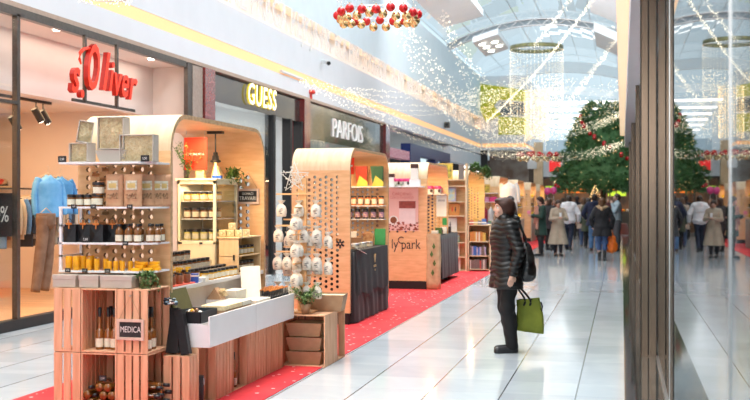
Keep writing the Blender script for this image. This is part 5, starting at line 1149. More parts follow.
# hanging clothes by K5
def garment(name, label, loc, L, W, D, m, sleeves=True, rz=0, hang=True, seed=0, cat='garment', flare=1.0, sl=.55, puff=0, collar=True, parent=None, group=None):
    t = thing(name, label, cat, loc, rz, group); w = MB(); n = 28; R_ = 22; v = []
    for j in range(R_ + 1):
        f = j / R_; z = -L * f; ww = W * (.28 + .72 * min(1, f * 7) ** .6) * (1 + (flare - 1) * f); dd = D * (.45 + .55 * min(1, f * 5)) * (1 + (flare - 1) * f)
        z += -.10 * 0
        pf = 1 + puff * abs(math.sin(f * 9 * PI))
        for k in range(n):
            a = 2 * PI * k / n; fo = 1 + .07 * f * math.sin(5 * a + seed + f * 2)
            v.append((ww / 2 * math.cos(a) * fo * pf, dd / 2 * math.sin(a) * fo * pf, z - .12 * abs(math.cos(a)) * (1 - min(1, f * 3)) * .6))
    w.add(v, [(j * n + k, j * n + (k + 1) % n, (j + 1) * n + (k + 1) % n, (j + 1) * n + k) for j in range(R_) for k in range(n)] + [tuple(range(n)), tuple(R_ * n + k for k in range(n))[::-1]], m, True); w.build('body', t)
    if sleeves:
        for s_ in (-1, 1):
            w = MB(); pts = [Vector((s_ * W * .38, 0, -.07)), Vector((s_ * W * .50, -.01, -.16)), Vector((s_ * W * .58, -.02, -.32)), Vector((s_ * W * .60, -.04, -.32 - sl * .3)), Vector((s_ * W * .58, -.05, -.32 - sl * .55))]
            P = []; 
            for i in range(len(pts) - 1):
                for q in range(5): P.append(pts[i].lerp(pts[i + 1], q / 5))
            P.append(pts[-1]); N = len(P)
            w.tube(P, [(W * .12) * (1 - .3 * i / N) * (1 + puff * abs(math.sin(i / N * 7 * PI))) for i in range(N)], m, 10); w.build('sleeve', t)
    if hang:
        h = MB(); h.tube([(-W * .36, 0, -.05), (0, 0, .02), (W * .36, 0, -.05)], .008, BIRCH, 6); h.tube([(0, 0, .02), (0, 0, .07), (.02, 0, .10), (0, 0, .13), (-.02, 0, .11)], .003, ALU, 5); h.build('hanger', t)
    return t
WS = mat('cloth_white', (.75, .76, .76), .8, noise_=.06)
garment('mannequin_coat', 'long white coat hanging at the open side of the fifth kiosk', (-3.25, 31.9, 2.15), .95, .50, .25, WS, seed=2)
for i, (c_, nm) in enumerate((((.05, .06, .08), 'navy'), ((.35, .03, .05), 'dark red'), ((.60, .60, .58), 'light grey'), ((.04, .10, .09), 'dark teal'))):
    garment('hanging_sweater', '%s garment hanging below the fifth kiosk shelf' % nm, (-3.95 + .17 * i, 30.45, 1.42), .62, .17, .25, mat('cloth_' + nm.replace(' ', '_'), c_, .8, noise_=.1), False, seed=i, group='garments under the fifth kiosk shelf')
shelves6 = Yk
for kk, y0, nm in ((3, 36.1, 'sixth'), (4, 41.5, 'seventh'), (5, 46.3, 'eighth')):
    for q, z in enumerate((1.0, 1.35, 1.7)):
        MB().box(-4.1, -3.42, y0 + 2.2, y0 + 2.45, z - .015, z, WHITEG).build('wall_shelf', **{'label': '%s white shelf inside the %s kiosk' % (('lowest', 'middle', 'top')[q], nm), 'category': 'shelf'})
        for i in range(3):
            yl = (i + q) % 2 == 0; o = MB().box(-.07, .07, -.06, .06, 0, .12 + .06 * (i % 2), mat('pack_yellow', (.75, .50, .02), .4, noise_=.1) if yl else BLACK).box(-.071, .071, -.061, .061, .04, .07, BLACK if yl else mat('pack_yellow', (.75, .5, .02))).build('bag_pack', bev=.01); o.location = (-3.95 + .2 * i, y0 + 2.32, z)
            tag(o, '%s pack, %s on the %s shelf of the %s kiosk' % ('yellow' if yl else 'black', nth(i, 3), ('lowest', 'middle', 'top')[q], nm), 'pack')
    MB().box(-3.9, -3.36, y0 + .2, y0 + 2.2, .008, .95, mat('kiosk_counter', (.55, .45, .34), .5, noise_=.1)).build('counter', **{'label': 'plain counter standing inside the %s kiosk' % nm, 'category': 'counter'})
# wooden column with a small santa coloured sign
_cx = at(538.5, 180, Y=49.2).x
struct(MB().box(_cx - .2, _cx + .2, 49.0, 49.4, 0, 4.2, PLYL), 'column_wood')
o = thing('column_sign', 'small red and white sign on the wooden column', 'sign', (_cx - .2, 48.93, 3.0)); MB().box(-.28, .14, 0, .05, 0, .55, WHITE).build('panel', o, .02); MB().box(-.20, .06, -.02, 0, .55, .80, REDP).build('red_top', o, .02)
# ================================================================ HANGING DECORATIONS
BULB = mat('bulb_warm', (1, .9, .7), .4, emit=2.4, ecol=(1, .87, .62), noise_=.02); BULBG = mat('bulb_gold', (1, .7, .3), .4, emit=2.0, ecol=(1, .66, .26), noise_=.02)
WIRE = mat('clear_wire', (.62, .62, .60), .4, noise_=.05)
OCT = [(1, 0, 0), (-1, 0, 0), (0, 1, 0), (0, -1, 0), (0, 0, 1), (0, 0, -1)]; OCF = [(0, 2, 4), (2, 1, 4), (1, 3, 4), (3, 0, 4), (2, 0, 5), (1, 2, 5), (3, 1, 5), (0, 3, 5)]
def bulb(w, p, r, m): r *= .78; w.add([(p[0] + a * r, p[1] + b * r, p[2] + c * r) for a, b, c in OCT], OCF, m)
def crv(P, n):
    out = []
    for i in range(len(P) - 1):
        p0 = P[max(0, i - 1)]; p1 = P[i]; p2 = P[i + 1]; p3 = P[min(len(P) - 1, i + 2)]
        for k in range(n):
            t = k / n; out.append(.5 * ((2 * p1) + (p2 - p0) * t + (2 * p0 - 5 * p1 + 4 * p2 - p3) * t * t + (3 * p1 - p0 - 3 * p2 + p3) * t ** 3))
    out.append(P[-1]); return out
def swag(label, pts, strands=1, width=.0, step=.12, r=.014, drop=0, seed=0, gold=0, jit=.02):
    """several strings of lights hung between the same points"""
    t = thing('string_lights', label, 'string lights', group='warm white light strings over the hall'); rr = random.Random(seed)
    P = [at(a, b, Y=y) for a, b, y in pts]; wi = MB(); bu = MB()
    for s_ in range(strands):
        f = 0 if strands == 1 else (s_ / (strands - 1) - .5) * 2
        Q = [p + Vector((f * width * .5 * (1 + .3 * math.sin(i + s_)), rr.uniform(-.3, .3), -abs(f) * drop + f * width)) for i, p in enumerate(P)]
        Q[0] = P[0] + (Q[0] - P[0]) * .3; Q[-1] = P[-1] + (Q[-1] - P[-1]) * .4
        C_ = crv(Q, 10); wi.tube(C_, .0025, WIRE, 3); acc = 0
        for a, b in zip(C_, C_[1:]):
            L = (b - a).length; x = step - acc
            while x < L:
                p = a.lerp(b, x / L) + Vector((rr.gauss(0, jit), rr.gauss(0, jit), rr.gauss(0, jit))); bulb(bu, p, r * rr.uniform(.7, 1.2), BULBG if rr.random() < gold else BULB); x += step
            acc = (acc + L) % step
    wi.build('wire', t); bu.build('bulbs', t, kind='stuff'); return t
swag('wide swag of lights falling from the bauble wreath to the centre of the hall', [(396, 10, 20), (432, 76, 26), (474, 118, 33), (528, 150, 41)], 4, .30, .12, .013, seed=1, jit=.05)
swag('wide swag of lights crossing from the white roof slab past the lime panels', [(441, 14, 30), (478, 84, 35), (524, 134, 41)], 4, .30, .11, .015, seed=2, jit=.05)
swag('single straight rope of lights crossing the hanging ring', [(604, -14, 22), (536, 72, 32), (487, 122, 42)], 2, .05, .075, .013, seed=3)
swag('pair of light ropes rising steeply left of the hanging ring', [(580, -12, 30), (534, 47, 38)], 3, .22, .12, .013, seed=4, jit=.04)
swag('double rope of lights rising to the top of the right wall', [(618, 36, 30), (590, 76, 35), (560, 112, 41)], 3, .22, .12, .014, seed=5, jit=.03)
swag('dense garland hanging in front of the upper christmas tree', [(502, 132, 42), (556, 133, 43), (594, 126, 42), (623, 113, 38)], 5, .18, .09, .014, seed=6, jit=.04)
swag('dense garland hanging in front of the lower christmas tree', [(486, 154, 44), (545, 158, 44), (590, 154, 43), (623, 143, 38)], 4, .14, .09, .014, seed=7, jit=.04)
swag('long loose lines of lights along the left fascia over the kiosks', [(300, 80, 22), (360, 104, 28), (440, 142, 37), (536, 157, 44)], 3, .14, .10, .012, seed=8, jit=.04)
swag('several sagging lines of lights crossing the lit city letters', [(345, 92, 25), (390, 103, 30), (450, 104, 34), (508, 92, 40)], 5, .30, .13, .012, seed=9)
swag('cloud of tangled lights before the lime panels', [(470, 96, 38), (500, 112, 40), (528, 104, 41), (556, 96, 42)], 8, .75, .10, .014, seed=10, gold=.3, jit=.18)
swag('cloud of tangled lights under the lime panels', [(478, 130, 40), (508, 140, 41), (536, 134, 41), (572, 120, 42)], 8, .70, .10, .014, seed=11, gold=.2, jit=.18)
swag('loose lights crossing under the far roof panels', [(520, 100, 41), (560, 92, 42), (600, 96, 42), (622, 84, 40)], 4, .35, .13, .014, seed=12, gold=.3, jit=.08)
swag('loose lights hanging between ring curtain and christmas tree', [(540, 118, 42), (570, 122, 43), (600, 116, 43), (622, 100, 41)], 4, .40, .12, .014, seed=13, gold=.2, jit=.08)
# ring with a curtain of lights
rc = at(536.5, 48, Y=40); t = thing('light_ring', 'hanging metal ring with a long curtain of light strands', 'light ring', rc); R_ = .97
OLV = mat('ring_olive', (.20, .20, .08), .4, col2=(.10, .10, .05), nscale=9)
w = MB(); n = 48; v = []
for rr_, z in ((R_, -.07), (R_, .07), (R_ - .03, .07), (R_ - .03, -.07)): v += [(rr_ * math.cos(2 * PI * k / n), rr_ * math.sin(2 * PI * k / n), z) for k in range(n)]
w.add(v, [(a * n + k, a * n + (k + 1) % n, ((a + 1) % 4) * n + (k + 1) % n, ((a + 1) % 4) * n + k) for a in range(4) for k in range(n)], OLV, True); w.build('ring', t)
w = MB(); [w.cyl((-R_ * math.cos(a), -R_ * math.sin(a), 0), (R_ * math.cos(a), R_ * math.sin(a), 0), .015, ALU, n=5) for a in (.3, 1.35, 2.4)]; w.build('crossbars', t)
w = MB(); [w.cyl((R_ * math.cos(a), R_ * math.sin(a), 0), (0, 0, 1.8), .005, WIRE, n=4) for a in (0, 2.1, 4.2)]; w.build('hanging_wires', t)
bu = MB(); wi = MB(); rr = random.Random(5)
for k in range(44):
    a = 2 * PI * k / 44; L = rr.uniform(2.2, 3.7); wi.cyl((R_ * math.cos(a), R_ * math.sin(a), -.05), (R_ * math.cos(a), R_ * math.sin(a), -L), .0025, WIRE, n=3, caps=False)
    z = -.1
    while z > -L: bulb(bu, (R_ * math.cos(a), R_ * math.sin(a), z), .013, BULBG if rr.random() < .15 else BULB); z -= rr.uniform(.07, .14)
for k in range(26):
    a = 2 * PI * k / 26; q = .42; z = -1.6
    while z > -3.4: bulb(bu, (q * math.cos(a), q * math.sin(a), z), .022, BULBG if rr.random() < .75 else BULB); z -= rr.uniform(.06, .12)
for k in range(620): a = rr.uniform(0, 6.28); q = rr.uniform(.4, 1.9); bulb(bu, (q * math.cos(a), q * math.sin(a), rr.uniform(-3.0, -1.1)), .016, BULBG if rr.random() < .5 else BULB)
wi.build('strands', t, kind='stuff'); bu.build('bulbs', t, kind='stuff')
# the rim of a chandelier that dips into the top of the picture at left
cc = at(106, -3, Y=12.6); t = thing('light_ring', 'small ring of clustered sparkling lights at the top left corner', 'light ring', cc); bu = MB(); rr = random.Random(3)
for k in range(260):
    a = rr.uniform(0, 6.28); q = .31 + rr.gauss(0, .02); bulb(bu, (q * math.cos(a), q * math.sin(a), rr.gauss(0, .03) - .0), rr.uniform(.006, .011), BULB if rr.random() < .75 else WIRE)
bu.build('bulbs', t, kind='stuff'); w = MB(); w.tube([(.31 * math.cos(2 * PI * k / 24), .31 * math.sin(2 * PI * k / 24), 0) for k in range(24)], .008, ALU, 6, True); w.build('ring', t)
w = MB(); [w.cyl((.31 * math.cos(a), .31 * math.sin(a), 0), (.31 * math.cos(a), .31 * math.sin(a), 2.5), .002, WIRE, n=3) for a in (0, 1.57, 3.14, 4.7)]; w.build('hanging_wires', t)
# baubles
BR = mat('bauble_red', (.70, .012, .015), .12, .35, noise_=.1, coat=.6); BG_ = mat('bauble_gold', (.85, .62, .30), .15, .85, noise_=.08)
def bauble(m, r, wl):
    t = thing('bauble', 'x', 'bauble'); MB().ball((0, 0, 0), r, m, 18, 12).build('ball', t); MB().cyl((0, 0, r * .95), (0, 0, r * 1.2), r * .18, BG_, n=8).build('cap', t)
    if wl: 
        w = MB(); w.cyl((0, 0, r * 1.15), (0, 0, wl), .0015, WIRE, n=3); [bulb(w, (0, 0, z), .005, BULB) for z in [.2 + .15 * i for i in range(int(wl / .15) - 1 if wl < 3 else 0)]]; w.build('hanging_wire', t)
    return Kind(t)
KR, KG = bauble(BR, .060, 2.4), bauble(BG_, .060, 2.4)
c = Vector(at(378, 17.5, Y=14)); N = 36
for i in range(N):
    a = PI + 2 * PI * i / N; red = i % 2 == 0; R_ = .54 if red else .50
    (KR if red else KG).put(c + Vector((R_ * math.cos(a), R_ * math.sin(a), .035 * (1 if red else -1) + .02 * math.sin(i * 2.3))), i, '%s bauble of the near hanging wreath, %s counted round from its left end' % ('red' if red else 'gold', ORD[(i % 16)] if 0 < i < 16 else ('first' if i == 0 else NUM[i])), 'baubles of the near hanging wreath')
t = thing('wreath_hoop', 'thin hoop inside the near wreath of baubles', 'hoop', c); w = MB(); w.tube([(.52 * math.cos(2 * PI * k / 32), .52 * math.sin(2 * PI * k / 32), .07) for k in range(32)], .006, ALU, 5, True); w.build('hoop', t)
c = Vector(at(538, 158, Y=47)); N = 22; KR2, KG2 = bauble(BR, .11, 4.1), bauble(BG_, .11, 4.2)
for i in range(N):
    a = PI + 2 * PI * i / N; red = i % 2 == 0
    (KR2 if red else KG2).put(c + Vector((.82 * math.cos(a), .82 * math.sin(a), .14 if red else -.04)), 0, '%s bauble of the far hanging wreath, %s counted round from its left end' % ('red' if red else 'gold', NUM[i]), 'baubles of the far hanging wreath')
t = thing('wreath_hoop', 'hoop with wires carrying the far wreath of baubles', 'hoop', c); w = MB(); w.tube([(.82 * math.cos(2 * PI * k / 32), .82 * math.sin(2 * PI * k / 32), .0) for k in range(32)], .02, GREENL, 5, True); w.build('hoop', t)
w = MB(); [w.cyl((.82 * math.cos(a), .82 * math.sin(a), 0), (.82 * math.cos(a), .82 * math.sin(a), 4.0), .004, WIRE, n=3) for a in (0, 2.1, 4.2)]; w.build('hanging_wires', t)
# christmas tree
FIR = mat('fir_needles', (.15, .31, .11), .6, col2=(.08, .20, .07), nscale=6); FIR2 = mat('fir_light', (.22, .40, .17), .6, noise_=.3)
tx, ty = -.85, 52.0
t = thing('christmas_tree', 'large christmas tree with red baubles at the far end of the hall', 'tree', (tx, ty, 0)); MB().cyl((0, 0, 0), (0, 0, 5.6), .16, mat('bark', (.12, .07, .04), .9, noise_=.3), .03, 10).build('trunk', t)
def trad(z): return 2.45 * (1 - max(0, z - 1.2) / 5.4) ** .48 if z > 1.2 else 2.35
w = MB(); rr = random.Random(12)
for i in range(2100):
    z = 2.15 + 4.2 * rr.random() ** 1.2; a = rr.uniform(0, 2 * PI); R_ = trad(z) * (rr.uniform(.78, 1.05) + .12 * math.sin(z * 7 + 2 * math.sin(a * 3))); p = Vector((R_ * math.cos(a), R_ * math.sin(a), z - .15)); out = Vector((math.cos(a), math.sin(a), rr.uniform(-.5, .35)))
    for k in range(7):
        d = (out + Vector((rr.gauss(0, .5), rr.gauss(0, .5), rr.gauss(0, .4)))).normalized() * rr.uniform(.16, .34); q = d.cross(Vector((rr.gauss(0, 1), rr.gauss(0, 1), 1))).normalized() * .035
        w.add([p - d * .4, p + q, p + d, p - q], [(0, 1, 2, 3)], FIR if rr.random() < .7 else FIR2)
w.lathe([(.2, 2.1), (1.85, 2.15), (1.7, 3.0), (1.35, 4.2), (.85, 5.3), (.02, 6.1)], (0, 0, 0), FIR, 18); w.build('foliage', t, kind='stuff')
w = MB(); [bulb(w, (trad(z) * 1.05 * math.cos(a), trad(z) * 1.05 * math.sin(a), z) , .02, BULBG) for z, a in [(2.1 + 4.1 * rr.random() ** 1.2, rr.uniform(0, 6.28)) for _ in range(260)]]; w.build('fairy_lights', t, kind='stuff')
MB().cyl((0, 0, 0), (0, 0, .5), 1.2, mat('tree_stand', (.35, .08, .05), .6, noise_=.1), 1.1, 20).build('stand', t)
KT2 = bauble(BR, .10, 0); KT3 = bauble(BG_, .09, 0)
TB = []
for i in range(30):
    z = 2.2 + 3.4 * ((i * .618) % 1) ** 1.1; a = PI + PI * (.05 + .9 * ((i * .381 + .13) % 1)); TB.append((z, a, ('left side', 'middle', 'right side')[min(2, int((math.cos(a) + 1) * 1.5))], i % 3 != 2))
TB.sort()
for i, (z, a, side, red) in enumerate(TB):
    q = trad(z) * 1.06; k_ = [b for b in TB if b[2] == side and b[3] == red]; (KT2 if red else KT3).put((tx + q * math.cos(a), ty + q * math.sin(a), z), 0, '%s bauble on the %s of the christmas tree, %s' % ('red' if red else 'gold', side, nth(k_.index((z, a, side, red)), len(k_), 'the bottom')), 'baubles on the christmas tree')
# little glowing tree below
t = thing('light_tree', 'small cone of golden lights standing under the christmas tree', 'light tree', (-1.15, 48.6, .8)); w = MB(); [bulb(w, ((1.5 - z) * .42 * math.cos(a), (1.5 - z) * .42 * math.sin(a), z), .022, BULBG) for z, a in [(1.45 * rr.random() ** 1.1, rr.uniform(0, 6.28)) for _ in range(150)]]; w.build('bulbs', t, kind='stuff')
MB().cyl((0, 0, -.8), (0, 0, 1.5), .03, BLACK, n=6).build('pole', t); MB().cyl((0, 0, -.8), (0, 0, -.02), .35, mat('tree_stand', (.35, .08, .05)), .3, 14).build('base', t)
# balloons and far stall furniture
BP = mat('balloon_pink', (.85, .10, .35), .35, noise_=.08)
for i, (px, py) in enumerate(((547.5, 191), (553.5, 190.5))):
    p = at(px, py, Y=46); t = thing('balloon', 'pink balloon over the far stalls, the %s of the pair' % ('left', 'right')[i], 'balloon', p); MB().ball((0, 0, 0), .14, BP, 14, 10, (1, 1, 1.15)).build('balloon_skin', t); MB().tube([(0, 0, -.16), (.02, 0, -.7), (.0, 0, -p.z + .01)], .006, WHITE, 4).build('string', t)
for i, (x, y, c_, nm) in enumerate(((-3.2, 55, (.20, .10, .05), 'brown'), (-2.2, 56, (.05, .05, .06), 'black'), (-.9, 57, (.30, .12, .05), 'russet'), (.0, 58, (.12, .10, .08), 'dark'))):
    t = thing('market_stall', '%s market stall with lit canopy at the far end' % nm, 'stall', (x, y, 0)); m_ = mat('stall_' + nm, c_, .6, noise_=.2); MB().box(-.6, .6, -.4, .4, 0, 1.0, m_).build('counter', t, .01); MB().prism([(-.7, 2.3), (.7, 2.3), (.6, 2.65), (-.6, 2.65)], 1.0, m_, 'Y', -.5).build('canopy', t)
    w = MB(); [w.box(a * .62 - .03, a * .62 + .03, b * .4 - .03, b * .4 + .03, 0, 2.3, m_) for a in (-1, 1) for b in (-1, 1)]; [w.ball((rr.uniform(-.5, .5), rr.uniform(-.3, .3), 1.06), .07, rr.choice((REDP, WAX, GREENL, PAPER, BP)), 7, 5) for _ in range(14)]; w.build('posts_and_goods', t)
    lamp_area('stall_lamp', (x, y, 2.2), .8, .5, 12, HOT)

# ================================================================ CLOTHES SHOP, LEFT
DEN = mat('denim_blue', (.08, .34, .72), .6, col2=(.05, .24, .58), nscale=8); DENL = mat('denim_light', (.16, .46, .82), .6, col2=(.10, .36, .72), nscale=8); TAN = mat('tan_corduroy', (.20, .13, .09), .8, col2=(.15, .09, .06), nscale=10)
X_ = -8.6
p = at(48, 177, X=X_)
garment('puffer_jacket', 'light blue quilted jacket hanging at the front of the clothes rail', (X_, p.y, p.z + .04), .66, .46, .26, DENL, rz=PI / 2 - .4, puff=.04, seed=2)
p = at(60, 176, X=X_ - .3)
garment('puffer_jacket', 'second light blue quilted jacket hanging just right of the first', (X_ - .3, p.y, p.z), .62, .46, .26, DEN, rz=PI / 2 - .5, puff=.05, seed=5)
p = at(46, 216, X=X_ + .15); t = thing('trousers', 'brown trousers hanging below the blue jackets', 'trousers', (X_ + .15, p.y, 1.36), PI / 2)
for s_ in (-1, 1):
    w = MB(); P = [Vector((s_ * .07, 0, 0)), Vector((s_ * .09, .01, -.3)), Vector((s_ * .12 - .02, .02, -.6)), Vector((s_ * .13 - .07, .02, -.85)), Vector((s_ * .13 - .14, .02, -1.12))]; w.tube(crv(P, 4), [.10 - .002 * i for i in range(17)], TAN, 12); w.build('trouser_leg', t)
MB().lathe([(.14, .04), (.145, .0), (.15, -.05), (.15, -.14), (.08, -.2)], (0, 0, 0), TAN, 16).build('waistband', t); MB().tube([(-.15, 0, .05), (0, 0, .12), (.15, 0, .05)], .006, BIRCH, 5).build('hanger', t)
rl = thing('clothes_rail', 'long dark clothes rail along the back of the clothes shop', 'clothes rail', (-9.3, 15.9, 0)); w = MB().cyl((0, -1.5, 1.78), (0, 1.5, 1.78), .016, METALD); w.build('rail', rl)
for y in (-1.5, 1.5): MB().cyl((0, y, 0), (0, y, 1.78), .018, METALD).build('post', rl)
CC = [((.10, .10, .11), 'charcoal'), ((.50, .46, .38), 'stone'), ((.12, .25, .45), 'blue'), ((.62, .60, .55), 'cream'), ((.35, .16, .09), 'rust'), ((.65, .50, .34), 'camel'), ((.70, .66, .58), 'ivory'), ((.18, .35, .60), 'denim blue'), ((.66, .55, .40), 'sand'), ((.05, .07, .12), 'navy')]
for i in range(22):
    c_, nm = CC[(i * 7) % 10]; y = 14.55 + i * .125
    garment('hanging_garment', '%s garment on the back clothes rail, number %s from the front' % (nm, NUM[i]), (-9.3, y, 1.66), .55 + .25 * ((i * 5) % 3) / 2, .44, .10, mat('cloth_' + nm.replace(' ', '_'), c_, .8, noise_=.12), True, rz=.08 * math.sin(i), seed=i, sl=.5, group='garments on the back clothes rail')
# wall shelf with shoes, track spotlights, exit sign
sh2 = thing('wall_shelf', 'long pale shelf with shoes on the back wall of the clothes shop', 'shelf', (-10.9, 14, 1.80)); MB().box(-.1, .25, -4, 3.4, 0, .05, BIRCH).build('board', sh2)
for y in (-2, 0, 1.5, 3): MB().box(-.1, -.04, y - .02, y + .02, -1.2, .75, METALD).build('bracket', sh2)
def shoe(m, mb2):
    t = thing('shoe', 'x', 'shoe'); w = MB(); v = []; n = 12; P = [(0, .035, .09), (.05, .04, .10), (.11, .042, .075), (.18, .045, .05), (.24, .042, .035), (.27, .02, .02)]
    for x, hw, h in P:
        for k in range(n): a = 2 * PI * k / n; v.append((x, hw * math.cos(a), .012 + h / 2 + h / 2 * math.sin(a)))
    w.add(v, [(j * n + k, j * n + (k + 1) % n, (j + 1) * n + (k + 1) % n, (j + 1) * n + k) for j in range(5) for k in range(n)] + [tuple(range(n)), tuple(5 * n + k for k in range(n))], m, True); w.build('upper', t); MB().box(-.01, .27, -.04, .04, 0, .014, mb2).box(-.005, .05, -.03, .03, 0, .05, mb2).build('sole', t); return Kind(t)
S1, S2 = shoe(REDP, BLACK), shoe(mat('shoe_beige', (.60, .42, .28), .5, noise_=.1), BLACK)
for i, (px, k_) in enumerate(((5, S1), (8, S2), (21, S2), (24, S2), (29, S2), (39, S1), (33, S2))):
    y = at(px, 185, X=-10.8).y; k_.put((-10.85, y, 1.851), -PI / 2 + .3, '%s shoe on the long back shelf, number %s from the left' % ('red' if k_ is S1 else 'beige', NUM[sorted((5, 8, 21, 24, 29, 39, 33)).index(px)]), 'shoes on the back shelf', 1.2)
for i, (px, py) in enumerate(((13, 120), (36, 112), (43, 114))):
    p = at(px, py, X=-8.9); t = thing('track_spotlight', 'black track spotlight on the shop ceiling, %s' % nth(i, 3), 'spotlight', (-8.9, p.y, 0)); zt_ = 3.16
    MB().cyl((0, 0, zt_), (0, 0, p.z + .05), .012, BLACKP).build('stem', t); MB().cyl((.0, -.05, p.z + .05), (.06, .06, p.z - .14), .06, BLACKP, n=14).build('head', t); MB().cyl((.06, .06, p.z - .14), (.061, .062, p.z - .143), .05, LAMPW, n=14).build('lens', t)
y1, y2 = at(20, 108, X=-8.9).y, at(50, 108, X=-8.9).y; o = MB().box(-8.93, -8.87, y1 - .8, y2, 3.12, 3.16, BLACKP).build('light_track'); tag(o, 'black ceiling track carrying the spotlights in the clothes shop', 'track')
p = at(52.5, 144, X=-10.97); t = thing('exit_sign', 'green emergency exit sign with running figure and arrow on the peach wall', 'sign', (-10.985, p.y, p.z)); GX = mat('exit_green', (.0, .30, .14), .4, emit=.35, ecol=(0, .5, .22), noise_=.03)
MB().box(-.01, .015, -.22, .22, -.085, .085, GX).build('panel', t, .004)
w = MB(); w.text('>', .16, .001, LAMPS, face_px(.018, .10, 0), 1); w.box(.016, .018, .02, .12, -.01, .01, LAMPS); w.ball((.018, -.12, .045), 1, LAMPS, 8, 5, (.002, .014, .014)); w.box(.016, .018, -.14, -.10, -.02, .03, LAMPS); w.box(.016, .018, -.17, -.13, -.06, -.03, LAMPS); w.box(.016, .018, -.10, -.075, -.065, -.02, LAMPS); w.box(.016, .018, -.10, -.06, .0, .02, LAMPS); w.build('pictogram', t)
# white fixture and sale poster behind the left pane
t = thing('display_rack', 'white metal display rack standing behind the left shop window', 'rack', (-8.0, 10.4, 0)); w = MB()
for x in (-.3, .3):
    for y in (-.5, .9): w.box(x - .02, x + .02, y - .02, y + .02, 0, 1.05, WHITEG)
for z in (.35, 1.03): w.box(-.3, .3, -.5, .9, z, z + .03, WHITEG)
w.build('frame', t); 
p = at(3, 215, X=-7.40); t = thing('sale_poster', 'dark poster with a white percent sign inside the left shop window', 'poster', (-7.42, p.y, p.z)); MB().box(-.01, .0, -.7, .25, -.27, .27, BLACK).build('sheet', t); MB().text('20%', .28, .002, PAPER, face_px(.004, -.08, 0), 1).build('print', t)
# dark oval stand behind the right glass
t = thing('oval_totem', 'dark oval advertising stand with white strip behind the right glass', 'stand', (.62, 5.3, 0)); MB().cyl((0, -.012, 1.35), (0, .012, 1.35), 1, BLACK, n=28).build('panel', t).scale = (.16, 1, .62)
t.children[0].location = (0, 0, .52); MB().box(-.12, .12, -.12, .12, 0, .03, METALD).box(-.015, .015, -.01, .01, .03, .8, METALD).build('foot', t)
for y in (9.5, 15, 19): 
    tt = thing('clothes_stand', 'dark clothes stand in the shop behind the right glass, %s' % {9.5: 'nearest', 15: 'middle', 19: 'farthest'}[y], 'clothes stand', (2.2, y, 0)); MB().cyl((-.5, 0, 1.5), (.5, 0, 1.5), .015, METALD).cyl((-.5, 0, 0), (-.5, 0, 1.5), .015, METALD).cyl((.5, 0, 0), (.5, 0, 1.5), .015, METALD).build('rail', tt)
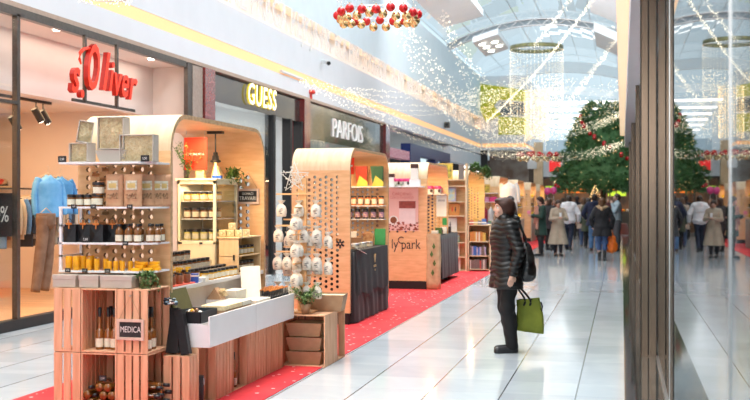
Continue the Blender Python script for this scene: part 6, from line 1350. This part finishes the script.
# ================================================================ PEOPLE
def sdf_mesh(prims, vox, k=.03, post=None):
    """prims: (op, kind, data...) blended smoothly into one closed surface, meshed by surface nets"""
    lo = np.array([9.] * 3); hi = -lo
    for p in prims:
        if p[0] != '+': continue
        if p[1] == 'c': pts = [np.array(p[2]) - max(p[4], p[5]), np.array(p[3]) - max(p[4], p[5]), np.array(p[2]) + max(p[4], p[5]), np.array(p[3]) + max(p[4], p[5])]
        else: r = max(p[3]); pts = [np.array(p[2]) - r, np.array(p[2]) + r]
        lo = np.minimum(lo, np.min(pts, 0)); hi = np.maximum(hi, np.max(pts, 0))
    lo -= vox * 3 + .012; hi += vox * 3 + .012; n = np.ceil((hi - lo) / vox).astype(int) + 1
    ax = [lo[i] + vox * np.arange(n[i]) for i in range(3)]; D = np.full(n, .5, np.float32)
    for p in prims:
        kk = p[6] if p[1] == 'c' and len(p) > 6 else (p[5] if p[1] == 'e' and len(p) > 5 else k)
        if p[1] == 'pl': bl = [0] * 3; bh = list(n)
        else:
            if p[1] == 'c': r = max(p[4], p[5]); a = np.minimum(p[2], p[3]) - r - kk * 2; b = np.maximum(p[2], p[3]) + r + kk * 2
            else: r = max(p[3]); a = np.array(p[2]) - r - kk * 2; b = np.array(p[2]) + r + kk * 2
            bl = np.clip(np.floor((a - lo) / vox).astype(int), 0, n - 1); bh = np.clip(np.ceil((b - lo) / vox).astype(int) + 1, 1, n)
        sl = tuple(slice(bl[i], bh[i]) for i in range(3))
        X, Y, Z = ax[0][sl[0]][:, None, None], ax[1][sl[1]][None, :, None], ax[2][sl[2]][None, None, :]
        if p[1] == 'c':
            a, b, ra, rb = np.array(p[2], float), np.array(p[3], float), p[4], p[5]; d = b - a; L = max(1e-9, d @ d)
            t = np.clip(((X - a[0]) * d[0] + (Y - a[1]) * d[1] + (Z - a[2]) * d[2]) / L, 0, 1)
            q = np.sqrt((X - a[0] - t * d[0]) ** 2 + (Y - a[1] - t * d[1]) ** 2 + (Z - a[2] - t * d[2]) ** 2) - (ra + (rb - ra) * t)
        elif p[1] == 'e':
            c, r = p[2], p[3]; u, v, w_ = X - c[0], Y - c[1], Z - c[2]
            if len(p) > 4 and p[4]: tx_ = p[4]; v2 = v * math.cos(tx_) - w_ * math.sin(tx_); w2 = v * math.sin(tx_) + w_ * math.cos(tx_); v, w_ = v2, w2
            m = np.sqrt((u / r[0]) ** 2 + (v / r[1]) ** 2 + (w_ / r[2]) ** 2); m2 = np.sqrt((u / r[0] ** 2) ** 2 + (v / r[1] ** 2) ** 2 + (w_ / r[2] ** 2) ** 2) + 1e-6; q = m * (m - 1) / m2
        else: q = np.broadcast_to(p[2] * X + p[3] * Y + p[4] * Z + p[5], D[sl].shape)
        A = D[sl]
        if p[0] == '+': h = np.clip(.5 + .5 * (A - q) / kk, 0, 1); D[sl] = A * (1 - h) + q * h - kk * h * (1 - h)
        elif p[0] == '-': D[sl] = np.maximum(A, -q)
    if post is not None: D = post(D, ax[0][:, None, None], ax[1][None, :, None], ax[2][None, None, :])
    S = D < 0; c = np.zeros(n - 1, int); acc = np.zeros(tuple(n - 1) + (3,)); cnt = np.zeros(n - 1)
    cor = [(i, j, l) for i in (0, 1) for j in (0, 1) for l in (0, 1)]
    sub = lambda A, o: A[o[0]:n[0] - 1 + o[0], o[1]:n[1] - 1 + o[1], o[2]:n[2] - 1 + o[2]]
    for o in cor:
        for a in range(3):
            if o[a]: continue
            o2 = list(o); o2[a] = 1; d0, d1 = sub(D, o), sub(D, tuple(o2)); x = (d0 < 0) != (d1 < 0)
            t = np.where(x, d0 / np.where(x, d0 - d1, 1), 0)
            for b in range(3): acc[..., b] += np.where(x, (t if b == a else o[b]), 0)
            cnt += x
    act = cnt > 0; ids = -np.ones(n - 1, int); ids[act] = np.arange(act.sum()); I = np.argwhere(act)
    V = lo + vox * (I + acc[act] / cnt[act][:, None]); F = []
    for a in range(3):
        b, e = (a + 1) % 3, (a + 2) % 3; s0 = [slice(0, n[i] - 1) for i in range(3)]; s1 = list(s0); s1[a] = slice(1, n[a])
        A0, A1 = S[tuple(s0)], S[tuple(s1)]; x = A0 != A1; x[(slice(None),) * b + (0,)] = False; x[(slice(None),) * e + (0,)] = False
        idx = np.argwhere(x); ub = np.zeros(3, int); ub[b] = 1; ue = np.zeros(3, int); ue[e] = 1
        q = [ids[tuple((idx - o).T)] for o in (0 * ub, ub, ub + ue, ue)]; fl = A0[x]
        Q = np.stack(q, 1); Q[~fl] = Q[~fl][:, ::-1]; F.append(Q)
    F = np.concatenate(F); F = F[(F >= 0).all(1)]
    return V, F
def sdf_obj(name, prims, vox, m, parent, k=.03, post=None):
    V, F = sdf_mesh(prims, vox, k, post); me = bpy.data.meshes.new(name)
    me.vertices.add(len(V)); me.vertices.foreach_set('co', V.ravel()); me.loops.add(F.size); me.loops.foreach_set('vertex_index', F.ravel())
    me.polygons.add(len(F)); me.polygons.foreach_set('loop_start', np.arange(0, F.size, 4)); me.polygons.foreach_set('loop_total', np.full(len(F), 4))
    me.materials.append(m); me.update(calc_edges=True); me.polygons.foreach_set('use_smooth', [True] * len(F)); me.validate()
    o = bpy.data.objects.new(name, me); COL.objects.link(o); o.parent = parent; return o

def v3(*a): return np.array(a, float)
def person(label, loc, rz, H=1.7, vox=.014, sex='f', feet=((.09, 0), (-.09, 0)), heel=(0, 0), knees=((0, 0), (0, 0)), arms=None, lean=0, headp=0, headturn=0, skin=(.66, .40, .30),
           top=dict(), legs=dict(), shoes=(.02, .02, .02), hair=dict(), group=None, shoe_h=.05):
    """local frame: faces -Y, left side is +X; measures for a 1.70 m body, scaled"""
    t = thing('person', label, 'person', loc, rz, group); s = H / 1.70; t.scale = (s, s, s)
    SK = mat('skin_%d' % int(skin[0] * 100), skin, .5, noise_=.08, nscale=12); fem = sex == 'f'
    sw = .165 if fem else .19; hw = .085; oy = lean
    def L_(z): return -oy * max(0, (z - .9)) # forward lean
    J = {}
    for i, sx_ in enumerate((1, -1)):
        hip = v3(sx_ * hw, 0, .88); an = v3(feet[i][0], feet[i][1], .075 + heel[i]); kn = (hip + an) / 2 + v3(knees[i][0], -.015 + knees[i][1], .02)
        sh = v3(sx_ * sw, L_(1.38), 1.385)
        J[i] = (hip, kn, an, sh)
    if arms is None: arms = (((.235, .02, 1.10), (.25, -.04, .86)), ((-.235, .02, 1.10), (-.25, -.04, .86)))
    hd = v3(0, L_(1.58) - .015, 1.585)
    P = []
    P += [('+', 'e', (0, L_(1.25), 1.26), (sw * .92, .105, .19)), ('+', 'e', (0, L_(1.08), 1.06), (sw * .80, .09, .15)), ('+', 'e', (0, 0, .93), (.155, .105, .12)), ('+', 'c', (-sw * .8, L_(1.38), 1.38), (sw * .8, L_(1.38), 1.38), .052, .052)]
    if fem: P += [('+', 'e', (sx_ * .07, L_(1.25) - .085, 1.24), (.06, .05, .06)) for sx_ in (1, -1)]
    P += [('+', 'c', (0, L_(1.4) + .01, 1.40), (0, hd[1] + .012, 1.50), .052, .048)]
    for i in (0, 1):
        hip, kn, an, sh = J[i]; el, wr = v3(*arms[i][0]), v3(*arms[i][1])
        P += [('+', 'c', hip, kn, .082, .053), ('+', 'c', kn, an, .053, .034), ('+', 'e', kn * .6 + an * .4 + v3(0, .02, 0), (.045, .05, .10))]
        toe = an + v3(0, -.15, -.045 - heel[i]); P += [('+', 'c', an + v3(0, .02, -.03), toe, .036, .026)]
        P += [('+', 'c', sh, el, .048, .038), ('+', 'c', el, wr, .038, .025)]
        d = wr - el; d /= np.linalg.norm(d); side = np.cross(d, v3(1, 0, 0)); side = side / max(1e-6, np.linalg.norm(side)); nrm = np.cross(side, d)
        pc = wr + d * .05; P += [('+', 'c', wr, pc, .024, .030, .015)]
        for q, (off, ln, cr) in enumerate(((-.026, .065, .3), (-.009, .078, .35), (.009, .074, .4), (.025, .058, .45))):
            b = pc + side * off + d * .018; m1 = b + d * ln * .5 ; e = m1 + (d * math.cos(cr) - nrm * math.sin(cr) * (1 if i == 0 else -1)) * ln * .5; P += [('+', 'c', b, m1, .0095, .009, .006), ('+', 'c', m1, e, .009, .0075, .006)]
        tb_ = wr + d * .02 - side * .020; tm = tb_ - side * .022 + d * .03; P += [('+', 'c', tb_, tm, .012, .0105, .008), ('+', 'c', tm, tm + d * .028 - side * .004, .0105, .0085, .006)]
    def headrot(p):  # turn about the neck, nod
        x, y, z = np.array(p, float) - (hd - v3(0, 0, .09)); a = headp; y, z = y * math.cos(a) + z * -math.sin(a) * -1 * -1, z * math.cos(a) + y * math.sin(a); b = headturn
        return v3(x * math.cos(b) - y * math.sin(b), x * math.sin(b) + y * math.cos(b), z) + (hd - v3(0, 0, .09))
    hh = [((0, .012, .025), (.074, .092, .088)), ((0, -.012, -.028), (.060, .075, .082)), ((0, -.055, -.078), (.030, .032, .026)), ((0, -.086, -.012), (.011, .020, .024)), ((0, -.098, -.024), (.013, .014, .011)), ((.075, .012, -.012), (.010, .018, .030)), ((-.075, .012, -.012), (.010, .018, .030)),
          ((0, -.080, -.052), (.024, .012, .007)), ((0, -.077, -.063), (.020, .012, .008)), ((.034, -.062, -.030), (.024, .024, .024)), ((-.034, -.062, -.030), (.024, .024, .024)), ((0, -.074, .024), (.045, .014, .010))]
    for c_, r_ in hh: P.append(('+', 'e', headrot(hd + v3(*c_)), r_, -headp, .012))
    for sx_ in (1, -1): P.append(('-', 'e', headrot(hd + v3(sx_ * .031, -.094, .004)), (.017, .012, .010), 0))
    sdf_obj('body', P, vox, SK, t, .035)
    ew = MB()
    for sx_ in (1, -1):
        c_ = headrot(hd + v3(sx_ * .031, -.0715, .004)); ew.ball(c_, .0115, mat('eye_white', (.75, .74, .72), .2, noise_=.02), 10, 7)
        ew.ball(c_ + (headrot(hd + v3(sx_ * .031, -.090, .004)) - headrot(hd + v3(sx_ * .031, -.079, .004))) * .62, .0058, BLACKP, 8, 6); 
    ew.build('eyes', t)
    bw = MB()
    for sx_ in (1, -1): bw.tube([headrot(hd + v3(sx_ * x, -.090 + x * .25, z)) for x, z in ((.014, .024), (.03, .029), (.046, .024))], .0035, mat('brow', (.06, .03, .02), .8, noise_=.1), 5)
    bw.build('eyebrows', t)
    lw_ = MB(); lw_.ball(headrot(hd + v3(0, -.088, -.0555)), 1, mat('lips', (.50, .14, .13), .45, noise_=.05), 10, 6, (.021, .008, .0075)); lw_.build('lips', t)
    # hair
    hc = hair.get('col', (.05, .025, .015)); HM = mat('hair_%d_%d' % (int(hc[0] * 1000), int(hc[1] * 1000)), hc, .45, noise_=.5, nscale=30, stretch=(12, 12, 2), bump=.3)
    vb = .014 if hair.get('bob') else 0
    hp = [('+', 'e', headrot(hd + v3(0, .025, .032 - vb * .5)), (.090 + vb, .102 + vb, .090 + vb * .4), -headp, .02), ('+', 'e', headrot(hd + v3(0, .05, -.02)), (.078 + vb, .075 + vb, .080 + vb * .4), -headp, .02)]
    ln = hair.get('len', 0)
    if ln: hp += [('+', 'c', headrot(hd + v3(0, .055, 0)), hd + v3(0, .09, -ln), .07, .05, .02)] + [('+', 'c', headrot(hd + v3(sx_ * .065, .02, 0)), hd + v3(sx_ * .07, .05, -ln * .9), .03, .028, .02) for sx_ in (1, -1)]
    if hair.get('bob'): hp += [('+', 'e', headrot(hd + v3(sx_ * .055, .035, -.005)), (.038, .055, .060), 0, .02) for sx_ in (1, -1)] + [('+', 'e', headrot(hd + v3(0, -.035, .084)), (.062, .060, .026), 0, .02)]
    if hair.get('bun'): hp += [('+', 'e', headrot(hd + v3(0, .10, .04)), (.04, .04, .04), 0, .02)]
    hp += [('-', 'e', headrot(hd + v3(0, -.085, -.035)), (.100, .072, .088), -headp)]
    sdf_obj('hair', hp, min(vox, .009), HM, t, .02, (lambda D, X, Y, Z: D - .0022 * np.sin(X * 330 + Z * 60) * np.sin(Y * 300 + Z * 40)) if vox < .01 else None)
    if hair.get('hat'): sdf_obj('hat', [('+', 'e', headrot(hd + v3(0, .018, .055)), (.094, .108, .085), 0), ('-', 'e', headrot(hd + v3(0, -.1, -.05)), (.10, .085, .09), 0)], vox, mat('hat_%d' % int(hair['hat'][0] * 100), hair['hat'], .9, noise_=.15), t, .02)
    # trousers
    lc = legs.get('col', (.015, .015, .018)); LM = mat('trouser_%d_%d' % (int(lc[0] * 100), int(lc[2] * 100)), lc, .75, noise_=.2, nscale=18, bump=.2); fl = legs.get('flare', .012); cut = legs.get('cut', .085)
    lp = [('+', 'e', (0, 0, .94), (.178, .130, .13))]
    for i in (0, 1):
        hip, kn, an, sh = J[i]; lp += [('+', 'c', hip, kn, .098, .066 + fl * .3), ('+', 'c', kn, an + v3(0, .005, .01), .066 + fl * .3, .046 + fl), ('+', 'e', (hip + kn) / 2 + v3(0, .02, .06), (.085, .09, .16)), ('+', 'e', kn, (.078, .080, .10)), ('+', 'e', kn * .6 + an * .4 + v3(0, .022, 0), (.066, .072, .13))]
    lp.append(('-', 'pl', 0, 0, 1, -cut)) if not any(heel) else None
    sdf_obj('trousers', lp, vox, LM, t, .03, lambda D, X, Y, Z: D - .004 * np.sin(Z * 42 + X * 25) * np.sin(X * 40 + Z * 9))
    SM = mat('shoe_%d' % int(shoes[0] * 100), shoes, .35, noise_=.15)
    for i in (0, 1):
        hip, kn, an, sh = J[i]; h0 = heel[i]; a = an + v3(0, .03, -.04); b = an + v3(0, -.17, -.05 - h0)
        sp_ = [('+', 'c', a + v3(0, 0, .0), b, .043, .034, .02), ('+', 'c', an + v3(0, .01, shoe_h - .04), an + v3(0, 0, -.03), .043, .045, .02), ('+', 'c', a + v3(0, .005, -.01), b + v3(0, .01, .004), .040, .040, .02)]
        if not h0: sp_.append(('-', 'pl', 0, 0, 1, -.001))
        sdf_obj('shoe', sp_, min(vox, .010), SM, t, .015)
    # upper garment
    tc = top.get('col', (.02, .02, .022)); TM = mat(top.get('mat', 'top_%d_%d_%d' % tuple(int(c * 100) for c in tc)), tc, top.get('rough', .8), noise_=.12, nscale=10, bump=.15, sheen=top.get('sheen', .1), coat=top.get('coat', 0)); hem = top.get('hem', .78); inf = top.get('inf', .02); ends = top.get('sleeve', 1.0)
    tp = [('+', 'e', (0, L_(1.25), 1.25), (sw * .96 + inf, .115 + inf, .20 + inf)), ('+', 'e', (0, L_(1.05), 1.05), (sw * .86 + inf, .105 + inf, .17)), ('+', 'c', (-sw * .82, L_(1.38) + .005, 1.372), (sw * .82, L_(1.38) + .005, 1.372), .056 + inf, .056 + inf), ('+', 'e', (0, 0, .93), (.162 + inf, .118 + inf, .14))]
    if hem < .8: fl2 = top.get('flare', .03); tp += [('+', 'c', (-.07, 0, .88), (-.07 - fl2 * .5, .0, hem + .02), .095 + inf, .10 + inf + fl2 * .6), ('+', 'c', (.07, 0, .88), (.07 + fl2 * .5, .0, hem + .02), .095 + inf, .10 + inf + fl2 * .6)]
    for i in (0, 1):
        sh = J[i][3]; el, wr = v3(*arms[i][0]), v3(*arms[i][1]); we = el + (wr - el) * (ends * .97); ko = v3((.012 + inf * .35) * (1 if i == 0 else -1), 0, 0); tp += [('+', 'c', sh + v3(0, 0, -.005), el + ko, .056 + inf * .5, .046 + inf * .42, .010), ('+', 'c', el + ko, we, .046 + inf * .42, .033 + inf * .38, .012)]
    if top.get('collar', True): tp += [('+', 'c', (0, L_(1.4) + .012, 1.41), (0, L_(1.4) + .005, 1.455 + top.get('collar_h', 0)), .075, .072 + top.get('collar_h', 0) * .3, .02)]
    if top.get('hood'): tp += [('+', 'e', (0, L_(1.4) + .10, 1.43), (.12, .075, .085), 0, .03)]
    if top.get('hood_up'): tp += [('+', 'e', hd + v3(0, .03, .02), (.115, .12, .135), 0, .03)]
    tp.append(('-', 'pl', 0, 0, 1, -hem))
    if top.get('hood_up'): tp.append(('-', 'e', hd + v3(0, -.10, -.02), (.078, .09, .11), 0))
    qs = top.get('quilt', 0)
    pf = None
    if qs: pf = lambda D, X, Y, Z: D - .010 * np.abs(np.sin((Z + .008 * np.sin(X * 24 + Y * 18)) * math.pi / qs)) ** .7 + .004
    else: pf = lambda D, X, Y, Z: D - .0035 * np.sin(Z * 24 + X * 18 + Y * 12) * np.sin(X * 34 - Z * 11)
    sdf_obj(top.get('name', 'coat'), tp, vox, TM, t, .035, pf)
    if top.get('fur'): sdf_obj('fur_trim', [('+', 'c', (-.13, L_(1.4) + .03, 1.44), (0, L_(1.4) + .14, 1.40), .045, .05), ('+', 'c', (.13, L_(1.4) + .03, 1.44), (0, L_(1.4) + .14, 1.40), .045, .05), ('+', 'c', (-.13, L_(1.4) + .03, 1.44), (.0, L_(1.4) + .05, 1.50), .045, .04), ('+', 'c', (.13, L_(1.4) + .03, 1.44), (0, L_(1.4) + .05, 1.50), .045, .04)], vox, mat('fur_tan', (.50, .34, .20), .9, noise_=.4, nscale=40), t, .02, lambda D, X, Y, Z: D - .006 * np.sin(X * 180) * np.sin(Y * 170) * np.sin(Z * 190))
    if top.get('scarf'): sdf_obj('scarf', [('+', 'c', (-.07, L_(1.4) - .03, 1.44), (.07, L_(1.4) - .03, 1.44), .045, .045), ('+', 'c', (-.07, L_(1.4) + .05, 1.45), (.07, L_(1.4) + .05, 1.45), .045, .045), ('+', 'c', (.06, -.13, 1.40), (.09, -.16, .80), .035, .045), ('+', 'c', (-.05, -.13, 1.40), (-.06, -.16, .95), .035, .045)], vox, mat('scarf_rose', top['scarf'], .9, noise_=.2, nscale=25), t, .03)
    t['_s'] = s; return t, hd, s
def lw_pt(t, p):
    """a point of the figure's frame in the hall's frame"""
    a = t.rotation_euler.z; s = t.scale[0]; x, y, z = (c * s for c in p); return Vector((t.location.x + x * math.cos(a) - y * math.sin(a), t.location.y + x * math.sin(a) + y * math.cos(a), z))

# --- the woman in the walkway, seen from her left side
A1_ = ((.235, .045, 1.12), (.245, -.02, .88)); A2_ = ((-.225, .10, 1.13), (-.215, .13, .90))
wl = at(506, 352, Z=0)
wt, hd, ws = person('woman in a shiny black quilted jacket and black trousers standing in the walkway', (wl.x, wl.y, .0), math.radians(-62), 1.625, .0075, feet=((.075, .035), (-.085, .10)), knees=((0, -.02), (0, -.01)), arms=(A1_, A2_), headp=0, headturn=-.05, lean=.03, skin=(.70, .42, .31),
    top=dict(col=(.006, .006, .006), mat='jacket_black_shiny', rough=.40, coat=.05, sheen=0, hem=.71, inf=.045, quilt=.056, collar_h=.03, hood=True, name='jacket', flare=.02), legs=dict(col=(.006, .006, .007), flare=.022, cut=.03), shoes=(.02, .02, .022), hair=dict(col=(.075, .026, .016), bob=True), shoe_h=.04)
# black shoulder bag on her back
sb = thing('shoulder_bag', 'black leather pouch bag hanging behind the shoulder of the quilted jacket', 'bag', wt.location, wt.rotation_euler.z); sb.scale = (ws,) * 3
LEA = mat('black_leather', (.014, .013, .013), .25, noise_=.3, coat=.3)
sdf_obj('pouch', [('+', 'e', (.10, .20, .98), (.10, .09, .17)), ('+', 'e', (.10, .20, .87), (.11, .105, .10)), ('+', 'e', (.10, .19, 1.12), (.07, .06, .09))], .009, LEA, sb, .05, lambda D, X, Y, Z: D - .006 * np.sin(X * 60 + Z * 30) * np.sin(Z * 25))
MB().tube([(.12, .20, 1.12), (.19, .15, 1.27), (.165, .07, 1.43), (.13, .0, 1.45), (.13, -.06, 1.44)], .012, LEA, 8).tube([(.07, .20, 1.14), (.08, .17, 1.32), (.08, .12, 1.44)], .012, LEA, 8).build('strap', sb)
# green tote
hp_ = lw_pt(wt, (-.20, .14, .80)); gp = at(527, 319, Y=wl.y + .12)
tg = thing('tote_bag', 'bright green cloth tote bag held low behind the woman in black', 'bag', (gp.x + .02, wl.y + .12, 0), .12)
GT = mat('tote_green', (.26, .30, .035), .75, col2=(.19, .22, .025), nscale=7, bump=.2)
w = MB(); v = []; n = 24; Z0, Z1 = .205, .555
for j in range(11):
    f = j / 10
    for k in range(n):
        a = 2 * PI * k / n; cx = max(-1, min(1, 1.25 * math.cos(a))); cy = max(-1, min(1, 1.25 * math.sin(a))); hw = .150 - .035 * f; hd_ = .045 * (1 - .45 * f) * (1 + .2 * math.sin(f * 5))
        v.append((cx * hw + .012 * math.sin(f * 4) + .008 * math.sin(k + f * 3), cy * hd_ + .008 * math.sin(cx * 9 + f * 4), Z0 + (Z1 - Z0) * f + .012 * cx * f - .02 * cx * (1 - f)))
w.add(v, [(j * n + k, j * n + (k + 1) % n, (j + 1) * n + (k + 1) % n, (j + 1) * n + k) for j in range(10) for k in range(n)] + [tuple(range(n))[::-1]], GT, True); w.build('bag_body', tg)
MB().box(-.105, .105, -.018, .018, Z1 - .012, Z1 - .002, BLACK).build('lining', tg)
hx = hp_.x - tg.location.x; hy = hp_.y - tg.location.y; hz = hp_.z
for s_ in (-1, 1): 
    w = MB(); w.tube(crv([Vector((-.055, s_ * .022, Z1 - .07)), Vector((-.05, s_ * .024, Z1 + .01)), Vector((hx, hy + s_ * .008, hz + .01)), Vector((.00, s_ * .024, Z1 + .01)), Vector((.01, s_ * .022, Z1 - .07))], 6), .011, BLACK, 6); w.build('handle', tg)
MB().tube([(.125, -.03, Z1 - .03), (.14, -.035, Z1 - .08), (.135, -.035, Z1 - .13), (.12, -.03, Z1 - .10)], .007, BLACK, 6).build('side_loop', tg)

AB = (((.22, -.10, 1.12), (.05, -.30, 1.16)), ((-.22, -.10, 1.12), (-.05, -.30, 1.16)))   # both hands holding a phone
def put(px, py, label, rz, H, **k):
    p = at(px, py, Z=0); return person(label, (p.x, p.y, 0), math.radians(rz), H, k.pop('vox', .014), **k)
g_, _, s_ = put(541, 256, 'woman in a dark green coat and rose scarf looking down at a pink phone', -62, 1.70, arms=AB, headp=.35, top=dict(col=(.012, .045, .032), hem=.60, inf=.03, scarf=(.55, .28, .22)), hair=dict(col=(.06, .03, .02), len=.10), feet=((.08, -.05), (-.09, .05)))
p = lw_pt(g_, (0, -.37, 1.22)); o = MB().box(-.05, .05, -.03, .03, -.01, .08, mat('phone_pink', (.85, .25, .35), .4, noise_=.05)).build('phone', bev=.005); o.location = p; tag(o, 'pink phone case held by the woman in the green coat', 'phone')
g_, _, s_ = put(558, 256, 'woman in a long beige trench coat looking down at her phone', 15, 1.60, arms=AB, headp=.45, top=dict(col=(.50, .40, .30), hem=.36, inf=.035, flare=.10), hair=dict(col=(.07, .04, .03)), feet=((.07, -.07), (-.07, .05)), legs=dict(col=(.02, .02, .03), flare=.0))
p = lw_pt(g_, (0, -.37, 1.20)); o = MB().box(-.035, .035, -.005, .005, -.02, .11, WHITE).build('phone', bev=.004); o.location = p; tag(o, 'pale phone in the hands of the woman in the trench coat', 'phone')
put(568.5, 250, 'person in a white hooded quilted jacket walking away along the hall', 172, 1.74, top=dict(col=(.80, .80, .82), hem=.80, inf=.065, quilt=.09, hood=True, name='jacket'), legs=dict(col=(.02, .03, .06)), hair=dict(col=(.05, .03, .02), len=.04), feet=((.10, -.22), (-.08, .20)), heel=(0, .05), knees=((0, -.03), (0, -.06)), arms=(((.29, .06, 1.12), (.31, .0, .88)), ((-.29, -.0, 1.12), (-.30, -.14, .92))), lean=.06)
put(549.5, 250, 'person in dark clothes standing behind the trench coat woman at the stalls', 150, 1.66, top=dict(col=(.03, .03, .035), hem=.7, inf=.03), hair=dict(col=(.09, .05, .03), len=.08))
put(583.5, 246.5, 'woman in a grey brown coat with brown hair walking away', 178, 1.68, top=dict(col=(.30, .25, .21), hem=.62, inf=.035), legs=dict(col=(.06, .10, .20)), hair=dict(col=(.13, .07, .04), len=.09), feet=((.08, -.15), (-.08, .14)), knees=((0, -.02), (0, -.04)), heel=(0, .03))
put(588.5, 248.5, 'person in a dark olive coat between the grey coat and the navy jacket', 185, 1.66, top=dict(col=(.06, .075, .045), hem=.58, inf=.04), hair=dict(col=(.05, .035, .03)))
put(594.5, 251, 'person in a navy hooded jacket and blue jeans walking away', 180, 1.78, sex='m', top=dict(col=(.012, .018, .05), hem=.76, inf=.06, hood=True, name='jacket'), legs=dict(col=(.10, .22, .42), flare=.02), hair=dict(col=(.02, .015, .012)), feet=((.10, -.10), (-.10, .12)), arms=(((.30, .0, 1.12), (.26, -.14, .98)), ((-.30, .0, 1.12), (-.26, -.14, .98))), shoes=(.08, .04, .03))
fg, _, s_ = put(602, 260.5, 'woman in a black parka with tan fur hood carrying an orange bag', 182, 1.66, top=dict(col=(.014, .014, .018), hem=.66, inf=.05, fur=True, flare=.04), legs=dict(col=(.05, .10, .24), flare=-.004, cut=.28), shoe_h=.26, hair=dict(col=(.16, .07, .03), len=.10), feet=((.07, -.04), (-.07, .06)), arms=(((.26, .04, 1.13), (.24, -.04, .92)), ((-.26, .03, 1.12), (-.26, -.03, .88))))
p = lw_pt(fg, (-.25, -.05, .80)); t = thing('carrier_bag', 'orange plastic carrier bag hanging from the hand of the fur hooded woman', 'bag', p); OB = mat('bag_orange', (.90, .20, .02), .45, col2=(.75, .14, .01), nscale=9)
sdf_obj('bag_body', [('+', 'e', (0, 0, -.42), (.17, .09, .17)), ('+', 'e', (0, 0, -.28), (.13, .06, .18))], .014, OB, t, .05, lambda D, X, Y, Z: D - .01 * np.sin(X * 50 + Z * 20) * np.sin(Z * 30)); w = MB(); [w.tube([(s2 * .06, 0, -.16), (s2 * .03, 0, -.05), (0, 0, .0)], .014, OB, 5) for s2 in (-1, 1)]; w.build('handle', t)
put(617, 251, 'man in a pale blue grey sweater with his hand at his chin', -75, 1.80, sex='m', top=dict(col=(.36, .46, .52), hem=.86, inf=.02, name='sweater'), legs=dict(col=(.10, .10, .11), flare=.02), skin=(.62, .38, .29), hair=dict(col=(.10, .07, .05)), arms=(((.24, -.14, 1.16), (.08, -.17, 1.40)), ((-.24, -.08, 1.12), (.0, -.22, 1.14))))
# shoppers at the book kiosk, partly hidden behind the woman
put(510, 263, 'shopper with black hair in a dark coat behind the woman in black', -120, 1.70, top=dict(col=(.02, .02, .025), hem=.6, inf=.03), hair=dict(col=(.015, .012, .012), bun=True))
put(499, 268, 'shopper in a cream knitted hat and brown clothes at the book kiosk', -80, 1.58, top=dict(col=(.16, .11, .08), hem=.66, inf=.04), hair=dict(col=(.2, .15, .1), hat=(.70, .64, .58)), feet=((.06, -.42), (-.08, .10)), knees=((0, -.02), (0, .0)), legs=dict(col=(.05, .04, .04), flare=.02), lean=-.03)
for i, (px, Y, H, c_, rz, hc, lab) in enumerate(((545.5, 43, 1.62, (.04, .03, .03), 20, (.10, .06, .03), 'distant shopper in black beside the wooden column'), (553, 47, 1.66, (.25, .10, .05), 40, (.20, .12, .06), 'distant shopper in rust brown between the trench coat and white jacket'), (577, 45, 1.75, (.02, .02, .03), 180, (.03, .02, .02), 'distant shopper in black just right of the white jacket'),
        (608, 46, 1.70, (.15, .05, .05), 10, (.30, .20, .10), 'distant shopper in dark red between the fur hood and the man'), (563, 49, 1.70, (.30, .28, .26), 170, (.05, .04, .03), 'distant shopper in light grey walking far behind'), (598, 48, 1.72, (.05, .08, .06), 200, (.08, .05, .03), 'distant shopper in dark green far behind the navy jacket'),
        (587, 44.5, 1.68, (.10, .10, .12), 175, (.12, .07, .04), 'distant shopper in grey behind the olive coat'))):
    x = at(px, 240, Y=Y).x; person(lab, (x, Y, 0), math.radians(rz), H, .022, top=dict(col=c_, hem=.7, inf=.03), hair=dict(col=hc, len=.05 if i % 2 else 0))
